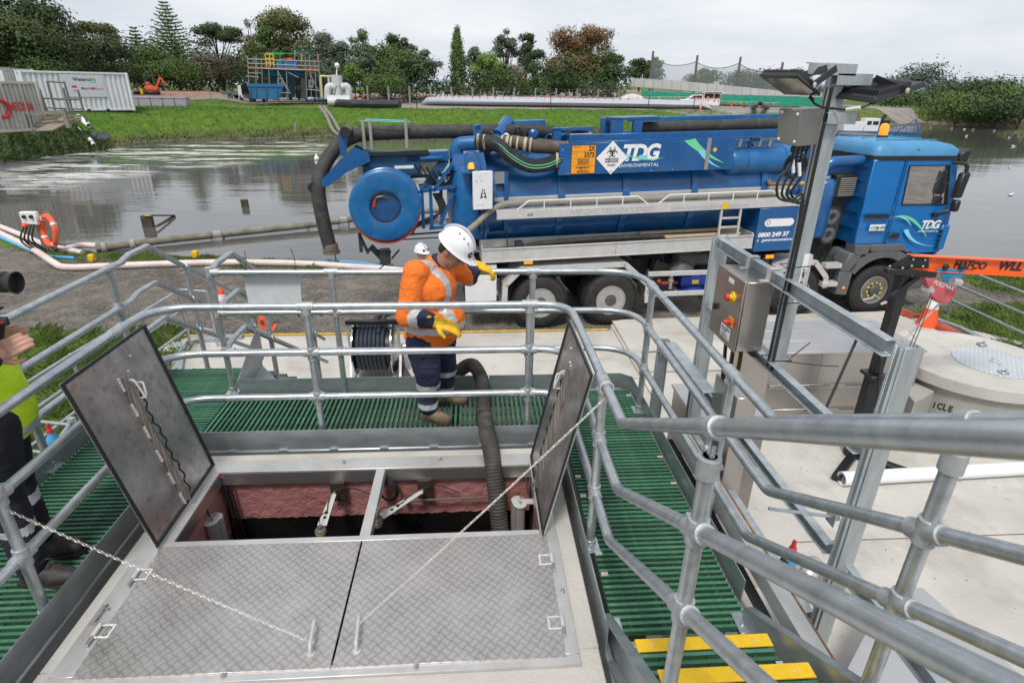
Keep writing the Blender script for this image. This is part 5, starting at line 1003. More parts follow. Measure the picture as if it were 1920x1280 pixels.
# wheels
def wheel(s,t,front,dual=False,side=1):
    r=.52;w=.30;b=B();pr=[(r-.24,.02),(r-.20,.0),(r-.07,.0),(r-.02,.03),(r,.06),(r,w-.06),(r-.02,w-.03),(r-.07,w),(r-.24,w-.02)]
    b.lathe((s,t,.52),(0,side,0),pr,44,closed=True);wh=tm('wheel',b,RUB,False,ang=50);b=B()
    for i in range(44):
        a=i*2*math.pi/44
        for j,u in enumerate((.05,.12,.19,.25)):
            aa=a+(.07 if j % 2 else 0);c=V((s+math.cos(aa)*(r+.003),t+side*u,.52+math.sin(aa)*(r+.003)));tg=V((-math.sin(aa),0,math.cos(aa)))
            b.bar(c-tg*.025,c+tg*.025,.05,.016,(math.cos(aa),0,math.sin(aa)))
    tm('tread_block',b,RUB,False,wh,kind='stuff')
    rim=mat('shade darkened wheel rim',(.20,.19,.175),.55,.3,.3,6,dirt=.7,dcol=(.06,.05,.04));b=B()  # rim and hub toned dark to stand for shade inside the dish
    if front:b.lathe((s,t,.52),(0,side,0),[(.285,.01),(.275,.0),(.265,.03),(.24,.06),(.20,.045),(.17,.02),(.12,.015),(.12,.03),(.0,.03)],36)
    else:b.lathe((s,t,.52),(0,side,0),[(.29,.015),(.28,.0),(.265,.02),(.25,.12),(.22,.16),(.14,.17),(.0,.17)],36)
    tm('rim',b,rim,False,wh,ang=30);b=B();b.lathe((s,t+side*.012,.52),(0,side,0),[(.292,0),(.292,-.012),(.277,-.012),(.272,.01)],36);tm('rim_edge',b,mat('rim edge',(.45,.44,.41),.45,.4),False,wh)
    b=B()
    if front:b.lathe((s,t,.52),(0,-side,0),[(.12,-.03),(.12,.02),(.10,.045),(.05,.055),(.0,.055)],24)
    else:b.lathe((s,t,.52),(0,-side,0),[(.13,-.17),(.125,-.04),(.11,.0),(.07,.01),(.035,.01),(.03,.0),(.0,.0)],24)
    tm('hub',b,mat('grey hub',(.10,.105,.11),.55,.3,.2,10),False,wh)
    if front:
        for i in range(10):
            a=i*math.pi/5+.2;b=B();c=(s+.155*math.cos(a),t+side*.02,.52+.155*math.sin(a));b.lathe(c,(0,-side,0),[(.02,0),(.018,.03),(.012,.034)],8);b.bar((c[0],t-side*.008,c[2]),(c[0]+.04*math.cos(a+1),t-side*.008,c[2]+.04*math.sin(a+1)),.012,.006);tm('wheel_nut',b,mat('yellow nut marker',(.75,.62,.03),.5),False,wh)
    for i in range(10):
        a=i*math.pi/5;R2=.235 if front else .195;b=B();y=t+side*(.035 if front else .158);b.lathe((s+R2*math.cos(a),y+side*.02,.52+R2*math.sin(a)),(0,-side,0),[(.022,.0),(.022,.032)],8);tm('hand_hole',b,BLK,False,wh)
    if dual:
        b=B();b.lathe((s,t+side*.34,.52),(0,side,0),[(p[0],p[1]) for p in pr],36,closed=True);tm('inner_tyre',b,RUB,False,wh)
    return wh
for s,f in ((-1.38,0),(0,0),(3.88,1),(5.63,1)):
    wheel(s,.02,f,not f);wheel(s,2.28,f,not f,-1)
    b=B();b.cyl((s,.3,.52),(s,2.0,.52),.11,12);b.ball((s,1.15,.52),.24);tm('axle',b,CHAS,False)
for t in (.72,1.55):b=B();b.box(-2.7,t,.82,6.4,t+.09,1.12);tm('chassis_rail',b,CHAS,False)
for s in (-2.3,-.7,.6,1.8,3.2,4.8):b=B();b.box(s,.8,.86,s+.1,1.6,1.08);tm('cross_member',b,CHAS,False)
# tank
tc_,tz_,tr_=1.27,2.34,.93
b=B();b.lathe((-2.45,tc_,tz_),(1,0,0),[(tr_,0),(tr_,6.2),(tr_*.97,6.3),(tr_*.8,6.42),(tr_*.4,6.5),(.0,6.52)],56);tm('tank',b,BLUE,ang=50)
b=B();b.lathe((-2.5,tc_,tz_),(-1,0,0),[(tr_,0),(tr_,.1),(tr_*.97,.2),(tr_*.88,.32),(tr_*.66,.44),(tr_*.3,.52),(.0,.53)],48);tm('tank_door',b,BLUE,ang=50)
for s,w,e in ((-2.48,.06,.06),(-2.40,.05,.06),(-1.06,.13,.035),(.16,.13,.035),(1.5,.12,.035),(2.9,.12,.035),(3.7,.05,.03)):b=B();b.lathe((s,tc_,tz_),(1,0,0),[(tr_,0),(tr_+e,.0),(tr_+e,w),(tr_,w)],56);tm('tank_band',b,BLUE,bev=.004)
for s in (-2.1,-.4,1.2,2.8):b=B();b.hexa([(s,.75,1.1),(s+.16,.75,1.1),(s+.16,1.8,1.1),(s,1.8,1.1),(s-.05,.55,1.75),(s+.2,.55,1.75),(s+.2,2.0,1.75),(s-.05,2.0,1.75)]);tm('tank_saddle',b,BLUEB)
for s,z in ((-2.3,1.85),(-2.42,1.3)):b=B();b.hexa([(s,.35,z),(s+.3,.4,z),(s+.3,.7,z),(s,.7,z),(s,.33,z+.05),(s+.3,.36,z+.06),(s+.3,.7,z+.06),(s,.7,z+.05)]);tm('step_bracket',b,BLUEB)
b=B();b.box(-2.05,.30,1.9,-1.98,.36,2.95);tm('conduit',b,BLUE)
for s,z,w,h in ((-2.22,2.75,.17,.2),):b=B();b.box(s,.30,z,s+w,.335,z+h);tm('data_plate',b,mat('dull plate',(.3,.32,.33),.6,.4))
# rear corner column with elbow, lamp and white box
b=B();b.lathe((-2.68,.62,1.75),(0,0,1),[(.26,0),(.30,.12),(.30,1.15),(.26,1.28),(.12,1.33)],28);tm('rear_column',b,BLUEF)
b=B();b.hexa([(-3.0,.45,2.98),(-2.35,.3,2.98),(-2.3,.9,2.98),(-3.0,.9,2.98),(-2.92,.5,3.24),(-2.4,.42,3.28),(-2.35,.9,3.3),(-2.92,.9,3.24)]);tm('bracket',b,BLUE,bev=.01)
b=B();b.tube(fillet([(-2.86,.7,3.05),(-2.86,.7,3.40),(-2.46,.6,3.42)],.13,6),.125,18);b.lathe((-2.86,.7,3.18),(0,0,1),[(.17,0),(.17,.03)],18);tm('elbow_pipe',b,BLUEF)
b=B();b.box(-2.63,.04,2.36,-2.29,.16,3.0);bp_=tm('white_box',b,WHT,bev=.006)
for q in ((-2.57,2.85),(-2.48,2.86),(-2.55,2.44),(-2.47,2.44)):b=B();b.lathe((q[0],.04,q[1]),(0,-1,0),[(.012,0),(.01,.008)],8);tm('screw',b,ALU)
b=B()
for k,(w,z0,z1) in enumerate(((.06,.0,.05),(.045,.06,.10),(.028,.11,.15))):
    for sg in (-1,1):b.plate([(-2.45+sg*.006,.037,2.57+z0),(-2.45+sg*w,.037,2.57+z0-.02),(-2.45+sg*w*.55,.037,2.57+z1)][::sg],.001)
tm('emblem',b,BLK)
b=B();b.tube(fillet([(-2.74,.2,3.0),(-2.74,.2,3.32),(-2.52,.2,3.32),(-2.52,.2,3.0)],.1,6),.014,8);b.box(-2.8,.12,2.96,-2.46,.45,3.0);tm('lamp_guard',b,BLUEF)
b=B();b.lathe((-2.64,.22,3.0),(0,0,1),[(.055,0),(.055,.03)],14);tm('lamp_base',b,BLK);b=B();b.lathe((-2.64,.22,3.03),(0,0,1),[(.055,0),(.05,.08),(.03,.1)],14);tm('amber_lamp',b,mat('lit amber lens',(1,.3,.02),.2,emit=(1,.28,.02,1.4)))
# side board
b=B();b.box(-1.1,.18,2.87,2.15,.24,3.40);tm('side_board',b,BLUE,bev=.005)
b=B();b.box(-.9,.32,3.40,3.15,.44,3.53);b.box(-.9,.25,3.40,3.15,.33,3.42);tm('upper_beam',b,BLUE,bev=.006)
b=B();b.box(1.60,.165,2.88,1.67,.18,3.42);tm('timber_strap',b,mat('grey timber',(.27,.25,.22),.8,var=.3,aniso=(3,3,12)))
for i,s in enumerate((-1.05,-.93,-.48,.6,.72,1.0)):
    b=B();b.lathe((s,.179,3.3-.4*(i % 2)),(0,-1,0),[(.01,0),(.007,.005)],8);tm('rivet',b,ALUW)
OP=mat('orange placard',(.85,.33,.02),.5,var=.02);b=B();b.box(-.89,.172,2.885,-.45,.1785,3.37);tm('placard',b,BLK)
for z0,z1 in ((3.265,3.362),(3.155,3.26),(3.02,3.15),(2.893,3.015)):b=B();b.box(-.883,.169,z0,-.457,.1715,z1);tm('placard_panel',b,OP)
y=.1685
tt('2X',.11,-.475,3.275,y,BLK,align='RIGHT',bold=.004,sx=.8);tt('3373',.11,-.475,3.168,y,BLK,align='RIGHT',bold=.004,sx=.85);tt('HAZCHEM',.028,-.87,3.33,y,BLK);tt('UN No.',.026,-.87,3.225,y,BLK)
tt('BIOLOGICAL\nSUBSTANCE\nCATEGORY B',.036,-.67,3.112,y,BLK,align='CENTER',bold=.0015);tt('IN EMERGENCY\nDIAL 111\nFIRE BRIGADE',.036,-.67,2.98,y,BLK,align='CENTER',bold=.0015)
cxd,czd,hd=-.155,3.14,.285;b=B();b.plate([(cxd,.171,czd-hd),(cxd+hd,.171,czd),(cxd,.171,czd+hd),(cxd-hd,.171,czd)],-.004);tm('hazard_diamond',b,WHTP)
b=B();yb=.1675
def arc(c,r,a0,a1,w,n=16):
    P=[]
    for i in range(n+1):a=rad(a0+(a1-a0)*i/n);P.append((a,1))
    for (a,_),(a2,_) in zip(P,P[1:]):b.add([(c[0]+(r-w)*math.cos(a),yb,c[1]+(r-w)*math.sin(a)),(c[0]+r*math.cos(a),yb,c[1]+r*math.sin(a)),(c[0]+r*math.cos(a2),yb,c[1]+r*math.sin(a2)),(c[0]+(r-w)*math.cos(a2),yb,c[1]+(r-w)*math.sin(a2))],[(0,1,2,3)])
bc=(cxd,3.235)
for k in range(3):a=90+120*k;c=(bc[0]+.048*math.cos(rad(a)),bc[1]+.048*math.sin(rad(a)));arc(c,.055,a+40-360,a-40,.016,22)
arc(bc,.046,0,360,.011,24);arc(bc,.018,0,360,.008,12);tm('biohazard_symbol',b,BLK)
tt('INFECTIOUS\nSUBSTANCE',.043,cxd,3.105,.1675,BLK,align='CENTER',bold=.0015);tt('IN CASE OF DAMAGE OR\nLEAKAGE IMMEDIATELY\nNOTIFY AUTHORITY',.014,cxd,3.025,.1675,BLK,align='CENTER');tt('6.2',.035,cxd,2.895,.1675,BLK,align='CENTER')
def tdg(x,z,h,y,sh=True,env=True):
    tt('TDG',h*1.36,x,z,y,TXW,sh,bold=h*.06,shear=.22,sx=.96,spacing=.86)
    s=h/.29;n=14;kk=K if sh else 0
    b=B();P=[]
    for i in range(n+1):
        u=i/n;xx=x+.02*s+u*.82*h/.29;zz=z+.145*s*(1-u)**2.1+.02*s*u**1.5+(-.045*s)*math.sin(u*math.pi)+.0*s;w=.022*s*math.sin(max(.08,u)*math.pi*.98)+.004*s;P+= [(xx,y-.002,zz+kk*0),(xx,y-.002,zz+w)]
    b.add(P,[(2*i,2*i+2,2*i+3,2*i+1) for i in range(n)]);tm('logo_swoosh',b,GRL,sh)
    b=B()
    for u0,u1 in ((.06,.16),(.36,.56)):b.add([(x+u0*s*.9,y-.0016,z-.0),(x+u1*s*.9,y-.0016,z-.0),(x+u1*s*.9+.03*s,y-.0016,z+.085*s),(x+u0*s*.9+.03*s,y-.0016,z+.085*s)],[(0,1,2,3)])
    tm('logo_shade',b,CYAN,sh)
    if env:tt('ENVIRONMENTAL',h*.32,x-.04*s,z-.13*s,y,TXW,sh,sx=1.02,spacing=1.06)
tdg(.02,3.09,.27,.176);tt('tech',.24,.86,3.07,.1785,TXD,bold=.004,sx=.9);tt('SCO',.13,1.75,3.17,.1785,TXD,shear=.2)
def swoosh(P0,P1,P2,w,y,m,sh=True):
    b=B();n=16;Q=[]
    for i in range(n+1):
        u=i/n;p=[P0[k]*(1-u)**2+P1[k]*2*u*(1-u)+P2[k]*u*u for k in (0,1)];ww=w*(1-u)**.8+.002;Q+= [(p[0],y,p[1]),(p[0]+ww,y,p[1]+ww*.15)]
    b.add(Q,[(2*i,2*i+2,2*i+3,2*i+1) for i in range(n)][::1]);tm('stripe',b,m,sh)
swoosh((1.16,3.39),(1.45,3.15),(1.98,2.98),.2,.177,GRL);swoosh((1.45,3.2),(1.62,2.98),(1.93,2.90),.10,.176,CYAN)
b=B();b.plate([(1.72,.176,3.22),(1.765,.176,3.175),(1.81,.176,3.22),(1.765,.176,3.265)][::1],-.002);tm('yellow_sticker',b,YEL)
# things along the top
for a,c,nm in (((.55,.75,3.58),(3.2,.7,3.60),'boom_pipe'),):b=B();b.cyl(a,c,.105,20);tm(nm,b,HOSE)
b=B();b.box(-.08,.5,3.42,.12,.62,3.78);b.box(.32,.5,3.42,.48,.62,3.72);b.box(-.08,.5,3.74,.8,.95,3.79);b.box(-.08,1.0,3.3,.05,1.3,3.76);tm('boom_cradle',b,BLUE,bev=.008)
b=B();b.box(.5,1.35,3.66,4.0,1.45,3.74);b.box(.4,1.3,3.3,4.2,1.36,3.5);tm('boom_beam',b,BLUEF,bev=.005)
b=B();b.lathe((-.65,.95,3.28),(0,0,1),[(.34,0),(.34,.22),(.30,.25)],28);tm('manhole_ring',b,BLUEF);b=B();b.lathe((-.65,.95,3.53),(0,0,1),[(.26,0),(.25,.04),(.14,.09),(.04,.1)],24);tm('manhole_dome',b,CHAS)
b=B();b.box(-1.13,.55,3.3,-1.0,.75,3.62);b.box(-1.13,.55,3.58,-.4,.68,3.64);tm('top_bracket',b,BLUE,bev=.006)
b=B();b.box(-.85,.42,3.44,-.45,.55,3.53);tm('white_valve',b,WHT,bev=.01)
b=B();b.box(-1.75,1.2,3.52,-1.15,1.5,3.74);tm('top_box',b,BLUEF,bev=.01);b=B();b.cyl((-2.1,.95,3.5),(-1.85,1.3,3.72),.12,16);b.cyl((-2.2,.9,3.42),(-2.0,1.0,3.5),.09,14);tm('hydraulic_motor',b,BLUE)
b=B();b.lathe((-1.45,.9,3.52),(0,-1,0),[(.09,0),(.09,.12),(.05,.15)],16);tm('valve_body',b,BLUE)
rr0=random.Random(4)
for i in range(12):
    a=V((rr0.uniform(-2.1,-.5),.75+rr0.uniform(0,.3),3.35));c=a+V((rr0.uniform(-.4,.5),rr0.uniform(-.2,.2),rr0.uniform(.0,.15)));m=(a+c)/2+V((0,0,rr0.uniform(.1,.25)));b=B();b.tube(curve([a,m,c]),rr0.choice((.012,.018,.025)),6);tm('hydraulic_line',b,rr0.choice((BLK,BLK,ALU,BLUE)))
for s in (-.9,.2,2.4,2.6,2.8,3.0):b=B();b.cyl((s,.5,3.2),(s+.03,.52,3.42),.03,8);b.cyl((s-.1,.55,3.33),(s+.2,.5,3.34),.02,8);tm('pipe_fitting',b,rr0.choice((BLUEF,ALU,CHAS)))
b=B();b.box(-2.55,.7,3.35,-2.4,.8,3.72);b.cyl((-2.47,.7,3.66),(-2.47,.8,3.66),.06,10);tm('lug',b,BLUE,bev=.01)
# hoses
def rhose(pts,r,m,nm,amp=.006,pitch=.035):p,q=ribbed(curve(pts,10),r,amp,pitch);b=B();b.tube(p,q,16);return tm(nm,b,m,ang=80)
hp=[(-2.5,.55,3.45),(-2.2,.35,3.42),(-1.95,.25,3.22),(-1.65,.22,3.06),(-1.35,.24,3.05),(-1.08,.28,3.14)]
rhose(hp,.118,mat('ribbed black hose',(.03,.031,.032),.6,bump=.1),'ribbed_hose',.007,.03)
for dz in (.02,-.025):b=B();b.tube([V(p)+V((-.0,-.114,dz)) for p in curve(hp,10)],.009,6);tm('green_stripe',b,GRL)
for u in ((-2.48,.54,3.45),(-2.38,.47,3.44),(-1.12,.27,3.12)):b=B();b.lathe(u,(1,-.2,0),[(.126,-.02),(.13,-.018),(.13,.018),(.126,.02)],18);tm('hose_clamp',b,mat('beige clamp',(.42,.36,.27),.7))
b=B();b.tube(curve([(-1.62,.42,3.33),(-1.9,.45,3.38),(-1.4,.42,3.33),(-.9,.4,3.30)][2:] and [(-2.05,.6,3.40),(-1.85,.5,3.42),(-1.5,.44,3.35),(-.85,.42,3.30)],10),.115,16);tm('dusty_hose',b,mat('dusty brown hose',(.10,.075,.055),.85,var=.4,nscale=7,dirt=.6,dcol=(.24,.17,.12)))
for i,x in enumerate((-2.08,-2.0,-1.93,-1.82,-1.7,-1.6)):b=B();b.lathe((x,.58-.04*i,3.41-.008*i),(1,-.25,-.1),[(.12,0),(.135,.005),(.135,.035+.02*(i % 3 == 1)),(.12,.04+.02*(i % 3 == 1))],16);tm('strap',b,mat('beige clamp',(.42,.36,.27),.7))
b=B();b.tube(fillet([(-2.4,.95,3.15),(-2.3,.75,3.36),(-2.05,.62,3.40)],.1,6),.12,16);tm('steel_elbow',b,mat('worn blue elbow',(.12,.16,.22),.5,.3,.4))
bh=[(-5.17,.45,1.68),(-5.24,.45,2.2),(-5.27,.5,2.75),(-5.16,.65,3.10),(-4.9,.85,3.42),(-4.55,.95,3.58),(-4.0,1.0,3.6),(-3.2,1.0,3.60),(-2.3,1.05,3.58),(-1.4,1.2,3.55),(-.9,1.25,3.5)]
p=curve(bh,8);b=B();b.tube(p,.122,18);tm('suction_boom_hose',b,HOSE)
b=B();b.lathe((-5.165,.45,1.80),(0,0,-1),[(.126,0),(.132,.02),(.132,.12),(.12,.125)],18);b.lathe((-5.16,.45,1.67),(0,0,-1),[(.15,0),(.15,.05),(.02,.06)],18);b.cyl((-5.1,.45,1.62),(-5.1,.45,1.48),.012,6);tm('hose_coupling',b,mat('rusty coupling',(.16,.12,.09),.8))
# boom guide and head
for y0 in (.45,.98):
    b=B();pts=[(-5.36,y0,2.76),(-5.1,y0,2.98),(-4.82,y0,3.25),(-4.6,y0,3.42),(-4.35,y0,3.30),(-4.35,y0,3.18),(-4.75,y0,3.02),(-5.08,y0,2.80)];b.prism([(q[0],q[2]) for q in pts],(0,y0,0),(1,0,0),(0,0,1),.02);tm('guide_plate',b,BLUE)
for s,z in ((-5.34,2.78),(-4.72,3.66)):b=B();b.cyl((s,.42,z),(s,1.02,z),.09,14);tm('guide_roller',b,BLK)
b=B();b.box(-4.84,.5,3.28,-4.74,.54,3.66);b.bar((-4.80,.52,3.3),(-4.72,.52,3.66),.1,.03,(0,1,0));tm('roller_arm',b,BLUE)
for s in (-4.45,-4.33,-3.72):b=B();b.cyl((s,.8,3.35),(s,.8,3.83),.028,8);tm('guide_post',b,mat('dirty post',(.34,.32,.28),.7))
b=B();b.tube([(-4.5,.8,3.82),(-4.1,.8,3.80),(-3.65,.8,3.78)],.008,5);b.tube([(-4.4,.8,3.84),(-3.7,.8,3.80)],.008,5);tm('blue_cord',b,CYAN)
b=B();b.box(-4.5,.6,2.92,-3.5,1.2,3.3);tm('boom_housing',b,BLUEB,bev=.02);b=B();b.box(-4.45,.52,3.25,-3.35,.62,3.33);b.box(-4.55,.5,3.1,-4.4,.7,3.34);tm('boom_frame',b,BLK,bev=.01)
b=B();b.box(-3.75,.6,3.12,-3.0,.95,3.3);tm('boom_arm',b,BLUE,bev=.015);b=B();b.box(-3.5,.52,3.17,-3.1,.6,3.22);tm('boom_arm',b,BLUEF,bev=.01)
b=B();b.box(-3.95,.48,3.04,-3.62,.5,3.09);tm('white_plate',b,WHT)
b=B();b.hexa([(-3.55,.6,2.6),(-3.4,.6,2.6),(-3.4,.9,2.6),(-3.55,.9,2.6),(-3.2,.6,3.1),(-3.0,.6,3.1),(-3.0,.9,3.1),(-3.2,.9,3.1)]);tm('brace',b,BLUEB)
for i in range(7):
    a=V((-3.6+.1*i,.55,3.1-.03*i));b=B();b.tube(curve([a,a+V((.2,0,-.25-.03*i)),a+V((.5-.03*i,.05,-.3)),V((-2.95,.5,3.0-.03*i))]),.014+.008*(i == 2),6);tm('hydraulic_hose',b,BLK)
# reel
rs,rz2,rt=-4.13,2.49,.02
def disc(t,R_,hole):b=B();b.lathe((rs,t,rz2),(0,1,0),[(hole,0),(hole+.04,-.015),(R_-.06,-.012),(R_-.02,.0),(R_,.02),(R_,.035),(hole,.03)],64,closed=True);return b
b=disc(rt,.60,.255);tm('reel_disc',b,BLUEF,ang=30);b=disc(rt+.36,.60,.2);tm('reel_disc',b,BLUE,ang=30)
b=B();b.lathe((rs,rt+.02,rz2),(0,1,0),[(.255,0),(.255,.22),(.0,.22)],40);tm('reel_hub',b,mat('dark blue hub',(.01,.07,.2),.5,var=.3))
b=B();b.lathe((rs,rt+.0,rz2),(0,1,0),[(.262,-.02),(.25,-.022),(.25,.01),(.262,.01)],40,closed=True);tm('hub_edge',b,CHAS)
b=B();b.lathe((rs,rt+.04,rz2),(0,1,0),[(.44,0),(.44,.3)],40);tm('reel_drum',b,mat('red jetting hose',(.6,.07,.03),.5,bump=.3,bscale=30))
for k in range(9):b=B();b.tube([V((rs+(.57+.008*(k % 3))*math.cos(a),rt+.05+k*.034,rz2-.06+(.585+.008*(k % 2))*math.sin(a))) for a in np.linspace(math.pi*1.08,math.pi*1.95,26)],.017,8);tm('jetting_hose',b,mat('red jetting hose',(.6,.07,.03)))
b=B();b.tube(fillet([(rs+.02,rt+.2,rz2+.02),(rs+.03,rt+.02,rz2+.12),(rs-.02,rt-.0,rz2+.17),(rs-.15,rt-.0,rz2+.15),(rs-.17,rt+.05,rz2-.12)],.05,5),.02,10);b.ball((rs+.02,rt+.14,rz2+.0),.045);tm('reel_fitting',b,mat('brass fitting',(.2,.12,.05),.5,.6))
b=B();b.cyl((rs-.16,rt-.003,rz2+.12),(rs-.185,rt+.0,rz2-.0),.022,8);tm('red_sleeve',b,REDP)
for i in range(8):a=i*math.pi/4+.3;b=B();b.box(rs+.36*math.cos(a)-.04,rt-.0135,rz2+.36*math.sin(a)-.012,rs+.36*math.cos(a)+.04,rt-.0125,rz2+.36*math.sin(a)+.012);tm('scuffed_slot',b,BLUEB)
# truss
for a,c in (((-3.55,.4,2.65),(-2.9,.4,2.72)),((-3.4,.4,2.0),(-2.9,.4,2.03)),((-3.35,.4,2.0),(-3.35,.4,2.75)),((-3.5,.4,2.0),(-3.5,.4,2.75)),((-3.2,.4,2.05),(-2.95,.4,2.6)),((-3.3,.4,2.65),(-2.95,.4,3.1)),((-3.15,.9,2.0),(-3.15,.9,2.75)),((-3.55,.9,2.68),(-2.9,.9,2.72)),((-3.7,.9,2.85),(-2.9,.9,2.86)),((-3.1,.35,1.98),(-3.1,.95,1.98))):
    b=B();b.bar(a,c,.06,.06);tm('truss_member',b,BLUE,bev=.005)
b=B();b.bar((-4.1,.55,1.86),(-2.9,.5,1.9),.03,.03);b.bar((-4.1,.55,1.78),(-2.9,.5,1.8),.02,.02);tm('stay_bar',b,BLK)
b=B();b.hexa([(-3.15,.4,1.2),(-2.85,.4,1.2),(-2.85,.9,1.2),(-3.15,.9,1.2),(-3.05,.4,1.85),(-2.75,.4,1.85),(-2.75,.9,1.85),(-3.05,.9,1.85)]);tm('rear_support',b,BLUEB)
b=B();b.bar((-4.62,.3,1.95),(-4.5,.3,1.62),.05,.05);b.bar((-4.55,.3,1.7),(-4.1,.3,1.62),.05,.04);b.bar((-4.45,.3,1.75),(-4.25,.3,1.5),.09,.09);b.box(-4.30,.2,1.42,-4.12,.4,1.68);b.bar((-4.1,.3,1.5),(-3.95,.3,1.66),.03,.03);b.bar((-4.2,.3,1.42),(-4.36,.3,1.3),.02,.02);b.bar((-4.62,.3,2.0),(-4.62,.3,1.65),.05,.06);tm('reel_drive',b,CHAS,bev=.006)
for i in range(5):b=B();b.tube(curve([(-3.3+.03*i,.5,2.6),(-3.2+.02*i,.45,2.3),(-3.4-.05*i,.4,2.1),(-3.7,.4,2.1-.05*i)]),.018,6);tm('hydraulic_hose',b,BLK)
# side shelf with suction hoses
b=B();b.box(-2.22,0,2.175,3.58,.02,2.325);b.box(-2.22,.0205,2.31,3.58,.36,2.325);b.box(-2.22,.345,2.326,3.58,.36,2.50);tm('side_shelf',b,ALUW,bev=.003)
rhose([(-2.55,.1,2.12),(-2.35,.15,2.28),(-2.05,.2,2.41),(-1.5,.22,2.41),(0,.22,2.40),(1.5,.22,2.40),(3.2,.22,2.40)],.052,mat('grey beige hose',(.30,.27,.215),.75,bump=.2),'shelf_hose',.006,.032)
rhose([(-2.95,.02,1.82),(-2.75,.05,1.98),(-2.55,.1,2.12)],.052,mat('grey beige hose',(.30,.27,.215)),'shelf_hose',.006,.032)
b=B();b.lathe((3.18,.22,2.40),(1,0,0),[(.06,0),(.075,.02),(.075,.12),(.06,.14)],16);tm('hose_coupling',b,ALU)
for x0,x1 in ((-1.85,.55),(.75,3.15)):
    b=B();b.tube(fillet([(x0,.04,2.33),(x0+.2,.04,2.475),(x1-.2,.04,2.475),(x1,.04,2.33)],.05,4),.013,8)
    for i in range(1,5):x=x0+(x1-x0)*i/5;b.cyl((x,.04,2.325),(x,.04,2.475),.011,8)
    tm('shelf_rail',b,WHT)
tt('NO DIG TECHNOLOGY',.125,-.92,2.205,-.002,TXG,shear=.35,sx=1.15,bold=.001);tt('SuperFlex',.10,-2.18,2.21,-.002,mat('near white lettering',(.62,.62,.64),.5),bold=.003);tt('415',.07,-1.68,2.215,-.002,TXD,bold=.002);tt('www.hydrotechdrainage.co.nz',.115,.98,2.205,-.002,TXG,sx=1.08,bold=.001)
for x,z in ((1.98,2.20),):b=B();b.box(x,-.004,z-.02,x+.12,-.002,z+.10);tm('yellow_sticker',b,YEL)
# lower tray
b=B();b.box(-2.49,0,1.41,2.72,.02,1.66);b.box(-2.49,.0205,1.41,2.72,.5,1.43);b.box(-2.49,.48,1.4305,2.72,.5,1.72);b.box(-2.49,.0205,1.4305,-2.47,.4795,1.70);b.box(2.70,.0205,1.4305,2.72,.4795,1.70);b.box(-2.49,-.02,1.645,2.72,.03,1.665);b.box(-2.49,-.015,1.405,2.72,-.0005,1.43);tm('side_tray',b,ALUW,bev=.003)
b=B();b.box(-.0,-.003,1.43,.006,-.001,1.64);tm('seam',b,GREY)
rhose([(-1.7,.2,1.62),(-1.2,.22,1.66),(0,.25,1.68),(1.2,.25,1.66),(2.3,.25,1.62)],.05,HOSE,'tray_hose',.006,.032);rhose([(-1.5,.36,1.6),(0,.38,1.62),(2.4,.36,1.6)],.045,HOSE,'tray_hose',.006,.032)
for y0,z in ((.1,1.66),(.36,1.70)):b=B();b.box(.6 if y0 > .2 else 1.0,y0,z,2.5,y0+.1,z+.035);tm('timber_plank',b,mat('light timber',(.55,.42,.25),.8,aniso=(1,6,6)))
b=B();b.box(-1.85,.12,1.6,-1.72,.3,1.72);b.cyl((-2.3,.2,1.62),(-1.85,.2,1.64),.012,6);b.cyl((-2.0,.22,1.6),(-2.0,.22,1.95),.01,6);tm('loose_tool',b,CHAS)
# ladder, tool box, cylinders
for s in (2.0,2.38):b=B();b.bar((s,.02,1.62),(s,.04,2.18),.035,.05,(0,1,0));tm('ladder_rail',b,ALUW,bev=.003)
for z in (1.66,1.82,1.99):b=B();b.box(2.02,.0,z,2.36,.09,z+.025);tm('ladder_rung',b,ALUW,bev=.003)
b=B();b.box(2.76,.0,1.33,3.66,.7,2.16);tm('tool_box',b,BLUE,bev=.008);tt('0800 249 37',.115,2.80,1.615,-.003,TXW,bold=.005,shear=.15,sx=1.08);tt('t   genvironmental.com',.078,2.80,1.525,-.003,TXW,bold=.002,shear=.12,sx=1.08)
b=B();b.prism([(2.98+.09*math.cos(a)-(0 if math.cos(a) < 0 else -.42),1.88+.075*math.sin(a)) for a in np.linspace(.01,6.29,25)[:-1]],(0,-.004,0),(1,0,0),(0,0,1),.003);tm('oval_sticker',b,WHTP);tt('CERTIFIED  APPROVED  MEMBER',.022,3.06,1.90,-.006,TXG);tt('QUALITY    SAFETY    WATER',.022,3.06,1.86,-.006,TXG)
b=B();arc_y=-.006;b.tube([(2.97+.035*math.cos(a),-.006,1.885+.04*math.sin(a)) for a in np.linspace(0,6.28,14)[:-1]],.006,4,closed=True);tm('emblem',b,BLK)
b=B();b.lathe((2.2,.5,2.97),(1,0,0),[(.1,-.08),(.2,-.04),(.245,.03),(.25,.1),(.25,1.35),(.24,1.4),(.18,1.48),(.0,1.5)],36);tm('air_tank',b,BLUEF,ang=50)
for s in (2.5,3.25):b=B();b.lathe((s,.5,2.97),(1,0,0),[(.25,0),(.258,.0),(.258,.03),(.25,.03)],36);b.cyl((s,.3,2.72),(s,.3,2.64),.012,6);tm('tank_strap',b,BLUE)
b=B();b.tube(fillet([(3.0,.3,2.62),(3.0,.25,2.56),(3.45,.25,2.55),(3.62,.22,2.55)],.05,4),.035,10);tm('rusty_pipe',b,mat('rusty pipe',(.22,.11,.06),.8));b=B();b.cyl((3.6,.22,2.55),(3.68,.2,2.56),.04,10);b.bar((3.68,.2,2.57),(3.76,.15,2.6),.03,.015);tm('brass_valve',b,mat('brass',(.55,.38,.12),.4,.7))
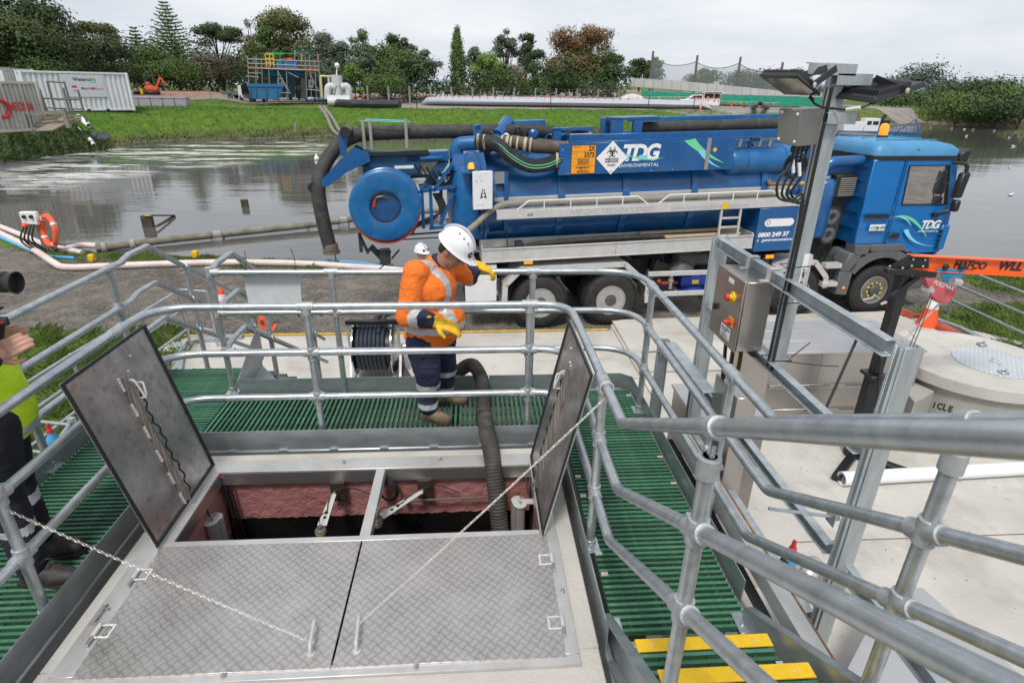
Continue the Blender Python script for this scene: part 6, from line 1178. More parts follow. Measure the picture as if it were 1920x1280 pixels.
b=B();b.lathe((3.85,.9,3.05),(1,0,0),[(.0,-.22),(.2,-.15),(.3,0),(.3,.25),(.2,.38),(.0,.42)],30);tm('round_filter',b,BLUE,ang=60)
b=B();b.lathe((4.2,.35,1.50),(0,0,1),[(.1,-.04),(.19,.0),(.215,.06),(.215,1.02),(.19,1.08),(.1,1.12),(0,1.12)],32);tm('silencer',b,BLUE,ang=50)
b=B();b.tube(fillet([(4.18,.4,2.55),(4.2,.4,2.90),(5.0,.3,2.93)],.2,8),.10,18);tm('exhaust_pipe',b,BLUE);b=B();b.lathe((4.97,.303,2.928),(1,-.12,.03),[(.101,0),(.106,.0),(.106,.06),(.085,.062),(.083,-.1),(.0,-.1)],20);tm('exhaust_mouth',b,mat('rusty pipe',(.22,.11,.06)))
b=B();b.lathe((4.19,.4,2.62),(0,0,1),[(.11,0),(.13,.0),(.13,.03),(.11,.03)],20);b.cyl((4.2,.36,1.48),(4.2,.36,1.2),.02,8);tm('pipe_clamp',b,ALU)
b=B();b.box(4.42,.3,2.24,4.86,.75,2.66);tm('air_intake',b,BLK,bev=.01)
for i in range(9):b=B();b.box(4.5,.285,2.27+.04*i,4.84,.299,2.29+.04*i);tm('grille_slat',b,mat('beige grille',(.25,.24,.2),.7))
b=B();b.box(4.5,.42,1.95,4.72,.65,2.25);b.cyl((4.45,.5,1.98),(4.75,.5,1.98),.09,12);tm('air_filter_neck',b,CHAS)
b=B();b.prism([(4.52+.19*math.cos(a),(1.86 if math.sin(a) > 0 else 1.50)+.19*math.sin(a)) for a in np.linspace(.01,6.29,29)[:-1]],(0,.32,0),(1,0,0),(0,0,1),-.3);tm('pump_cover',b,CHAS)
for z in (1.86,1.50):b=B();b.lathe((4.52,.325,z),(0,-1,0),[(.15,0),(.15,.012),(.08,.02),(.06,.0)],26);tm('cover_disc',b,GREY)
# cab
cz0,cz1=1.42,3.08
def cabside(y,d):
    pan={'rear_panel':[(4.90,1.50),(5.53,1.50),(5.53,3.10),(4.88,3.10)],}
    for nm,P in pan.items():b=B();b.prism(P,(0,y,0),(1,0,0),(0,0,1),-d);tm(nm,b,BLUEC,False,bev=.012)
    dr=[]
    b=B();n=12;ar=[(5.63+.74*math.cos(rad(a)),.60+.90*math.sin(rad(a))) for a in np.linspace(88,38,n)]
    b.prism([(5.545,1.50)]+ar[:0]+[(5.95,1.45),(6.14,1.32),(6.30,1.28),(6.86,1.30),(6.89,1.75),(6.84,2.26),(5.70,2.26),(5.545,2.26)],(0,y,0),(1,0,0),(0,0,1),-d);tm('door',b,BLUEC,False,bev=.01)
    b=B();b.prism([(5.545,2.262),(5.70,2.262),(5.66,2.95),(5.70,3.0),(6.44,3.0),(6.47,2.95),(6.66,2.262),(6.84,2.262),(6.66,3.10),(5.545,3.10)][::1],(0,y,0),(1,0,0),(0,0,1),-d);
    b=B()
    for P in ([(5.545,2.262),(5.70,2.262),(5.645,3.0),(5.545,3.0)],[(5.545,3.001),(6.5,3.001),(6.62,3.10),(5.545,3.10)],[(6.68,2.262),(6.84,2.262),(6.66,3.07),(6.5,3.0)]):b.prism(P,(0,y,0),(1,0,0),(0,0,1),-d)
    tm('window_frame',b,BLUEC,False)
    b=B()
    for a,c in (((5.70,2.265),(5.645,2.995)),((5.645,2.995),(6.5,2.997)),((6.5,2.997),(6.68,2.265)),((5.70,2.265),(6.68,2.265))):b.bar((a[0],y-.001,a[1]),(c[0],y-.001,c[1]),.02,.03,(0,1,0))
    tm('window_seal',b,BLK,False)
    b=B();b.prism([(5.70,2.265),(6.68,2.265),(6.5,2.997),(5.645,2.997)],(0,y+.02*(1 if d > 0 else -1),0),(1,0,0),(0,0,1),-.004);tm('window_glass',b,mat('tinted cab glass',(.55,.62,.63),.02,trans=.96,var=.01),False)
cabside(.0,.05);cabside(2.3,-.05)
b=B();b.hexa([(4.9,.05,1.5),(4.96,.05,1.5),(4.96,2.25,1.5),(4.9,2.25,1.5),(4.88,.05,3.1),(4.94,.05,3.1),(4.94,2.25,3.1),(4.88,2.25,3.1)]);tm('back_wall',b,BLUE,False)
for z in (1.8,2.1,2.4,2.7,2.95):b=B();b.box(4.865,.1,z,4.885,2.2,z+.05);tm('wall_rib',b,BLUE,False)
b=B();b.hexa([(6.72,.0,1.3),(6.92,.15,1.3),(6.92,2.15,1.3),(6.72,2.3,1.3),(6.75,.0,2.25),(6.96,.15,2.2),(6.96,2.15,2.2),(6.75,2.3,2.25)]);b.hexa([(6.80,.0,.75),(6.98,.15,.75),(6.98,2.15,.75),(6.80,2.3,.75),(6.80,.0,1.29),(6.98,.15,1.29),(6.98,2.15,1.29),(6.80,2.3,1.29)]);tm('front_panel',b,BLUEC,False,bev=.03)
b=B();b.hexa([(6.9,.15,2.21),(6.93,.15,2.21),(6.93,2.15,2.21),(6.9,2.15,2.21),(6.68,.15,3.08),(6.71,.15,3.08),(6.71,2.15,3.08),(6.68,2.15,3.08)]);tm('windscreen',b,mat('cab glass',(.85,.92,.92)),False)
b=B();b.box(6.70,-.06,1.36,6.9,.02,1.86);tm('corner_deflector',b,BLUEC,False,bev=.03)
for i in range(4):b=B();b.box(6.695,-.07,1.40+.1*i,6.735,-.03,1.47+.1*i);tm('step_slot',b,BLK,False)
# roof loft
def loop(z,ins,x0,x1,k=6):
    y0,y1=ins,2.3-ins;P=[];r=.16
    for cx_,cy_,a0 in ((x1-ins-r,y0+r,-90),(x1-ins-r,y1-r,0),(x0+ins*.6+r,y1-r,90),(x0+ins*.6+r,y0+r,180)):
        for i in range(k+1):a=rad(a0+90*i/k);P.append((cx_+r*math.cos(a),cy_+r*math.sin(a),z))
    return P
LO=[loop(3.17,-.0,4.88,6.70),loop(3.27,.01,4.88,6.72),loop(3.36,.07,4.88,6.66),loop(3.41,.18,4.88,6.56),loop(3.435,.5,4.9,6.4)]
b=B();n=len(LO[0]);b.add([p for l in LO for p in l],[(i*n+j,i*n+(j+1) % n,(i+1)*n+(j+1) % n,(i+1)*n+j) for i in range(len(LO)-1) for j in range(n)]+[tuple(range((len(LO)-1)*n,len(LO)*n))]);tm('roof',b,BLUER,False,ang=60)
lo=[loop(3.09,-.012,4.87,6.71),loop(3.17,-.012,4.87,6.71)];b=B();b.add(lo[0]+lo[1],[(j,(j+1) % n,(j+1) % n+n,j+n) for j in range(n)]);tm('roof_gutter',b,BLK,False)
for i in range(5):b=B();y=.35+.38*i;b.box(5.1,y,3.425,6.4,y+.02,3.445);tm('roof_rib',b,BLUER,False)
b=B();b.lathe((5.5,1.45,3.43),(0,0,1),[(.36,0),(.36,.03),(.3,.05)],24);tm('roof_hatch',b,GREY,False)
for s,t in ((5.62,.85),(4.98,1.5)):b=B();b.lathe((s,t,3.42),(0,0,1),[(.11,0),(.10,.06)],18);tm('beacon_base',b,BLK,False);b=B();b.lathe((s,t,3.48),(0,0,1),[(.085,0),(.085,.16),(.06,.21),(.0,.225)],18);tm('beacon_lens',b,LENS,False)
for s,t in ((6.4,.5),(5.75,.02)):b=B();b.cyl((s,t,3.4 if t > .1 else 3.27),(s,t-.0,3.5 if t > .1 else 3.29),.018,8);tm('roof_knob',b,BLK,False)
b=B();b.hexa([(6.66,.0,3.05),(6.86,.0,3.0),(6.86,2.3,3.0),(6.66,2.3,3.05),(6.68,.0,3.22),(6.9,.0,3.3),(6.9,2.3,3.3),(6.68,2.3,3.22)]);tm('sun_visor',b,BLK,False,bev=.02)
# mirrors
b=B();b.hexa([(6.56,-.28,2.42),(6.74,-.26,2.42),(6.74,-.12,2.42),(6.56,-.14,2.42),(6.58,-.28,2.88),(6.78,-.26,2.90),(6.78,-.12,2.90),(6.58,-.14,2.88)]);b.hexa([(6.62,-.28,2.16),(6.76,-.26,2.16),(6.76,-.12,2.16),(6.62,-.14,2.16),(6.62,-.28,2.38),(6.76,-.26,2.38),(6.76,-.12,2.38),(6.62,-.14,2.38)]);tm('mirror',b,BLK,False,bev=.03)
b=B();b.tube(fillet([(6.55,-.02,3.05),(6.68,-.2,3.05),(6.7,-.2,2.9)],.08,5),.035,10);b.tube(fillet([(6.44,-.04,2.32),(6.44,-.1,2.66),(6.58,-.18,2.74)],.06,5),.013,8);b.tube([(6.5,-.02,2.05),(6.62,-.16,2.16)],.03,10);b.box(6.42,-.06,2.02,6.54,.0,2.1);tm('mirror_arm',b,BLK,False)
# cab interior
b=B();b.hexa([(6.3,.1,2.0),(6.85,.1,2.0),(6.85,2.2,2.0),(6.3,2.2,2.0),(6.4,.1,2.42),(6.85,.1,2.5),(6.85,2.2,2.5),(6.4,2.2,2.42)]);tm('dashboard',b,BLK,False,bev=.03)
b=B();b.box(5.2,.3,1.9,5.75,.85,2.1);b.box(5.15,.3,2.1,5.32,.85,2.62);b.box(5.1,1.4,1.9,5.7,2.0,2.1);tm('seat',b,BLK,False,bev=.05)
ctr=V((6.08,.6,2.42));nn_=V((-.75,0,.66));x_,y_,_=frame(nn_);b=B();b.tube([ctr+x_*(.23*math.cos(a))+y_*(.23*math.sin(a)) for a in np.linspace(0,6.28,30)[:-1]],.016,8,closed=True);b.tube([ctr-x_*.22,ctr+x_*.22],.014,6);b.tube([ctr,ctr-nn_*.4],.04,10);tm('steering_wheel',b,BLK,False)
b=B();b.box(4.96,.06,1.55,6.7,2.24,1.6);tm('cab_floor',b,BLK,False)
# cab graphics
for a,c in (((4.90,1.78),(6.86,1.76)),):b=B();b.bar((a[0],-.0515+.0,a[1]),(c[0],-.0515,c[1]),.004,.006,(0,0,1));tm('panel_crease',b,BLUEB,False)
b=B();b.box(5.534,-.053,1.5,5.543,-.045,3.09);tm('door_gap',b,BLK,False)
b=B();b.box(4.93,-.054,2.02,5.45,-.052,2.10);tm('black_stripe',b,BLK,False)
swoosh((5.47,2.04),(5.9,2.12),(6.42,1.62),.16,-.054,GRL,False);swoosh((5.45,2.02),(5.75,2.1),(6.0,1.85),.1,-.055,CYAN,False);swoosh((5.85,1.78),(6.1,1.42),(6.78,1.44),.10,-.054,CYAN,False)
tdg(6.20,1.80,.165,-.055,False)
b=B();b.box(5.09,-.058,1.78,5.42,-.054,1.90);tm('fleet_plate',b,WHTP,False);tt('COM-097',.082,5.105,1.808,-.06,BLK,False,bold=.0015);tt('TDG',.024,5.23,1.786,-.06,BLK,False)
b=B();b.box(5.58,-.056,1.62,5.80,-.04,1.72);tm('door_handle',b,BLK,False,bev=.01)
# grey fenders
b=B();P=[(5.63+r_*math.cos(rad(a)),.56+r_*.98*math.sin(rad(a))) for r_,rng in ((.86,np.linspace(150,38,16)),(.68,np.linspace(38,150,16))) for a in rng]
for i in range(15):q=[P[i],P[i+1],P[30-i],P[31-i]];b.prism(q[::-1],(0,-.04,0),(1,0,0),(0,0,1),-.62)
tm('front_fender',b,GREY,False)
b=B();b.prism([(4.92,1.30),(5.2,1.30),(5.25,1.495),(4.9,1.495)],(0,-.05,0),(1,0,0),(0,0,1),-.3);b.prism([(5.25,1.36),(5.95,1.36),(6.14,1.3),(6.0,1.45),(5.9,1.495),(5.25,1.495)],(0,-.05,0),(1,0,0),(0,0,1),-.3);tm('fender_trim',b,GREY,False,bev=.01)
b=B();P=[(4.62,.62),(4.95,.58),(4.97,.9),(5.03,1.2),(5.12,1.34),(4.86,1.30),(4.68,1.1),(4.60,.85)]
b=B();b.hexa([(4.72,-.04,.48),(4.98,-.04,.45),(4.98,.55,.45),(4.72,.55,.48),(4.70,-.04,.95),(5.0,-.04,.95),(5.0,.55,.95),(4.70,.55,.95)]);b.hexa([(4.70,-.04,.951),(5.0,-.04,.951),(5.0,.55,.951),(4.70,.55,.951),(4.84,-.04,1.32),(5.12,-.04,1.36),(5.12,.55,1.36),(4.84,.55,1.32)]);tm('rear_mudguard',b,GREY,False,bev=.02)
for z in (1.04,.66):b=B();b.box(4.36,-.06,z,4.70,.12,z+.09);tm('cab_step',b,ALUW,False,bev=.004)
b=B();b.box(4.42,.1,.6,4.46,.14,1.2);b.box(4.6,.1,.6,4.64,.14,1.2);tm('step_hanger',b,CHAS,False)
b=B();b.lathe((4.86,-.045,.62),(0,-1,0),[(.03,0),(.025,.012)],12);tm('orange_reflector',b,LENS,False)
b=B();b.hexa([(6.2,.0,.5),(6.95,.1,.5),(6.95,2.2,.5),(6.2,2.3,.5),(6.35,.0,.8),(6.98,.1,.8),(6.98,2.2,.8),(6.35,2.3,.8)]);tm('bumper',b,GREY,False,bev=.03)
# aluminium mudguards
def guard(P,th,y0,y1,nm):
    b=B()
    for a,c in zip(P,P[1:]):
        a=V((a[0],0,a[1]));c=V((c[0],0,c[1]));d=(c-a).normalized();n_=V((-d.z,0,d.x));
        b.hexa([V((a.x,y0,a.z))-n_*.0,V((c.x,y0,c.z)),V((c.x,y1,c.z)),V((a.x,y1,a.z)),V((a.x,y0,a.z))+n_*th,V((c.x,y0,c.z))+n_*th,V((c.x,y1,c.z))+n_*th,V((a.x,y1,a.z))+n_*th])
        b.hexa([V((a.x,y0-.02,a.z))-n_*.07,V((c.x,y0-.02,c.z))-n_*.07,V((c.x,y0,c.z))-n_*.07,V((a.x,y0,a.z))-n_*.07,V((a.x,y0-.02,a.z))+n_*(th+.01),V((c.x,y0-.02,c.z))+n_*(th+.01),V((c.x,y0,c.z))+n_*(th+.01),V((a.x,y0,a.z))+n_*(th+.01)])
    return tm(nm,b,ALUW,False)
guard([(-2.10,.50),(-2.08,.92),(-1.78,1.22),(.22,1.26),(.72,.84),(.74,.46)],.02,.0,.62,'rear_guard');guard([(3.12,.8),(3.3,1.08),(3.6,1.2),(4.15,1.18),(4.46,.86),(4.48,.62)],.02,.0,.55,'axle_guard')
b=B();b.box(-2.80,.02,.60,-2.22,.06,1.30);tm('rear_locker',b,WHT,False,bev=.006);b=B();b.box(-2.80,.06,.60,-2.22,.6,1.30);tm('locker_body',b,BLK,False)
for z in (.72,1.15):b=B();b.cyl((-2.21,.03,z),(-2.21,.03,z+.08),.012,8);tm('hinge',b,ALU,False)
for z in (.98,.57):b=B();b.box(.70 if z > .7 else .66,.0,z,3.84 if z > .7 else 3.3,.05,z+.09);tm('side_rail',b,ALUW,False,bev=.004)
for s in (.68,2.0,3.2):b=B();b.box(s,.05,.57,s+.05,.1,1.1 if s < 1 else 1.3);tm('rail_bracket',b,CHAS,False)
for s,z in ((-1.72,1.30),(3.05,1.27)):b=B();b.box(s,-.01,z,s+.16,.01,z+.07);tm('amber_marker',b,LENS,False)
# under-body machinery
rr1=random.Random(11);MG=mat('grey greasy casting',(.10,.105,.11),.6,.2,.4,8,dirt=.5,dcol=(.05,.045,.04))
b=B();b.lathe((1.55,.45,1.15),(1,0,0),[(.0,-.22),(.2,-.15),(.24,.0),(.2,.18),(.1,.25),(.1,1.2)],20);tm('blower',b,MG,False)
b=B();b.lathe((1.45,.3,1.0),(0,0,1),[(.26,0),(.26,.06),(.18,.14),(.12,.2)],20);tm('filter_bowl',b,MG,False);b=B();b.cyl((1.7,.4,1.22),(2.6,.42,1.27),.075,14);tm('air_duct',b,MG,False)
b=B();b.box(1.5,.25,.68,2.12,.6,.88)
for i in range(5):b.box(1.52+.12*i,.24,.88,1.57+.12*i,.6,.93)
tm('blue_gearbox',b,mat('royal blue paint',(.02,.06,.36),.45),False,bev=.01);b=B();b.box(1.72,.236,.72,1.86,.239,.80);tm('yellow_sticker',b,YEL,False);b=B();b.lathe((1.8,.42,.55),(0,0,1),[(.3,0),(.3,.04),(.2,.12)],20);tm('blue_flange',b,mat('royal blue paint',(.02,.06,.36)),False)
b=B();b.box(.95,.4,.55,1.35,.9,1.1);b.hexa([(.9,.3,1.02),(1.2,.3,.92),(1.2,.5,.92),(.9,.5,1.02),(.95,.3,1.2),(1.25,.3,1.12),(1.25,.5,1.12),(.95,.5,1.2)]);tm('battery_case',b,CHAS,False,bev=.01)
for s in (2.35,2.5,1.3):b=B();b.cyl((s,.3,.62),(s,.3,.98),.035,10);b.lathe((s,.3,.78),(0,0,1),[(.06,0),(.06,.05)],10);tm('steel_valve',b,ALU,False)
b=B();b.ball((1.05,.3,.78),.05);b.cyl((1.1,.3,.74),(1.45,.32,.74),.03,8);tm('red_valve',b,mat('dirty red valve',(.35,.06,.04),.6),False)
for i in range(26):
    a=V((rr1.uniform(.9,3.2),rr1.uniform(.3,.7),rr1.uniform(.6,1.3)));c=a+V((rr1.uniform(-.5,.5),rr1.uniform(-.1,.1),rr1.uniform(-.3,.3)));m=(a+c)/2+V((0,0,rr1.uniform(-.2,.05)));b=B();b.tube(curve([a,m,c],5),rr1.choice((.012,.018,.028,.04)),7);tm('pipe_run',b,rr1.choice((BLK,CHAS,MG,MG,ALU)),False)
b=B();b.box(.9,.75,.5,3.3,1.5,1.3);b.box(4.2,.5,.6,4.8,1.8,1.6);tm('gear_housing',b,CHAS,False)
b=B();b.lathe((2.75,.35,.95),(1,0,0),[(.0,0),(.22,.02),(.22,.42),(.0,.44)],22);tm('fuel_tank',b,MG,False)
for i in range(9):a=V((4.2+rr1.uniform(0,.6),rr1.uniform(.3,.7),rr1.uniform(.7,1.5)));b=B();b.tube(curve([a,a+V((.1,0,-.2)),a+V((.3,0,-.1))],5),.02,6);tm('pipe_run',b,rr1.choice((BLK,CHAS,MG)),False)
# front chassis under the cab and tow step
b=B();b.box(5.0,.65,.5,6.4,1.7,1.3);tm('engine',b,CHAS,False)
# ============================================================ far side: trees
def leafm(n,c1,c2):
    c1,c2=(tuple(x*1.5 for x in q) for q in (c1,c2));m=mat('foliage '+n,c1,.6,0,.3,.35,col2=c2,dirt=.5,dcol=tuple(x*.8 for x in c2),dscale=.5,spec=.25);return m
FOL=dict(dark=leafm('dark',(.018,.032,.012),(.045,.07,.022)),mid=leafm('mid',(.03,.055,.014),(.075,.12,.03)),light=leafm('light',(.05,.095,.018),(.12,.19,.04)),
 olive=leafm('olive',(.045,.055,.02),(.10,.10,.035)),grey=leafm('grey',(.045,.06,.04),(.10,.125,.085)),red=leafm('red',(.05,.05,.02),(.19,.085,.04)),brown=leafm('brown',(.09,.075,.05),(.2,.16,.11)),maroon=leafm('maroon',(.035,.025,.025),(.08,.045,.04)))
BARK=mat('tree bark',(.09,.07,.05),.9,0,.3,2,.4,15)
def leaves(cl,n,s,rng,up=.25):
    """cl: list of (centre, radii); leaf quads in the outer shell of every clump"""
    w=np.array([c[1][0]*c[1][2] for c in cl]);idx=rng.choice(len(cl),n,p=w/w.sum())
    C_=np.array([c[0] for c in cl])[idx];Rr=np.array([c[1] for c in cl])[idx]
    d=rng.normal(0,1,(n,3));d /= np.linalg.norm(d,axis=1)[:,None];q=rng.uniform(.3,1,n)**.5*rng.choice([1,1,1,1.15,1.4],n)
    p=C_+d*Rr*q[:,None];nr=d*1.3+rng.normal(0,.45,(n,3));nr[:,2]+= up;nr /= np.linalg.norm(nr,axis=1)[:,None]
    a=np.cross(nr,rng.normal(0,1,(n,3)));a /= np.linalg.norm(a,axis=1)[:,None];b=np.cross(nr,a);sz=s*rng.uniform(.5,1.3,n)[:,None]
    v=np.stack([p-a*sz*.5,p+b*sz*.32,p+a*sz*.5,p-b*sz*.32],1).reshape(-1,3);return v
def tree(px,d,topy,w_px,basey,kind,col,lb,n=2600,leaf=.45,seed=0,shape='round',x0=None,grp='trees along the far side',dz=0.,trunk=True,gap=1.):
    rng=np.random.default_rng(seed+int(px));r=random.Random(seed+int(px)*3);d+= 38 if 225 < px < 500 else 15 if px < 1170 else 0;basey=max(basey,150) if kind in ('leaf','bush') else basey
    q=ray(px,185);k=d/math.hypot(q.x,q.y);bx,by=q.x*k,q.y*k;bz=float(terr(np.array([bx]),np.array([by]))[0])-.1
    zt=lambda py:EYE.z+ray(px,py).z/math.hypot(ray(px,py).x,ray(px,py).y)*d
    H=zt(topy)-bz;Wd=w_px*d/F*math.hypot(q.x,q.y)/1.0/1.0*(1/ q.length)*1.0;lowz=max(0,zt(basey)-bz);cl=[]
    Wr=Wd/2
    if shape == 'round':
        m=30 if kind != 'sparse' else 24
        for i in range(m):
            a=r.uniform(0,6.28);u=r.random()**.6;f=r.uniform(0,1);prof=math.sin(math.pi*(.18+.78*f))**.7
            z=lowz+(H-lowz)*(.08+.82*f);rr=Wr*.9*u*prof;cs=Wr*r.uniform(.2,.42)*(.6+.5*prof)*gap
            cl.append(((bx+rr*math.cos(a),by+rr*math.sin(a),bz+z),(cs,cs,cs*r.uniform(.55,.8))))
        cl.append(((bx,by,bz+H-Wr*.28),(Wr*.3*gap,Wr*.3,Wr*.28)))
    elif shape == 'column':
        for i in range(12):f=i/11;cs=Wr*(.55+.45*math.sin(math.pi*min(1,.25+.75*(1-f))))*(1.05-f*.75);cl.append(((bx+r.uniform(-.1,.1)*Wr,by,bz+lowz+(H-lowz)*(f*.93)),(cs,cs,(H-lowz)/11)))
    elif shape == 'norfolk':
        pass
    elif shape == 'flat':
        for i in range(14):a=r.uniform(0,6.28);u=r.random()**.5;f=r.uniform(.0,1);rr=Wr*.75*u;cl.append(((bx+rr*math.cos(a),by+rr*math.sin(a),bz+lowz+(H-lowz)*(.55+.4*f*(1-u*.5))),(Wr*r.uniform(.2,.34),Wr*.3,Wr*r.uniform(.12,.2))))
        for i in range(5):a=r.uniform(0,6.28);cl.append(((bx+Wr*.7*math.cos(a),by+Wr*.7*math.sin(a),bz+lowz+(H-lowz)*r.uniform(.15,.5)),(Wr*.3,Wr*.3,Wr*.18)))
    t=thing(kind_name(kind,shape),lb,'tree',(bx,by,bz),0,grp)
    if shape == 'norfolk':
        V_=[];tiers=int(H/ .62)
        for i in range(tiers):
            f=i/tiers;z=H*(.12+.86*f);R_=Wr*(1-f)**.85*(1 if i % 2 else .8)+.25;nb=10
            for j in range(nb):
                a=2*math.pi*(j+.5*(i % 2))/nb+r.uniform(-.1,.1);m=max(8,int(64*R_/Wr));u=rng.uniform(.1,1,m);
                px_=bx+np.cos(a)*R_*u;py_=by+np.sin(a)*R_*u;pz=bz+z+R_*.16*u*u+rng.normal(0,.06,m)
                da=np.array([np.cos(a),np.sin(a),.25]);sz=leaf*rng.uniform(.7,1.3,m)[:,None];p=np.stack([px_,py_,pz],-1);side=np.array([-np.sin(a),np.cos(a),0])
                sd=side[None]*rng.choice([-1,1],m)[:,None]*(1.3-u[:,None]*.7)+da[None]*.5
                V_.append(np.stack([p,p+sd*sz*.45+np.array([0,0,.12*leaf]),p+sd*sz+np.array([0,0,.18*leaf]),p+sd*sz*.5-np.array([0,0,.16*leaf])],1).reshape(-1,3))
        v=np.concatenate(V_)
    else:v=leaves(cl,n,leaf,rng)
    o=np.array(t.location);me=npmesh('crown',v-o,np.arange(len(v)).reshape(-1,4),FOL[col],False);link('crown',me,t)
    if trunk:
        b=B();lean=r.uniform(-.4,.4);tr=max(.12,H*.022)
        b.tube(curve([(bx,by,bz-.2),(bx+lean*.3,by,bz+H*.3),(bx+lean*.5,by,bz+H*.55),(bx+lean*.4,by,bz+H*.85)],4),[tr*(1-.85*i/12) for i in range(13)],7);mesh('trunk',b,BARK,t)
        b=B()
        for c,rr in (cl[:14] if kind in ('sparse','gum') or shape == 'flat' else cl[:7]):
            z0=bz+H*r.uniform(.18,.45);b.tube(curve([(bx+lean*.3,by,z0),((bx+c[0])/2,(by+c[1])/2,(z0+c[2])/2+.2),c],4),tr*.42,5,r2=.04)
        if b.v:mesh('limbs',b,BARK,t,kind='stuff')
    return t
def kind_name(k,s):return {'norfolk':'norfolk_pine','column':'conifer'}.get(s,{'bush':'bush','gum':'gum_tree','pine':'pine_tree','palm':'cabbage_tree'}.get(k,'broadleaf_tree'))
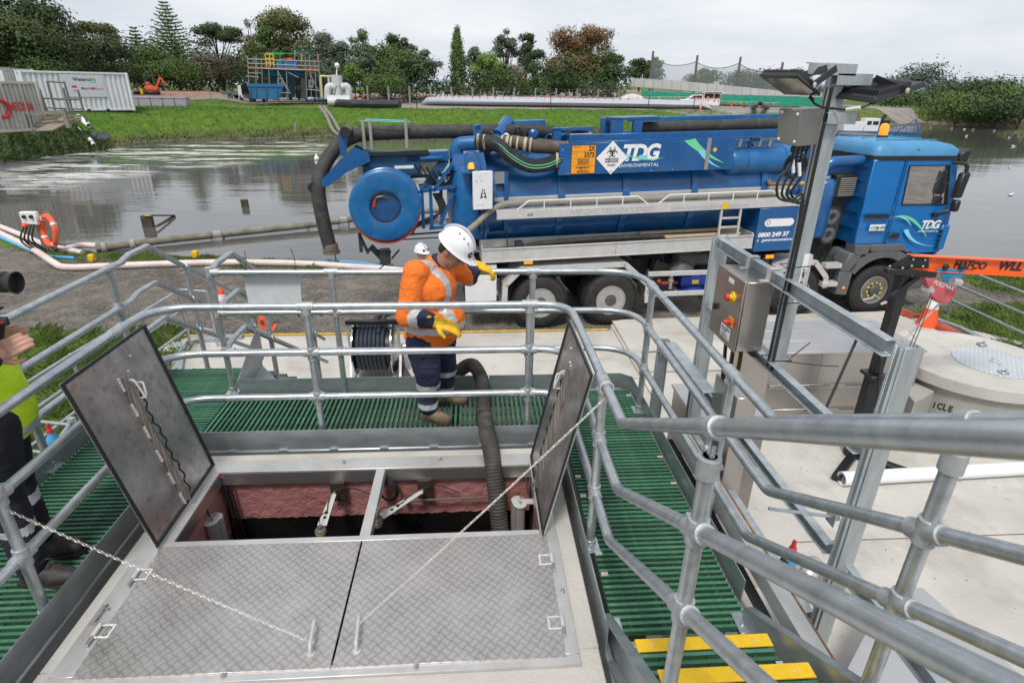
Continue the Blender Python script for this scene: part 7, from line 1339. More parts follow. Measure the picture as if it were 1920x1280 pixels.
T=[ # px, dist, top, width, base, kind, colour, label, n, leaf, shape
 (15,74,-50,210,60,'leaf','dark','huge dark spreading tree filling the top left corner',9000,.42,'round'),
 (112,78,5,170,55,'leaf','dark','tall dark tree sloping down to the right behind the white container',8000,.42,'round'),
 (52,72,34,150,100,'sparse','olive','olive tree with pale bare limbs at the left edge',3600,.34,'flat'),
 (196,84,62,100,120,'leaf','dark','dark green dome shaped tree behind the right end of the white container',4500,.42,'round'),
 (205,92,44,66,75,'sparse','olive','thin olive topped tree rising behind the dark dome tree',1500,.4,'flat'),
 (95,70,112,120,135,'bush','mid','low pale bush just behind the white container roof',2600,.3,'round'),
 (279,100,46,44,90,'pine','grey','small grey green norfolk pine between the dark tree and the tall pine',0,.5,'norfolk'),
 (342,96,-2,100,105,'pine','mid','tall tiered norfolk pine reaching the top of the picture',0,.55,'norfolk'),
 (293,84,84,82,135,'leaf','mid','rounded mid green tree left of the tall norfolk pine',3800,.4,'round'),
 (345,80,112,90,150,'bush','mid','bushy shrub at the foot of the tall norfolk pine',3000,.34,'round'),
 (250,80,120,60,150,'bush','dark','dark low shrub beside the small digger',1800,.36,'round'),
 (424,94,42,84,95,'sparse','dark','dark flat topped pine right of the norfolk pine',3000,.45,'flat'),
 (400,84,96,60,150,'bush','brown','pale brownish shrub under the dark flat topped pine',1600,.36,'round'),
 (440,82,100,74,150,'bush','maroon','maroon tinged bush left of the scaffold',2600,.36,'round'),
 (484,98,36,32,100,'sparse','brown','narrow brown bare twigged tree behind the scaffold left end',900,.4,'round'),
 (545,100,12,118,90,'leaf','olive','big rounded olive brown tree behind the scaffold tower',7500,.45,'round'),
 (515,98,36,60,90,'leaf','mid','green tree leaning out left of the big olive brown tree',2400,.42,'round'),
 (618,92,60,92,120,'leaf','grey','grey green willow like tree right of the scaffold',4800,.36,'round'),
 (650,90,74,60,120,'leaf','grey','second grey green tree behind the cabbage tree',2600,.36,'round'),
 (690,100,54,60,110,'leaf','mid','upright mid green tree behind the pump station',3600,.42,'round'),
 (756,102,56,66,100,'leaf','dark','open crowned dark green tree with a knobbly top',2800,.42,'flat'),
 (722,94,78,80,130,'leaf','mid','broad leafy tree in front of the knobbly topped tree',4600,.4,'round'),
 (765,90,92,80,150,'leaf','mid','rounded green tree next to the gap in the tree line',4000,.38,'round'),
 (800,88,92,50,150,'leaf','grey','drooping grey willow at the left side of the gap',2600,.34,'round'),
 (693,86,86,34,140,'leaf','grey','slim grey tree behind the flexible tank end',1500,.34,'round'),
 (668,80,118,40,155,'palm','light','spiky light green cabbage tree behind the white pump',1100,.4,'round'),
 (725,80,138,90,170,'bush','mid','wide low bush in front of the trees left of the gap',3200,.34,'round'),
 (590,84,120,90,160,'bush','grey','grey green undergrowth behind the blue building',2800,.34,'round'),
 (500,86,110,120,160,'bush','dark','dark undergrowth behind the scaffold',3800,.36,'round'),
 (860,92,50,40,165,'leaf','mid','narrow pointed conifer right of the gap',4600,.34,'column'),
 (893,100,86,44,130,'sparse','grey','pale leafed open tree behind the conifer',1300,.4,'round'),
 (914,90,98,74,165,'leaf','light','bright yellow green rounded tree beside the conifer',4600,.36,'round'),
 (948,104,52,42,110,'gum','grey','left of the two slender gum trees',1900,.4,'round'),
 (985,104,60,46,120,'gum','dark','right of the two slender gum trees',2000,.4,'round'),
 (1003,98,92,60,150,'sparse','dark','thin leafed tree with bare lower branches beside the russet tree',1900,.38,'round'),
 (965,92,120,60,165,'sparse','brown','tangle of dry bare branches under the gum trees',1200,.34,'round'),
 (1076,98,37,138,92,'leaf','red','large russet topped tree, the reddest in the tree line',6500,.42,'flat'),
 (1090,96,84,110,150,'leaf','olive','olive lower half tree standing under the russet crown',5200,.42,'round'),
 (1138,94,98,68,165,'leaf','dark','dark rounded tree at the right end of the tree line',4000,.4,'round'),
 (1048,86,130,62,175,'bush','dark','dark grey bush at the foot of the russet tree',2400,.34,'round'),
 (1000,86,145,60,178,'bush','mid','low scrubby bush behind the fence near the russet tree',1600,.34,'round'),
 (1196,138,108,50,150,'leaf','dark','left half of the tree pair behind the first net pole',1800,.5,'round'),
 (1222,138,106,42,150,'leaf','mid','right half of the tree pair behind the first net pole',1500,.5,'round'),
 (1314,140,131,58,158,'leaf','mid','round tree behind the netting between two net poles',1900,.5,'round'),
 (1398,140,135,110,165,'leaf','dark','wide low dark tree behind the white hoarding',2600,.55,'round'),
 (1480,150,130,60,165,'leaf','dark','dark tree glimpsed behind the lamp mast',1500,.5,'round'),
 (1738,150,174,60,195,'leaf','mid','small rounded tree at the left end of the right hand wood',1500,.5,'round'),
 (1785,140,165,84,195,'leaf','mid','middle green tree in the right hand wood',3000,.5,'round'),
 (1836,132,150,100,195,'leaf','dark','tallest dark tree in the right hand wood',4200,.5,'round'),
 (1882,128,164,76,200,'leaf','mid','leaning tree in the right hand wood near the frame edge',3000,.5,'round'),
 (1925,124,178,80,215,'leaf','dark','shrubby tree cut by the right edge of the picture',2200,.5,'round'),
 (1685,170,172,80,195,'bush','mid','low scrub left of the right hand wood',1500,.5,'round'),
 (1805,122,182,120,215,'bush','mid','hedge like scrub at the foot of the right hand wood',3000,.42,'round'),
 (1880,118,190,90,218,'bush','dark','dark scrub by the fence at the right edge',2200,.42,'round'),
]
for i,q in enumerate(T):tree(q[0],q[1],q[2],q[3],q[4],q[5],q[6],q[7],int(q[8]*2),q[9]*.82,i,q[10])
# dense shrub belt behind the fence
rng=np.random.default_rng(5);cl=[]
for px in range(245,1165,11):
    if 818 < px < 846:continue
    q=ray(px,185);k=((128 if px < 500 else 104)+6*math.sin(px))/math.hypot(q.x,q.y);s=rng.uniform(2.4,4.2) if px < 500 else rng.uniform(1.6,3.);cl.append(((q.x*k,q.y*k,FZ+(1 if px < 500 else 0)+s*rng.uniform(.6,1.9)),(s,s,s*.85)))
for px in range(1660,1960,14):
    q=ray(px,185);k=(140+6*math.sin(px))/math.hypot(q.x,q.y);s=rng.uniform(1.0,1.9);cl.append(((q.x*k,q.y*k,FZ+s*.8),(s,s,s*.85)))
v=leaves(cl,26000,.5,rng);tagp(link('shrub_belt',npmesh('shrub_belt',v,np.arange(len(v)).reshape(-1,4),FOL['dark'],False)),None,None,kind='stuff')
# distant wooded slope on the far right and faint rows of trees
cl=[]
for px in range(1560,1960,5):q=ray(px,178);k=420/math.hypot(q.x,q.y);s=rng.uniform(3.5,7);cl.append(((q.x*k,q.y*k,1+s*rng.uniform(.3,1.0)+(9*math.exp(-((px-1722)/36)**2))),(s*1.5,s,s)))
for px in list(range(1160,1560,8))+[820,828,836,844]:q=ray(px,178);k=480/math.hypot(q.x,q.y);s=rng.uniform(3,6);cl.append(((q.x*k,q.y*k,1+s*rng.uniform(.2,.7)),(s*1.5,s,s)))
v=leaves(cl,16000,1.5,rng);tagp(link('distant_wood',npmesh('distant_wood',v,np.arange(len(v)).reshape(-1,4),mat('distant foliage',(.09,.12,.10),.9,0,.25,.05),False)),None,None,kind='stuff')
def P3(px,py,z=FZ):return gz(px,py,z)
def at(px,d,z=0.):     # ground point seen in column px at distance d
    q=ray(px,185);k=d/math.hypot(q.x,q.y);return V((q.x*k,q.y*k,float(terr(np.array([q.x*k]),np.array([q.y*k]))[0])+z))
# ============================================================ containers
def corr(b,a,c,z0,z1,n,dp=.05):     # corrugated wall sheet from a to c
    a=V(a);c=V(c);d=(c-a);nn=V((d.y,-d.x,0)).normalized();P=[]
    for i in range(n):
        for f,o in ((0,0),(.35,0),(.5,dp),(.85,dp)):P.append(a+d*((i+f)/n)-nn*o)
    P.append(c);vs=[V((p.x,p.y,z)) for p in P for z in (z0,z1)];b.add(vs,[(2*i,2*i+2,2*i+3,2*i+1) for i in range(len(P)-1)]);return b
def container(lb,a,c,z0,h,m,depth,n,extra=None):
    a=V((a.x,a.y,z0));c=V((c.x,c.y,z0));d=(c-a).normalized();n_=V((-d.y,d.x,0));t=thing('shipping_container',lb,'container',a,0,'shipping containers on the left bank');e=a+n_*depth;f=c+n_*depth
    b=B();corr(b,a,c,z0+.16,z0+h-.12,n,.09);corr(b,c,f,z0+.16,z0+h-.12,8,.09);corr(b,f,e,z0+.16,z0+h-.12,n,.09);corr(b,e,a,z0+.16,z0+h-.12,8,.09);mesh('corrugated_wall',b,m,t,ang=15)
    b=B();b.plate([a+V((0,0,h-.05)),c+V((0,0,h-.05)),f+V((0,0,h-.05)),e+V((0,0,h-.05))],.05);mesh('roof',b,m,t)
    for p,q in ((a,c),(c,f),(f,e),(e,a)):
        b=B();b.bar(p+V((0,0,.08)),q+V((0,0,.08)),.10,.16);b.bar(p+V((0,0,h-.08)),q+V((0,0,h-.08)),.10,.14);mesh('edge_rail',b,m,t,bev=.01)
    for p in (a,c,f,e):b=B();b.box(p.x-.1,p.y-.1,z0-.02,p.x+.1,p.y+.1,z0+h+.01);mesh('corner_post',b,m,t,bev=.01)
    return t,d,n_
WC=mat('white container paint',(.66,.67,.69),.5,0,.05,1.5,dirt=.15,dcol=(.45,.44,.42));CC=mat('cream container paint',(.50,.49,.44),.6,0,.08,1,dirt=.5,dcol=(.36,.25,.14),dscale=1.3)
def zat(px,py,p):r=ray(px,py);return EYE.z+r.z/math.hypot(r.x,r.y)*math.hypot(p.x,p.y)
cA=gz(252,207,.3);cB=at(52,math.hypot(cA.x,cA.y)*.985);zb=.3;hB=zat(236,137,cA)-zb
t,d,n_=container('white corrugated shipping container with a sponsor board, on the left bank',cB,cA,zb,hB,WC,3.2,20)
ln=(cA-cB).length;M0=lambda u,z,o=.03:V((cB.x,cB.y,zb))+d*(ln*u)-n_*o+V((0,0,z))
b=B();b.plate([M0(.34,hB*.36),M0(.75,hB*.36),M0(.75,hB*.93),M0(.34,hB*.93)],.02);mesh('sponsor_board',b,mat('pale grey board',(.56,.58,.62),.5),t)
DG=mat('dark grey lettering',(.06,.06,.08),.5);RL=mat('red lettering',(.55,.02,.03),.5)
def ct(s,u,z,size,m,tt_,o=.06,**k):return text(s,size,basis(M0(u,z,o),d,(0,0,1)),m,tt_,**k)
ct('Watercare',.455,hB*.77,.36,DG,t,bold=.01);ct('VEOLIA',.645,hB*.55,.2,RL,t);ct('FULTON',.535,hB*.55,.2,DG,t,bold=.006);ct('HEB',.435,hB*.50,.18,RL,t)
for u,z,w,m in ((.62,.80,.35,mat('gold mark',(.5,.35,.1),.5)),(.62,.73,.35,CYAN),(.43,.60,.35,RL),(.515,.56,.16,RL),(.62,.56,.22,RL)):b=B();b.plate([M0(u,hB*z,.055),M0(u,hB*z,.055)+d*w,M0(u,hB*z,.055)+d*w+V((0,0,.14)),M0(u,hB*z,.055)+V((0,0,.14))],.01);mesh('logo_mark',b,m,t)
for u in (.52,.71):b=B();b.plate([M0(u,.02,.06),M0(u+.035,.02,.06),M0(u+.035,.15,.06),M0(u,.15,.06)],.01);mesh('fork_pocket',b,BLK,t)
def gt(px,py,dz=0.):
    r=ray(px,py);r=r/math.hypot(r.x,r.y);D_=np.linspace(20,140,1200);X_,Y_=r.x*D_,r.y*D_;h=terr(X_,Y_);k=int(np.argmax(EYE.z+r.z*D_ < h));return V((X_[k],Y_[k],h[k]+dz))
kA=at(74,46);kB=at(-110,43);kz=zat(80,244,kA);kh=zat(60,153,kA)-kz
t2,d2,n2_=container('cream rust stained shipping container cut by the left edge',kB,kA,kz,kh,CC,3.0,20)
M0=lambda u,z,o=.03:V((kB.x,kB.y,kz))+d2*((kA-kB).length*u)-n2_*o+V((0,0,z))
lnk=(kA-kB).length;ux_=(at(10,44.5)-kB).length/lnk
text('VEOLIA',kh*.235,basis(M0(ux_+.04,kh*.42,.08),d2,(0,0,1)),RL,t2,bold=.015,sx=.66)
b=B();cc0=M0(ux_-.06,kh*.47,.08);b.tube([cc0+d2*(.45*math.cos(a))+V((0,0,.45*math.sin(a))) for a in np.linspace(-1.6,1.6,14)],.09,6);mesh('logo_ring',b,RL,t2)
for u in (ux_+.02,ux_+.22):b=B();b.bar(M0(u,.15,.02),M0(u,kh-.1,.02),.16,.04,d2);mesh('side_post',b,CC,t2)
hA=at(30,66);hz_=.35;b=B()
t3,_,_=container('second white container mostly hidden behind the first',at(18,67),at(75,69),.35,zat(30,129,at(30,67))-.35,WC,3,10)
# timber deck, rails and pipes in front of the containers
GP=mat('weathered rail timber',(.24,.22,.19),.85,var=.25)
dk=thing('timber_walkway','weathered timber walkway with handrails in front of the cream container','walkway',at(60,42));wz=kz-.1
b=B();b.hexa([gy(0,240,38),gy(128,222,39),gy(138,228,38),gy(5,247,37.4)]+[p+V((0,0,.15)) for p in (gy(0,240,38),gy(128,222,39),gy(138,228,38),gy(5,247,37.4))]);mesh('deck',b,GP,dk)
b=B();q=[gy(62,248,37.5),gy(100,246,37.5),gy(140,226,38),gy(118,222,38)];b.plate(q,.08);mesh('ramp_board',b,WOOD,dk)
for pts in (((0,221),(118,209)),((0,239),(62,234)),((0,129),(20,129))):
    b=B();b.bar(gy(*pts[0],37.5),gy(*pts[1],37.5),.1,.14);mesh('handrail',b,GP,dk)
for x0_,y0_,x1_,y1_ in ((51,214,62,252),(118,205,130,240)):b=B();b.bar(gy(x0_,y0_,37.5),gy(x1_,y1_,37.5),.22,.22);mesh('rail_post',b,GP,dk)
sc=thing('scaffold','thin rusty scaffold frame standing in front of the white container','scaffold',at(120,44));SCM=mat('brown grey scaffold tube',(.15,.14,.13),.7)
for a,c in (((88,152),(103,207)),((120,153),(139,218)),((118,165),(132,213)),((146,169),(163,230)),((74,167),(88,208)),((88,153),(121,155)),((72,184),(150,187)),((104,187),(128,186)),((72,202),(157,205)),((66,203),(80,204)),((70,216),(148,217))):
    b=B();b.cyl(gy(*a,38.5),gy(*c,38.5),.055,6);mesh('scaffold_tube',b,SCM,sc)
b=B()
for i in range(4):b.bar(gy(86,220+i*3,38.2),gy(150,217+i*3,38.2),.3,.07)
top('plank_stack',b,mat('mixed planks',(.24,.17,.13),.85,var=.4),'stack of old planks and brown timber under the scaffold frame','planks')
for a,c,r_,lb in (((149,226),(169,244),.20,'short white outfall pipe on the grassy bank'),((170,267),(178,279),.13,'lower stub of white pipe at the water edge'),((146,242),(157,253),.05,'thin white stake on the bank')):
    p,q=gt(*a,r_+.1),gt(*c,r_+.1);b=B();d__=(q-p).normalized();b.lathe(p,d__,[(r_*.8,0),(r_,0),(r_,(q-p).length),(r_*.8,(q-p).length),(r_*.75,.2)],12);top('outfall_pipe',b,WHT,lb,'pipe','outfall pipes on the left bank')
b=B();rng2=random.Random(3);P_=[gt(x,y,.12) for x,y in ((157,251),(180,248),(205,253),(207,262),(190,268),(168,266))];cM=sum(P_,V())/6
b.add(P_+[p.lerp(cM,.5)+V((rng2.uniform(-.2,.2),0,.25*rng2.random())) for p in P_]+[cM+V((0,0,.3))],[(i,(i+1) % 6,(i+1) % 6+6,i+6) for i in range(6)]+[(i+6,(i+1) % 6+6,12) for i in range(6)]);top('black_sheet',b,mat('black plastic sheet',(.035,.037,.045),.35,bump=.8,bscale=6),'crumpled black plastic sheet on the bank under the white pipe','plastic sheet',ang=10)
# ============================================================ scaffold tower, blue building, skip, pump
bD=84.;PB=lambda px,py,dd=0.:(lambda r:EYE+r*((bD+dd)/math.hypot(r.x,r.y)))(ray(px,py))
bs_=thing('blue_steel_building','dark blue steel plant building inside the scaffold','building',at(570,bD+3))
def quadbox(pts,dd,dep,nm,m,par,bev=0):
    p=[PB(x,y,dd) for x,y in pts];q=[PB(x,y,dd+dep) for x,y in pts];b=B();b.hexa([p[0],p[1],q[1],q[0],p[3],p[2],q[2],q[3]]);return mesh(nm,b,m,par,bev=bev)
DBL=mat('dark blue container steel',(.02,.075,.17),.5,var=.15,dirt=.2,dcol=(.08,.1,.12));
for i in range(6):quadbox([(502+i*8.6,183),(510.2+i*8.6,183.2),(510.2+i*8.6,140),(502+i*8.6,140)],3+.1*(i % 2),5,'wall_panel',DBL,bs_)
quadbox([(518,138),(556,138),(556,112),(518,114)],4,4,'upper_tank',mat('bright blue steel',(.02,.16,.38),.5),bs_);quadbox([(522,114),(553,114),(547,108.5),(528,109)],4.2,3,'orange_cover',ORG,bs_)
quadbox([(554,184),(574,186),(574,144),(554,144)],3.2,5,'dark_doorway',BLK,bs_);quadbox([(564,184),(574,185),(574,146),(564,146)],2.9,.15,'grey_door',mat('grey door',(.22,.23,.25),.6),bs_)
b=B();p=PB(561,165,2.7);b.lathe(p,(0,-1,0),[(.35,0),(.35,.1),(.1,.12)],16);mesh('fan',b,GREY,bs_)
quadbox([(488,143),(575,144),(575,131),(488,130)],2.8,5,'blue_deck_box',mat('bright blue steel',(.02,.16,.38)),bs_)
for x,y in ((520,146),(578,150)):quadbox([(x,y+15),(x+10,y+15),(x+10,y),(x,y)],2.6,.05,'notice_board',WHTP,bs_);quadbox([(x+3,y+10),(x+7,y+10),(x+7,y+3),(x+3,y+3)],2.55,.03,'notice_mark',GREY,bs_)
quadbox([(576,182),(600,183),(600,146),(576,146)],4,4,'dark_bay',mat('dark bay',(.03,.035,.06),.6),bs_);quadbox([(500,103),(533,103),(533,98.5),(500,98.5)],3.6,2,'green_roof_beam',mat('green steel',(.03,.28,.10),.5),bs_)
for pts in ([(524,120),(526,120),(526,102),(524,102)],[(564,120),(566,120),(566,99),(564,99)],[(533,101.5),(566,101.5),(566,99.5),(533,99.5)]):quadbox(pts,3.5,.15,'green_post',mat('green steel',(.03,.28,.10)),bs_)
yl=thing('yellow_ladder','yellow caged ladder frame on the scaffold','ladder',at(505,bD));
for pts in (((497,102),(500,126)),((512,102),(514,126)),((505,102),(507,126)),((497,102),(512,102)),((498,110),(513,110)),((499,118),(514,118)),((577,130),(577,142)),((584,130),(584,142)),((577,135),(584,135))):b=B();b.cyl(PB(*pts[0],1),PB(*pts[1],1),.06,6);mesh('ladder_tube',b,YEL,yl)
sf=thing('scaffold_tower','grey tube scaffold with an orange board deck round the blue building','scaffold',at(535,bD))
STB=mat('scaffold tube',(.34,.34,.33),.5,.4)
for x,y0_,y1_ in ((464,105,160),(478,107,160),(490,110,160),(503,112,168),(520,112,168),(536,115,186),(552,95,130),(572,108,186),(580,103,186),(590,112,186),(597,112,182),(481,107,150)):
    for dd in (0,4) if x in (464,503,536,580,597) else (0,):b=B();b.cyl(PB(x,y0_,dd),PB(x+(y1_-y0_)*.05,y1_,dd),.05,6);mesh('upright',b,STB,sf)
for (x0_,y0_,x1_,y1_) in ((464,111,598,116),(465,119,599,125),(466,137,490,138),(462,143,485,145),(576,168,602,170),(520,174,545,175),(466,128,600,133)):b=B();b.cyl(PB(x0_,y0_),PB(x1_,y1_),.05,6);mesh('ledger',b,STB,sf)
for (x0_,y0_,x1_,y1_) in ((520,134,543,172),(521,134,541,174),(583,142,598,172),(540,136,560,146)):b=B();b.cyl(PB(x0_,y0_),PB(x1_,y1_),.06,6);mesh('brace_tube',b,STB,sf)
for i in range(3):quadbox([(465+i*45,128.5+i*1.6),(508+i*45,130+i*1.6),(508+i*45,127+i*1.6),(465+i*45,125.5+i*1.6)],-.1,3.5,'deck_board',mat('orange deck board',(.52,.22,.14),.7),sf)
for x in (566,596):b=B();b.cyl(PB(x,102),PB(x+1,116),.08,6);mesh('orange_pole',b,mat('orange deck board',(.52,.22,.14)),sf)
sk=thing('blue_skip','open blue steel skip bin in front of the scaffold','skip',at(500,bD-5));SKB=mat('skip blue',(.03,.15,.33),.5,var=.15)
p=[PB(x,y,-5) for x,y in ((472,184),(522,184.5),(532,162),(463,161))];q=[PB(x,y,-1.5) for x,y in ((474,180),(524,180.5),(532,159),(463,158))]
b=B();
for a_,b_,c_,d__ in ((p[0],p[1],p[2],p[3]),(q[1],q[0],q[3],q[2]),(q[0],p[0],p[3],q[3]),(p[1],q[1],q[2],p[2])):b.plate([a_,b_,c_,d__],-.12)
b.plate([p[0],q[0],q[1],p[1]],.1);mesh('skip_body',b,SKB,sk)
b=B();b.bar(p[3],p[2],.2,.15);b.bar(q[3],q[2],.2,.15);mesh('skip_rim',b,SKB,sk)
for x in (470,480,500,520):b=B();b.bar(PB(x,183,-5.1),PB(x-2,164,-5.1),.15,.1);mesh('skip_rib',b,SKB,sk)
yf_=thing('yellow_bay','pale yellow edged container bay at the right of the scaffold','bay',at(612,bD));LY=mat('pale yellow steel',(.62,.58,.30),.5)
for pts in (((601,143),(604,184)),((616,145),(618,184)),((625,144),(625,160))):b=B();b.cyl(PB(*pts[0]),PB(*pts[1]),.14,6);mesh('frame_bar',b,LY,yf_)
b=B();b.cyl(PB(600,143),PB(626,144),.14,6);mesh('frame_bar',b,LY,yf_);quadbox([(604,182),(616,182),(616,147),(604,147)],.6,2,'navy_panel',mat('navy panel',(.015,.02,.06),.5),yf_);quadbox([(618,160),(626,160),(626,146),(618,146)],.8,1,'olive_panel',mat('olive panel',(.08,.08,.05),.6),yf_)
pu=thing('pump_manifold','pale grey pump column with two curved pipe arms and a ring base','pump',at(634,bD-6));PM=mat('pale grey pipe',(.52,.53,.54),.5)
b=B();b.cyl(PB(634,184,-6),PB(631,141,-6),.65,16);mesh('column',b,PM,pu)
for s in (-1,1):b=B();b.tube(fillet([PB(634+s*4,164,-6.2),PB(634+s*19,161,-6.2),PB(634+s*19.5,178,-6.2),PB(634+s*19.5,186,-6.2)],1.4,6),.42,12);mesh('curved_pipe',b,PM,pu)
for i in range(3):b=B();b.cyl(PB(614,186+i*2.5,-7-i),PB(656,187+i*2.5,-7-i),.45,12);mesh('base_pipe',b,PM if i < 2 else mat('white base',(.6,.6,.6)),pu)
for s in (-1,1):b=B();b.cyl(PB(634+s*3,160,-6.6),PB(634+s*11,184,-6.6),.1,6);mesh('stay',b,STB,pu)
b=B();b.cyl(PB(631,141,-6),PB(632,124,-6),.08,6);b.ball(PB(632,123,-6),.3,10,6);mesh('antenna',b,WHT,pu)
# black pipes and blue fittings near the pump
for pts,r_,m,lb in (((( 617,189),(640,194),(700,195),(750,196)),.45,mat('black poly pipe',(.03,.03,.035),.5),'thick black plastic pipe in front of the pump'),(((682,181),(710,186),(745,190)),.4,mat('black poly pipe',(.03,.03,.035)),'second black pipe leading to the flexible tank'),(((566,187),(590,188),(612,189)),.18,BLP,'blue hose tangle beside the pump')):
    b=B();b.tube(curve([gz(x,y,FZ+r_) for x,y in pts],6),r_,10);top('poly_pipe',b,m,lb,'pipe','pipes by the pump')
for px,py,m,w_,lb in ((585,188,BLP,1.2,'pale blue fittings pile in front of the scaffold'),(600,190,WHT,1.4,'white bags and fittings beside the pump')):
    b=B();p=gz(px,py,FZ);rg_=random.Random(px)
    for i in range(7):b.ball(p+V((rg_.uniform(-1.5,1.5),rg_.uniform(-.5,.5),.3)),(w_*.4,.4,.35),8,6)
    top('fittings_pile',b,m,lb,'fittings',kind='stuff')
# flexible tank
def tanktube(pts,lb):
    L0=[gz(x,y,FZ) for x,y,*_ in pts];b=B();n=14;vs=[]
    for (x,y,hh,dp),p in zip(pts,L0):
        d_=V((p.x,p.y,0)).normalized()
        for j in range(n):a=2*math.pi*j/n;vs.append(p+d_*(dp/2*(1+math.cos(a)))+V((0,0,hh/2*(1+math.sin(a)))))
    m=len(pts);b.add(vs,[(i*n+j,i*n+(j+1) % n,(i+1)*n+(j+1) % n,(i+1)*n+j) for i in range(m-1) for j in range(n)]+[tuple(range(n))[::-1],tuple(range((m-1)*n,m*n))]);return top('flexible_tank',b,mat('silver grey fabric',(.40,.42,.46),.5,var=.05,nscale=.6,bump=.1,bscale=1.5),lb,'flexible tank','long flexible tanks',ang=70)
tanktube([(718,184,.3,2),(728,186,1.1,4),(760,188,1.25,5),(900,192,1.3,5),(1100,195.5,1.3,5),(1300,200,1.3,5),(1320,201,.9,4),(1330,202,.2,2)],'long silver grey flexible tank, the rear one of the two')
tanktube([(790,197,.2,1),(800,198,1.0,3),(830,199,1.2,4),(1000,201.5,1.25,4),(1200,204,1.2,4),(1315,206,1.1,4),(1334,206.5,.3,2)],'long silver grey flexible tank, the front one beside the grass')
# fences: posts and wires
def fence(pts,h,lb,step_px,r_=.07,wires=3,z=None,m=None):
    t=thing('wire_fence',lb,'fence',at(pts[0][0],pts[0][1]));prev=None
    for (xa,da),(xb,db) in zip(pts,pts[1:]):
        n=max(1,int(abs(xb-xa)/step_px))
        for i in range(n+1):
            u=i/n;p=at(xa+(xb-xa)*u,da+(db-da)*u)
            if prev is not None and (p-prev).length < .3:continue
            b=B();b.box(p.x-r_,p.y-r_,p.z-.1,p.x+r_,p.y+r_,p.z+h);mesh('fence_post',b,m or GP,t)
            if prev is not None:
                b=B()
                for k in range(wires):zz=h*(k+.6)/wires;b.bar(prev+V((0,0,zz)),p+V((0,0,zz)),.022,.022)
                mesh('wire',b,GREY,t,kind='stuff')
            prev=p
    return t
fence([(240,118),(330,120),(480,120)],2.6,'tall wire fence behind the small digger',22,.06,5)
fence([(690,86),(1160,92)],2.4,'wire mesh fence with timber posts behind the flexible tanks',38,.11,6)
fence([(1560,112),(1660,110),(1760,112),(1925,108)],1.4,'low timber post fence along the far right bank',36,.1,2)
fence([(1560,100),(1612,98),(1680,97)],1.1,'short dark post fence beyond the lamp mast',10,.07,2,m=mat('dark post',(.08,.06,.05),.9))
# net poles and net
np_=thing('ball_net','tall grey net sagging between leaning poles on the skyline','net',at(1310,128));poles=[]
for (x1_,y1_,x0_,y0_) in ((1225,96,1219,151),(1308,104,1302,158),(1389,107,1380,163),(1468,117,1459,168)):
    r1_,r0_=ray(x1_,y1_),ray(x0_,y0_);D_=128;p1_=EYE+r1_*(D_/math.hypot(r1_.x,r1_.y));p0_=EYE+r0_*(D_/math.hypot(r0_.x,r0_.y));p0_.z=FZ;b=B();b.cyl(p0_,p1_,.3,8,.22);mesh('pole',b,mat('pole timber',(.15,.13,.12),.85),np_);poles.append((p0_,p1_))
NET=mat('fine net',(.30,.34,.36),.8,alpha=.38,var=.02)
for (a0,a1),(c0,c1) in zip(poles,poles[1:]):
    n=10;b=B();vs=[]
    for i in range(n+1):u=i/n;tp=(a1+(a0-a1)*.14).lerp(c1+(c0-c1)*.12,u);sg=1.6*4*u*(1-u)*.6;vs+= [V((tp.x,tp.y,FZ+2.5)),V((tp.x,tp.y,tp.z-sg))]
    b.add(vs,[(2*i,2*i+2,2*i+3,2*i+1) for i in range(n)]);mesh('net_panel',b,NET,np_)
    b=B();b.tube([vs[2*i+1] for i in range(n+1)],.06,5);mesh('edge_rope',b,GREY,np_)
# hoardings
def hoard(pts,d_,nm,lb,m,n,topm=None):
    t=thing(nm,lb,'hoarding',at(pts[0][0],d_));
    for (xa,ta,ba),(xb,tb,bb) in zip(pts,pts[1:]):
        k=max(1,int(abs(xb-xa)/n))
        for i in range(k):
            u0,u1=i/k,(i+1)/k;q=[]
            for u,w in ((u0,'b'),(u1,'b'),(u1,'t'),(u0,'t')):
                x=xa+(xb-xa)*u;y=(ba+(bb-ba)*u) if w == 'b' else (ta+(tb-ta)*u)+R.uniform(-.5,.5);r=ray(x,y);q.append(EYE+r*(d_/math.hypot(r.x,r.y)))
            b=B();b.plate(q,.03);mesh('cloth_panel',b,m,t);b=B();b.bar(q[0]-V((0,0,.3)),q[3]+V((0,0,.1)),.08,.08,(0,1,0));mesh('stake',b,GP,t)
    return t
hoard([(1178,143,162),(1190,147,163),(1260,151,168),(1360,160,176),(1470,171,184),(1500,176,188)],122,'white_hoarding','long whitish cloth hoarding under the net poles',mat('off white cloth',(.50,.50,.49),.8,var=.1,nscale=.5),15)
GC=mat('teal shade cloth',(.01,.24,.15),.8,0,.18,.7,col2=(.02,.33,.22),aniso=(1,1,4))
hoard([(1203,170,188),(1272,173,190),(1274,172,191),(1336,177,193),(1500,181,200),(1560,184,203)],104,'green_hoarding','teal green shade cloth hoarding behind the white utility vehicle',GC,17)
hoard([(1167,140,152),(1176,141,156)],118,'green_hoarding','small grey green cloth panel beside the tree line end',mat('grey green cloth',(.12,.26,.22),.8),8)
b=B();rg_=random.Random(8)
for i in range(26):u=i/25;p=at(1166+u*36,101+rg_.uniform(-1,1));b.ball(p+V((0,0,.2+.9*math.sin(.4+u*2.2))),(.9,.9,.7),9,6)
top('white_tarp_heap',b,mat('white tarp',(.56,.56,.55),.8,bump=.6,bscale=2),'heap covered with white tarpaulin at the end of the tree line','tarpaulin',kind=None)
b=B();
for i in range(30):u=i/29;p=at(1185+u*290,116);b.ball(p+V((0,0,.9-.4*u)),(3.0,2,1.2),8,5)
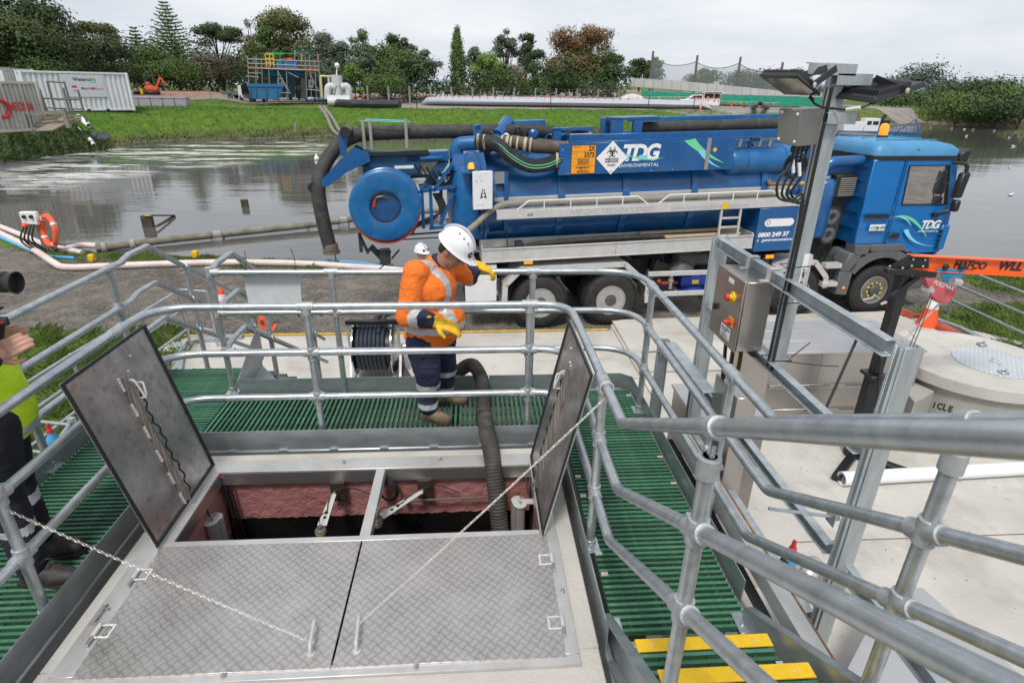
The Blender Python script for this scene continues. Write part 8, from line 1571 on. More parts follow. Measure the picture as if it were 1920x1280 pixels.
tagp(mesh('soil_bank',b,mat('dry soil',(.20,.14,.08),.95,0,.3,.5,col2=(.2,.22,.07))),None,None,kind='structure')
# utility vehicle
uv=at(1310,96);UV=thing('utility_vehicle','white utility vehicle with an orange panel and its rear canopy doors open','utility vehicle',uv,-.16+rad(0))
def um(nm,b,m,**k):return mesh(nm,b,m,UV,local=True,**k)
Lx=2.9;b=B();b.prism([(-Lx,.35),(-Lx,.85),(-2.5,1.1),(-1.6,1.2),(-.95,1.75),(.4,1.8),(.45,1.15),(Lx,1.15),(Lx,.35)],(0,.9,0),(1,0,0),(0,0,1),1.8);um('cab_body',b,WHTP,bev=.05)
b=B();b.box(.5,-.85,1.16,2.9,-.82,1.35);b.box(.5,-.85,1.95,2.9,.85,2.0);b.box(.5,.8,1.16,2.9,.85,1.95);b.box(1.9,-.85,1.36,2.05,-.82,1.94);b.box(.5,-.85,1.36,.6,-.82,1.94);b.box(2.8,-.85,1.36,2.9,-.82,1.94);um('canopy',b,WHT)
b=B();b.plate([(.55,-.86,1.98),(2.9,-.86,1.98),(3.1,-1.5,2.25),(.7,-1.5,2.25)],.04);b.plate([(2.92,-.8,1.98),(2.92,.8,1.98),(3.7,.8,2.1),(3.7,-.8,2.1)][::-1],.04);um('canopy_door',b,WHT)
b=B();b.box(.6,-.7,1.2,2.85,.7,1.9);um('dark_load_space',b,BLK)
for x,z,m in ((1.0,1.2,YEL),(2.4,1.2,REDP),(1.6,1.2,REDP)):b=B();b.box(x,-.84,z,x+.35,-.72,z+.4);um('toolbox',b,m)
b=B();b.prism([(-1.5,1.24),(-.92,1.68),(.28,1.70),(.3,1.24)],(0,-.905,0),(1,0,0),(0,0,1),-.01);um('side_window',b,BLK)
b=B();b.box(-1.0,-.92,.62,-.3,-.905,1.05);um('orange_panel',b,mat('amber panel',(.6,.3,.05),.5))
for x in (-1.95,1.55):
    for y in (-.78,.78):b=B();b.lathe((x,y-.11,.36),(0,1,0),[(.2,0),(.36,.02),(.36,.2),(.2,.22)],20);um('wheel',b,RUB)
    b=B();b.lathe((x,-.895,.36),(0,1,0),[(.2,-.02),(.18,.03)],14);um('rim',b,ALU)
b=B();b.box(-2.95,-.85,.3,-2.8,.85,.6);b.box(-1.2,-.4,1.8,.3,.4,1.92);um('bumper_and_rack',b,GREY)
b=B();b.box(-2.93,-.86,.8,-2.75,-.6,.95);um('headlight',b,ALUW)
# small white truck behind the skip
wt=at(466,98);WT=thing('parked_truck','white cab truck with a flat deck parked left of the scaffold','truck',wt,-.9)
b=B();b.prism([(-1,.5),(-1.1,1.3),(-.8,2.1),(.6,2.15),(.6,.5)],(0,1,0),(1,0,0),(0,0,1),2);mesh('cab',b,WHT,WT,local=True,bev=.06);b=B();b.box(.7,-1.05,.9,4.5,1.05,1.1);b.box(.65,-1.05,1.1,.75,1.05,2.2);mesh('deck',b,BLK,WT,local=True);b=B();b.box(-1.12,-.8,1.35,-.85,.8,1.95);mesh('windscreen',b,BLK,WT,local=True)
for x in (-.3,3.4):
    for y in (-.9,.9):b=B();b.lathe((x,y-.12,.45),(0,1,0),[(.2,0),(.45,.02),(.45,.22),(.2,.24)],16);mesh('wheel',b,RUB,WT,local=True)
tl=at(438,100);TL=thing('small_trailer','small dark trailer at the left of the parked truck','trailer',tl,-.2);b=B();b.box(-1.2,-.7,.5,1.2,.7,1.0);mesh('tray',b,GREY,TL,local=True);b=B();b.lathe((0,-.8,.35),(0,1,0),[(.1,0),(.35,.02),(.35,.16)],14);b.lathe((0,.7,.35),(0,1,0),[(.1,0),(.35,.02),(.35,.16)],14);b.bar((1.2,0,.5),(2.2,0,.4),.08,.08);mesh('wheels_and_bar',b,RUB,TL,local=True)
# small digger
dg=at(288,98);DGr=thing('mini_excavator','small orange excavator with a canopy and a yellow bucket on the red soil','excavator',dg,.3);OR2=mat('excavator orange',(.75,.12,.04),.5)
def dm(nm,b,m,**k):return mesh(nm,b,m,DGr,local=True,**k)
b=B();b.box(-.9,-.75,0,.9,-.4,.5);b.box(-.9,.4,0,.9,.75,.5);dm('track',b,BLK,bev=.15);b=B();b.box(-.7,-.6,.55,.8,.6,1.1);b.box(-.6,-.5,1.1,-.1,.5,1.6);dm('body',b,OR2,bev=.08);b=B();b.box(-.6,-.6,2.35,.5,.6,2.42)
for x,y in ((-.55,-.55),(-.55,.55),(.45,-.55),(.45,.55)):b.cyl((x,y,1.1),(x,y,2.36),.04,6)
dm('canopy',b,GREY);b=B();b.bar((.6,0,.9),(1.3,0,2.2),.18,.22);b.bar((1.3,0,2.2),(1.9,0,1.2),.16,.18);dm('arm',b,OR2);b=B();b.prism([(0,0),(.5,-.1),(.4,-.55),(-.1,-.4)],(1.75,-.35,1.2),(1,0,0),(0,0,1),-.7);dm('bucket',b,BLK);b=B();b.box(-1.3,-.6,.1,-1.0,.6,.75);dm('yellow_blade',b,YEL)
b=B();b.tube(curve([at(255,98,.2),at(262,98.5,.25),at(270,98,.2),at(275,98,.2)]),.22,8);top('black_pipe_bundle',b,BLK,'bundle of black pipe on the ground left of the excavator','pipe')
# covered pallet
pk_=P3(300,204,.2);PK=thing('wrapped_pallets','row of wrapped grey bins with purple lids on the bank top','bins',pk_,.12)
for i in range(5):
    b=B();x=-2.7+1.1*i;b.box(x,-.6,0,x+1.04,.6,.95);mesh('bin',b,mat('frosted bin',(.34,.34,.37),.5,var=.1),PK,local=True,bev=.05);b=B();b.box(x-.02,-.63,.952,x+1.06,.63,1.08);mesh('bin_lid',b,mat('purple lid',(.30,.29,.42),.5),PK,local=True,bev=.03)
# stakes, cones, bunting
for i,(x0_,y0_,x1_,y1_) in enumerate(((309,166,312,184),(319,176,325,194),(352,181,365,194),(393,164,398,194),(418,194,436,179),(555,230,553,248))):
    p=P3(x1_ if y1_ > y0_ else x0_,max(y0_,y1_));r=ray(x0_ if y1_ > y0_ else x1_,min(y0_,y1_));q=EYE+r*(math.hypot(p.x,p.y)/math.hypot(r.x,r.y));b=B();b.cyl(p,q,.06,6);top('stake',b,GP,['short stake above the wrapped bins','leaning stake right of the wrapped bins','stake leaning left on the bank top','upright stake beside the far orange cone','stake leaning right near the skip','stake in the grass at the water edge'][i],'stake','stakes along the bank top')
def farcone(px,py,lb,h=1.0,z=FZ):
    p=gz(px,py,z);t=thing('traffic_cone',lb,'traffic cone',p,0,'cones in the far yard');b=B();b.box(-.25,-.25,0,.25,.25,.05);b.lathe((0,0,.05),(0,0,1),[(.17,0),(.11,.38*h)],12);mesh('cone_body',b,ORG,t,local=True);b=B();b.lathe((0,0,.05),(0,0,1),[(.112,.38*h),(.08,.62*h)],12);mesh('reflective_band',b,WHT,t,local=True);b=B();b.lathe((0,0,.05),(0,0,1),[(.08,.62*h),(.03,h)],12);mesh('cone_tip',b,ORG,t,local=True)
for q in ((409,182,'far orange cone alone on the gravel yard',1.8),(575,191,'orange cone in front of the scaffold',1.7),(522,190,'orange cone right of the blue skip',1.2),(1371,200,'orange cone right of the white vehicle, first of three',1.3),(1395,202,'orange cone right of the white vehicle, second of three',1.3),(1313,206,'small orange cone in the grass edge near the tank end',.8),(1343,197,'orange cone close to the open canopy',1.1)):farcone(*q)
FLG=mat('orange bunting',(.85,.12,.05),.6)
def bunting(pts,n,lb,z=1.2,s=.3):
    P=curve([gz(x,y,FZ)+V((0,0,z+dz)) for x,y,dz in pts],10);t=thing('bunting_line',lb,'bunting',P[0],0,'bunting lines in the far yard');b=B();b.tube(P,.015,4);mesh('cord',b,WHT,t);o=V(t.location)
    b=B();b.add([(-s/2,0,0),(s/2,0,0),(0,.02,-s*1.3)],[(0,1,2)]);me=None
    for i in range(n):
        p=P[int((i+.5)/n*(len(P)-1))];f=mesh('flag',b,FLG,t,local=True) if me is None else link('flag',me,t);me=f.data;f.location=p-o;f.rotation_euler=(R.uniform(-.4,.4),0,R.uniform(-.5,.5))
bunting([(470,186,1.6),(500,190,.6),(540,192,.2),(575,191,.8)],20,'orange bunting sagging from the blue skip to the cone',1,.4)
bunting([(575,192,.8),(640,194,.2),(720,194,.3),(790,194,.2)],15,'orange bunting in front of the pump and black pipe',.9,.45)
bunting([(683,184,2.2),(705,186,1.2),(722,187,.6)],12,'dense orange bunting running down to the tank end',.6,.35)
bunting([(780,198,.9),(900,201,.8),(1050,203,.9),(1190,205,.8)],34,'orange bunting along the front of the flexible tank',.5,.28)
bunting([(1195,203,.8),(1290,205,.9),(1345,205,.5),(1460,206,.3)],26,'orange bunting near the white vehicle',.6,.28)
for i,px in enumerate((782,1032,1215,1300)):p=gz(px,206,FZ);b=B();b.cyl(p,p+V((0,0,1.7)),.05,6);top('bunting_post',b,BLK,['thin post at the left end of the front tank','thin post near the middle of the front tank','thin post toward the right half of the front tank','thin post at the right end of the front tank'][i],'post','posts holding the bunting')
# bits in the far yard right of the ute
for px,py,m,r_,lb in ((1460,196,YEL,.7,'yellow drum lying near the green hoarding'),(1447,197,mat('rust brown',(.22,.07,.04),.8),.5,'rust brown drum beside the yellow one'),(1350,190,mat('blue barrel',(.06,.18,.5),.5),.9,'blue barrels behind the bunting')):
    p=gz(px,py,FZ);b=B();b.lathe(p+V((0,0,r_*.0)),(0,0,1),[(r_*.7,0),(r_,.1),(r_,r_*1.3),(r_*.6,r_*1.6)],14);top('drum',b,m,lb,'drum','drums in the far yard')
b=B();p=gz(1406,202,FZ);b.tube([p+V((.45*math.cos(a),0,.9+.45*math.sin(a))) for a in np.linspace(0,6.28,16)[:-1]],.13,8,closed=True);t=top('life_ring',b,WHT,'small white life ring on a blue stand in the far yard','lifebuoy');b=B();b.cyl(p,p+V((0,0,.5)),.3,8);mesh('stand',b,BLP,t)
b=B();b.tube(curve([gz(1412,199,FZ+.3),gz(1425,197,FZ+.9),gz(1440,200,FZ+.2)]),.35,8);top('sheet_heap',b,GREY,'low grey heap with an orange strip beside the far life ring','heap')
b=B();
for i in range(4):rr_=1.1+.13*i;p=gz(790,183,FZ)+V((0,3,1.3));b.tube([p+V((rr_*1.3*math.cos(a),.1*i,rr_*math.sin(a))) for a in np.linspace(0,3.3,14)],.06,6)
top('pipe_coil',b,BLK,'coil of black pipe standing behind the flexible tank','pipe coil')
# pipes on the bank by the reel
for i,pts in enumerate((((600,205),(612,222),(625,250),(640,262)),((608,206),(622,225),(634,245),(645,262)))):
    b=B();b.tube(curve([gt(x,y,.25) for x,y in pts],5),.17,8);top('bank_pipe',b,mat('muddy pipe',(.22,.20,.18),.7),['left muddy pipe running down the far bank','right muddy pipe running down the far bank'][i],'pipe','muddy pipes on the far bank')
b=B();p=gz(594,300,WZ);b.lathe(p,(0,0,1),[(.15,0),(.18,.1),(.07,.3),(.03,.4)],12);top('white_float',b,WHT,'white float on the pond beside the truck hose','float')
# barge on the right and birds
bg_=at(1625,88);bg_.z=WZ;BT=thing('work_barge','small work barge with a white wheelhouse and blue railings beyond the cab','barge',bg_,-.15);BT.scale=(.75,.75,.62)
def bm(nm,b,m,**k):return mesh(nm,b,m,BT,local=True,**k)
b=B();b.box(-6,-1.5,-.3,9,1.5,.5);bm('hull',b,BLUEB,bev=.1);b=B();b.box(-3.0,-1.0,.5,.2,1.0,2.2);bm('deckhouse',b,WHT,bev=.05);b=B();b.box(.25,-.9,.5,2.6,.9,2.9);bm('wheelhouse',b,WHT,bev=.05);b=B();b.box(.6,-.92,1.7,1.3,-.905,2.4);b.box(1.5,-.92,1.7,2.4,-.905,2.4);bm('window',b,BLK)
b=B();b.box(2.8,-.7,.5,4.2,.7,2.6);b.cyl((3.2,0,2.6),(3.6,0,3.6),.3,8);bm('engine_stack',b,BLK);b=B()
for x in np.linspace(4.5,9,9):b.cyl((x,-1.4,.5),(x,-1.4,1.7),.05,5)
b.cyl((4.5,-1.4,1.7),(9,-1.4,1.7),.05,5);b.cyl((4.5,-1.4,1.1),(9,-1.4,1.1),.05,5);b.bar((6,0,.5),(8.5,0,2.8),.15,.15);b.bar((8.5,0,2.8),(9.5,0,.5),.15,.15);bm('blue_railing',b,BLUE);b=B();b.cyl((-.9,0,2.2),(-.7,0,3.8),.18,8);bm('orange_pipe',b,mat('rust brown',(.22,.07,.04)))
GUL=mat('white feathers',(.7,.7,.7),.6);bird0=None
for i,(px,py) in enumerate(((1812,256),(1892,259),(1900,275),(1892,315),(1808,243),(1895,367))):
    p=gz(px,py,WZ)
    if bird0 is None:b=B();b.ball((0,0,.1),(.28,.14,.13),10,7);b.ball((.24,0,.26),(.08,.07,.08),8,6);b.bar((-.25,0,.14),(-.42,0,.17),.1,.03);bird0=mesh('white_bird',b,GUL,None);bird0.location=p;o=bird0
    else:o=bird0.copy();COL.objects.link(o);o.location=p;o.rotation_euler=(0,0,i*1.3)
    o.scale=(.5,.5,.5)
    tagp(o,'white bird floating on the pond, '+['just right of the cab beacon','farthest right near the reeds','a little right of the cab roof corner','alone level with the cab window','leftmost of the birds by the far bank','lowest of the birds, level with the cab door'][i],'bird','white birds on the pond')
# ============================================================ people
from mathutils import noise as mn
def blob(nm,pr,vox,m,par,sm=3,wr=0.,ws=9.,pick=None,flat=None):
    b=B()
    for q in pr:
        if q[0] == 'c':
            p,e,r0,r1=V(q[1]),V(q[2]),q[3],q[4];d=e-p;L_=max(d.length,1e-4);pf=[(r0*math.sin(a),-r0*math.cos(a)) for a in np.linspace(.05,1.57,6)]+[(r1*math.cos(a),L_+r1*math.sin(a)) for a in np.linspace(0,1.52,6)];b.lathe(p,d,pf,18)
        else:
            c=V(q[1]);k=B();k.ball((0,0,0),q[2],20,14);Mx=(q[3] if len(q) > 3 else Matrix.Identity(3)).to_4x4();Mx.translation=c;k.xf(Mx);b.add(k.v,k.f)
    me=bpy.data.meshes.new('t');me.from_pydata(b.v,[],b.f);o=bpy.data.objects.new('t',me);COL.objects.link(o)
    rm=o.modifiers.new('r','REMESH');rm.mode='VOXEL';rm.voxel_size=vox;s=o.modifiers.new('s','SMOOTH');s.iterations=sm;s.factor=.6
    bpy.context.view_layer.update();m2=bpy.data.meshes.new_from_object(o.evaluated_get(bpy.context.evaluated_depsgraph_get()));bpy.data.objects.remove(o)
    if wr:
        nr=[v.normal.copy() for v in m2.vertices]
        for v,n in zip(m2.vertices,nr):
            p=v.co;t=mn.noise(V((p.x*ws,p.y*ws,p.z*ws*1.6)))+.6*(1-abs(mn.noise(V((p.x*ws*2.1+5,p.y*ws*2.1,p.z*ws*2.6))))*2.2);v.co=p+n*wr*t
    ms=m if isinstance(m,list) else [m];m2.materials.clear()
    for q in ms:m2.materials.append(q)
    if pick:
        for f in m2.polygons:f.material_index=pick(f.center)
    m2.transform(Matrix.Translation(-origin(par)));m2.polygons.foreach_set('use_smooth',[True]*len(m2.polygons));m2.update();m2.name=nm
    return link(nm,m2,par)
SKIN=mat('brown skin',(.37,.19,.125),.5,var=.1,spec=.4);SKL=mat('fair skin',(.50,.27,.20),.5,var=.1);HVO=mat('orange work cotton',(.82,.18,.02),.85,var=.12,nscale=7,bump=.15,bscale=60);TAPE=mat('reflective tape',(.50,.51,.53),.45,.2,.08);NAVY=mat('navy work cotton',(.018,.024,.055),.9,0,.25,12,.2,120)
GLV=mat('yellow glove',(.80,.47,.01),.5,var=.12,nscale=18,bump=.3,bscale=60);BOOT=mat('tan suede boot',(.27,.19,.12),.85,0,.2,20,.3,90);SOLE=mat('boot sole',(.09,.07,.05),.8);HELM=mat('white helmet',(.80,.80,.80),.3,var=.02,coat=.3,dirt=.1,dcol=(.5,.48,.45))
def rotm(u,f):u=V(u).normalized();f=(V(f)-u*V(f).dot(u)).normalized();return Matrix((f,u.cross(f),u)).transposed()    # columns: forward, left, up
def hand(nm,wrist,d,n,sp,m,par,curl=.6,s=1.):
    """d towards the fingers, n back-of-hand normal, sp thumb side (+1/-1)"""
    w=V(wrist);d=V(d).normalized();n=(V(n)-d*V(n).dot(d)).normalized();x=d.cross(n)*sp;P=[('c',w-d*.03*s,w+d*.03*s,.032*s,.034*s)]
    for i,o in enumerate((-.030,-.010,.010,.030)):P.append(('c',w+d*.02*s+x*o*.8*s,w+d*.075*s+x*o*s,.017*s,.0145*s))
    for i,(o,L_) in enumerate(((-.031,.062),(-.0105,.078),(.0105,.084),(.031,.074))):
        p=w+d*.078*s+x*o*s;c=curl*(1-.12*i);dd=d
        for k,fr in enumerate((.45,.32,.25)):a=c*(.35+.45*k);dd=(d*math.cos(a)-n*math.sin(a));q=p+dd*L_*fr*s;P.append(('c',p,q,(.0118-.001*k)*s,(.011-.001*k)*s));p=q
    t0=w+d*.02*s+x*.03*s;t1=t0+(x*.75+d*.6-n*.35).normalized()*.042*s;P+= [('c',t0,t1,.016*s,.013*s),('c',t1,t1+(x*.2+d*.9-n*.5).normalized()*.032*s,.0125*s,.010*s)]
    return blob(nm,P,.0045*s,m,par,2)
def head(c,u,f,s,par,skin,beard=0):
    Rm=rotm(u,f);T_=lambda x,y,z:V(c)+Rm @ V((x,y,z))*s
    return [('e',T_(0,0,.02),(.095*s,.076*s,.105*s),Rm),('e',T_(.03,0,-.045),(.062*s,.058*s,.065*s),Rm),('e',T_(.055,0,-.085),(.032*s,.035*s,.025*s),Rm),('c',T_(.088,0,.015),T_(.112,0,-.022),.008*s,.0145*s),('e',T_(.085,0,.034),(.016*s,.05*s,.012*s),Rm),
            ('e',T_(.088,0,-.058),(.012*s,.024*s,.008*s),Rm),('e',T_(.072,.04,-.022),(.02*s,.022*s,.02*s),Rm),('e',T_(.072,-.04,-.022),(.02*s,.022*s,.02*s),Rm),('e',T_(-.005,.079,-.0),(.02*s,.011*s,.032*s),Rm),('e',T_(-.005,-.079,-.0),(.02*s,.011*s,.032*s),Rm)],T_,Rm
def helmet(T_,Rm,s,par):
    b=B();n=30;rows=[]
    for j in range(9):
        a=j/8*math.pi/2;row=[]
        for i in range(n):q=2*math.pi*i/n;rx,ry=.138,.114;rid=.006*math.exp(-(math.sin(q)*3.2)**2)*math.cos(a)**0;row.append(T_(rx*math.cos(a)*math.cos(q),ry*math.cos(a)*math.sin(q),.055+(.125+rid)*math.sin(a)))
        rows.append(row)
    brim=[T_((.140+.05*max(0,math.cos(2*math.pi*i/n))**1.5+.006)*math.cos(2*math.pi*i/n),.121*math.sin(2*math.pi*i/n),.045-.012*max(0,math.cos(2*math.pi*i/n))) for i in range(n)];inn=[T_(.135*math.cos(2*math.pi*i/n),.11*math.sin(2*math.pi*i/n),.045) for i in range(n)]
    R_=[inn,brim]+rows;b.add([p for r in R_ for p in r],[(j*n+i,j*n+(i+1) % n,(j+1)*n+(i+1) % n,(j+1)*n+i) for j in range(len(R_)-1) for i in range(n)]);h=mesh('hard_hat',b,HELM,par,ang=60)
    b=B();b.tube([T_(.139*math.cos(a),.0,.055+.134*math.sin(a)+.0015) for a in np.linspace(.5,2.9,14)],.012,6);mesh('reflective_stripe',b,TAPE,h)
    for k in range(3):b=B();p=T_(.08-.045*k,-.062,.152+.008*k);b.ball(p,.006*s,6,4);mesh('vent',b,BLK,h)
    nf=Rm @ V((.93,-.25,.35));b=B();p=T_(.127,-.03,.082);b.lathe(p,nf,[(.021*s,-.004),(.021*s,.004),(.012*s,.005)],16);mesh('round_badge',b,BLK,h);b=B();b.ball(p+nf*.005,.008*s,6,4);mesh('orange_mark',b,ORG,h)
    up_=Rm @ V((-.3,0,1));ux=up_.cross(nf);text('TDG',.042*s,basis(T_(.139,-.004,.078),Rm @ V((-.25,1,0)),Rm @ V((-.35,0,1))),mat('navy print',(.01,.05,.15)),h,bold=.001,shear=.2)
    return h
WK=thing('person','worker in orange hi-vis jacket, white hard hat and yellow gloves looking down into the pit','person',(-.33,4.03,0))
f_=V((.93,-.3,0)).normalized()
aR,aL=V((-.375,3.93,.10)),V((-.265,4.19,.10));kR,kL=gy(803,705,3.96),V((-.25,4.18,.35));hR,hL=V((-.40,3.97,.64)),V((-.28,4.16,.64))
belly=gy(815,595,4.05);chest=gy(805,535,4.06);sR,sL=gy(780,512,3.92),gy(852,500,4.22);neck=gy(832,488,4.07);hc_=gy(849,470,4.0)
eR=gy(764,592,3.86);wR=gy(817,603,3.74);eL=gy(880,520,4.30);wL=gy(893,503,4.36)
hu,hf_=V((.52,-.24,.80)),V((.72,-.36,-.62));HP,T_,Rm=head(hc_,hu,hf_,1.0,WK,SKIN)
blob('body',HP+[('c',hc_-(Rm @ V((.02,0,.05))),neck-V((.02,0,.06)),.055,.07),('c',chest,V((-.34,4.06,.68)),.13,.13),('c',sR,sL,.05,.05),('c',sR,eR,.045,.04),('c',eR,wR,.04,.028),('c',sL,eL,.045,.04),('c',eL,wL,.04,.028),('c',hR,kR,.07,.05),('c',kR,aR,.05,.035),('c',hL,kL,.07,.05),('c',kL,aL,.05,.035)],.0075,SKIN,WK,3)
b=B()
for y in (-.038,.038):b.tube([T_(.098,y+.026*math.cos(a),.014+.017*math.sin(a)) for a in np.linspace(0,6.28,12)[:-1]],.0025,5,closed=True)
b.tube([T_(.098,-.064,.018),T_(.0,-.082,.02)],.0025,5);mesh('glasses',b,BLK,WK)
b=B();b.add([T_(.1,y+.026*math.cos(a),.014+.017*math.sin(a)) for y in (-.038,.038) for a in np.linspace(0,6.28,12)[:-1]],[tuple(range(11)),tuple(range(11,22))]);mesh('lens',b,BLK,WK)
blob('hair',[('e',T_(-.03,0,.035),(.078,.08,.09),Rm),('e',T_(-.06,0,-.02),(.042,.065,.05),Rm)],.008,mat('dark hair',(.02,.015,.012),.8),WK)
helmet(T_,Rm,1.0,WK)
ax=V((.93,-.3,0)).normalized();sd=V((-ax.y,ax.x,0))   # facing, left
def jpick(c):
    arm=(c-sR).dot((eR-sR).normalized());dr=((c-eR)-(wR-eR)*((c-eR).dot(wR-eR)/(wR-eR).length_squared)).length;u=(c-eR).dot(wR-eR)/(wR-eR).length_squared
    if dr < .085 and c.y < 3.93 and u > .0:
        if u > .52:return 2
        if u > .22:return 1
    u2=(c-eL).dot(wL-eL)/(wL-eL).length_squared
    if c.y > 4.24 and c.x > -.09 and u2 > -.9:return 2 if u2 > -.35 else (1 if u2 > -.75 else 0)
    if c.z > 1.19 and (c-neck).length < .095:return 2
    t=c.z-.06*(c.x+.3)
    if .735 < t < .785 and dr > .1:return 1
    s=(c-chest).dot(sd);fr=(c-chest).dot(ax)
    if c.z > .76 and -.085 < s+.04 < -.025 and (fr > -.02 or c.z > 1.12) and dr > .085:return 1
    if c.z < .655 and c.z > .60 and fr < -.02:return 1
    return 0
blob('jacket',[('e',belly+V((-.0,0,-.02)),(.225,.19,.20)),('e',chest+V((.01,0,0)),(.19,.215,.18)),('c',chest+V((-.03,0,.0)),V((-.345,4.06,.69)),.17,.185),('e',V((-.345,4.06,.655)),(.20,.175,.075)),('c',sR,sL,.082,.075),('c',neck-V((.045,0,.035)),chest,.085,.14),('c',sR,eR,.09,.082),('c',eR,wR-(wR-eR)*.12,.078,.052),('c',sL,eL,.08,.065),('c',eL,wL-(wL-eL)*.15,.062,.045)],.0085,[HVO,TAPE,NAVY],WK,1,.0078,10,jpick)

def tpick(c):return 1 if (.275 < c.z < .315 or (.125 < c.z < .165)) else 0
blob('trousers',[('e',V((-.345,4.06,.63)),(.165,.17,.11)),('c',hR+V((.0,.01,-.02)),kR,.125,.092),('c',kR,aR+V((0,0,.03)),.092,.076),('c',hL+V((0,-.01,-.02)),kL,.122,.09),('c',kL,aL+V((0,0,.03)),.09,.074)],.0085,[NAVY,TAPE],WK,1,.010,8,tpick)
def boot(a,d,par,m=BOOT,ms=SOLE,s=1.):
    a=V((a[0],a[1],0));d=V(d).normalized();x=V((-d.y,d.x,0));up=V((0,0,1));o=blob('boot',[('c',a+up*.06*s,a+up*.15*s-d*.01,.052*s,.055*s),('c',a+up*.05*s-d*.02*s,a+d*.10*s+up*.045*s,.045*s,.042*s),('c',a+d*.09*s+up*.038*s-x*.012,a+d*.155*s+up*.036*s,.040*s,.037*s),('c',a+d*.09*s+up*.038*s+x*.015,a+d*.14*s+up*.036*s+x*.01,.036*s,.034*s)],.006,m,par,2,.0015,30)
    pl=[(-.068,-.035),(-.03,-.045),(.05,-.038),(.13,-.052),(.175,-.04),(.198,0),(.175,.042),(.12,.05),(.05,.04),(-.03,.045),(-.068,.035)];b=B();b.prism([(p*s,q*s) for p,q in pl],a+up*.002,d,x,.022);mesh('sole',b,ms,o)
    b=B()
    for i in range(5):c=a+d*(.035+.02*i)*s+up*(.135-.017*i)*s;b.tube([c-x*.022,c+up*.008,c+x*.022+d*.012],.003,5)
    mesh('laces',b,mat('boot laces',(.12,.09,.06),.9),o);return o
boot(aR,(.88,-.42,0),WK);boot(aL,(1,-.05,0),WK)
hand('glove',wR+V((.0,0,-.0)),(.95,-.1,-.28),(.25,-.4,.88),1,GLV,WK,.9,1.25);hand('glove',wL+V((.01,.0,.02)),(.9,.05,-.35),(.3,-.1,.95),-1,GLV,WK,1.3,1.2)
for w,e in ((wR,eR),(wL,eL)):b=B();d=(w-e).normalized();b.lathe(w-d*.02,d,[(.046,0),(.046,.02),(.036,.05)],16);mesh('glove_cuff',b,GLV,WK)
# camera operator at the left edge
CO=thing('person','camera operator at the left edge in a yellow vest and navy trousers holding a camera','person',(-2.5,2.62,0));g=lambda x,y,d=2.6:gy(x-9,y,d)
a1,a2=gz(62,1062,.1),gz(75,1008,.1);h1,h2=g(-12,800,2.5),g(5,790,2.72);k1,k2=g(18,935,2.48),g(38,905,2.72);ch=g(-52,690);s1,s2=g(-75,600,2.42),g(-50,590,2.8);hd=g(-62,510,2.65)
HP,T2,Rm2=head(hd,(0,0,1),(1,.1,0),1.,CO,SKL);w1,w2_=g(-4,668,2.5),g(2,640,2.75)
e1,e2=g(-60,710,2.35),g(-40,700,2.85)
blob('body',HP+[('c',hd,ch,.05,.09),('c',ch,(h1+h2)/2,.13,.12),('c',s1,s2,.06,.06),('c',s1,e1,.05,.04),('c',e1,w1,.04,.028),('c',s2,e2,.05,.04),('c',e2,w2_,.04,.028),('c',h1,k1,.08,.05),('c',k1,a1,.05,.035),('c',h2,k2,.08,.05),('c',k2,a2,.05,.035)],.009,SKL,CO)
VY=mat('yellow green vest',(.55,.80,.02),.8,var=.1,nscale=9);
blob('vest',[('e',ch,(.17,.2,.18)),('c',ch,(h1+h2)/2+V((0,0,.06)),.175,.19),('c',s1,s2,.09,.09)],.01,[VY,TAPE],CO,2,.006,9,lambda c:1 if .66 < c.z-.3*(c.x+2.6) < .71 else 0)
blob('sleeve',[('c',s1,e1,.075,.065),('c',e1,w1-(w1-e1)*.1,.062,.048)],.01,NAVY,CO,2,.005,9);blob('sleeve',[('c',s2,e2,.075,.065),('c',e2,w2_-(w2_-e2)*.1,.062,.048)],.01,NAVY,CO,2,.005,9)
blob('trousers',[('e',(h1+h2)/2,(.15,.19,.13)),('c',h1,k1,.12,.085),('c',k1,a1+V((0,0,.02)),.085,.07),('c',h2,k2,.12,.085),('c',k2,a2+V((0,0,.02)),.085,.07)],.01,[mat('black navy cotton',(.008,.010,.02),.9),TAPE],CO,2,.006,9,lambda c:1 if .30 < c.z < .345 else 0)
for a in (a1,a2):boot(a,(1,-.05,0),CO,mat('black boot',(.03,.026,.026),.6),mat('black sole',(.03,.02,.02),.8),1.15)
hand('hand',w1,(.9,.15,.45),(.1,-.95,.2),1,SKL,CO,.9,1.05);hand('hand',w2_,(.9,-.1,.4),(.3,-.9,.3),1,SKL,CO,.8,1.)
CM=thing('video_camera','black camera with a long lens entering from the left edge','camera',g(0,530));c0,c1=g(-30,526),g(40,530);d=(c1-c0).normalized();L_=(c1-c0).length
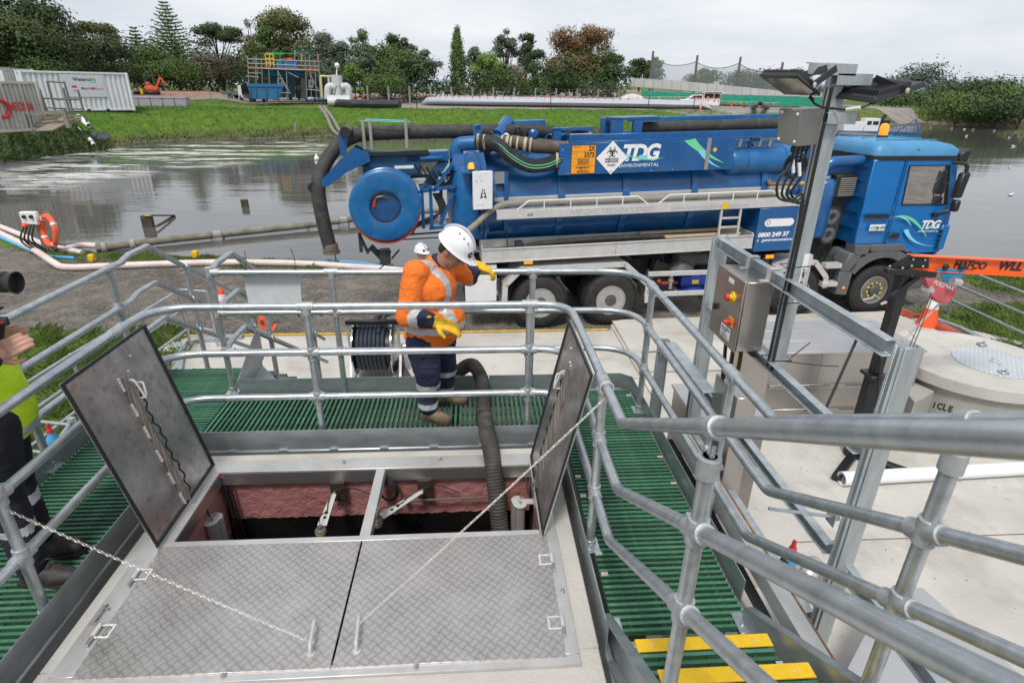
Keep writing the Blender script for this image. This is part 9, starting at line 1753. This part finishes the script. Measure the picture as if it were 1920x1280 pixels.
b=B();b.lathe(c0,d,[(.04,0),(.042,L_*.45),(.047,L_*.47),(.047,L_*.72),(.041,L_*.75),(.051,L_),(.046,L_),(.036,L_*.8),(.0,L_*.8)],26);mesh('lens',b,BLK,CM)
b=B();p=g(-48,530);b.box(p.x-.07,p.y-.06,p.z-.07,p.x+.06,p.y+.06,p.z+.07);mesh('camera_body',b,BLK,CM,bev=.012)
b=B();b.bar(g(-45,575),g(12,578),.03,.014);b.cyl(g(2,660,2.58),g(8,598,2.58),.024,12);b.box(*(g(5,605)-V((.05,.03,.02))),*(g(5,605)+V((.03,.03,.02))));mesh('gimbal_grip',b,BLK,CM,bev=.003);b=B();b.cyl(g(-5,612,2.55),g(14,604,2.55),.006,6);mesh('red_lever',b,REDP,CM)
# third person on the ground behind the worker
TP=thing('person','person in a white hard hat on the ground, mostly hidden behind the worker','person',(gz(790,470,-.12).x,gz(790,470,-.12).y,PZ));o=V(TP.location);A_=lambda x,y,z:o+V((x,y,z));hd=A_(0,0,1.62)
HP,T3,Rm3=head(hd,(0,0,1),(.6,-.8,0),1.,TP,SKL)
blob('body',HP+[('c',hd,A_(0,0,1.3),.05,.08),('c',A_(0,0,1.3),A_(0,0,.95),.14,.13)]+[('c',A_(s*.2,0,1.38),A_(s*.26,0,1.08),.05,.04) for s in (-1,1)]+[('c',A_(s*.26,0,1.08),A_(s*.22,-.12,.9),.04,.03) for s in (-1,1)]+[('c',A_(s*.1,0,.9),A_(s*.11,0,.1),.07,.04) for s in (-1,1)],.014,SKL,TP)
blob('jacket',[('c',A_(0,0,1.34),A_(0,0,.92),.17,.17)]+[('c',A_(s*.2,0,1.38),A_(s*.27,0,1.08),.075,.06) for s in (-1,1)],.014,HVO,TP);blob('trousers',[('c',A_(s*.1,0,.9),A_(s*.11,0,.08),.10,.07) for s in (-1,1)],.014,NAVY,TP)
for s in (-1,1):b=B();b.box(o.x+s*.11-.05,o.y-.2,PZ,o.x+s*.11+.05,o.y+.08,PZ+.1);mesh('boot',b,BLK,TP,bev=.02)
helmet(T3,Rm3,1.,TP)
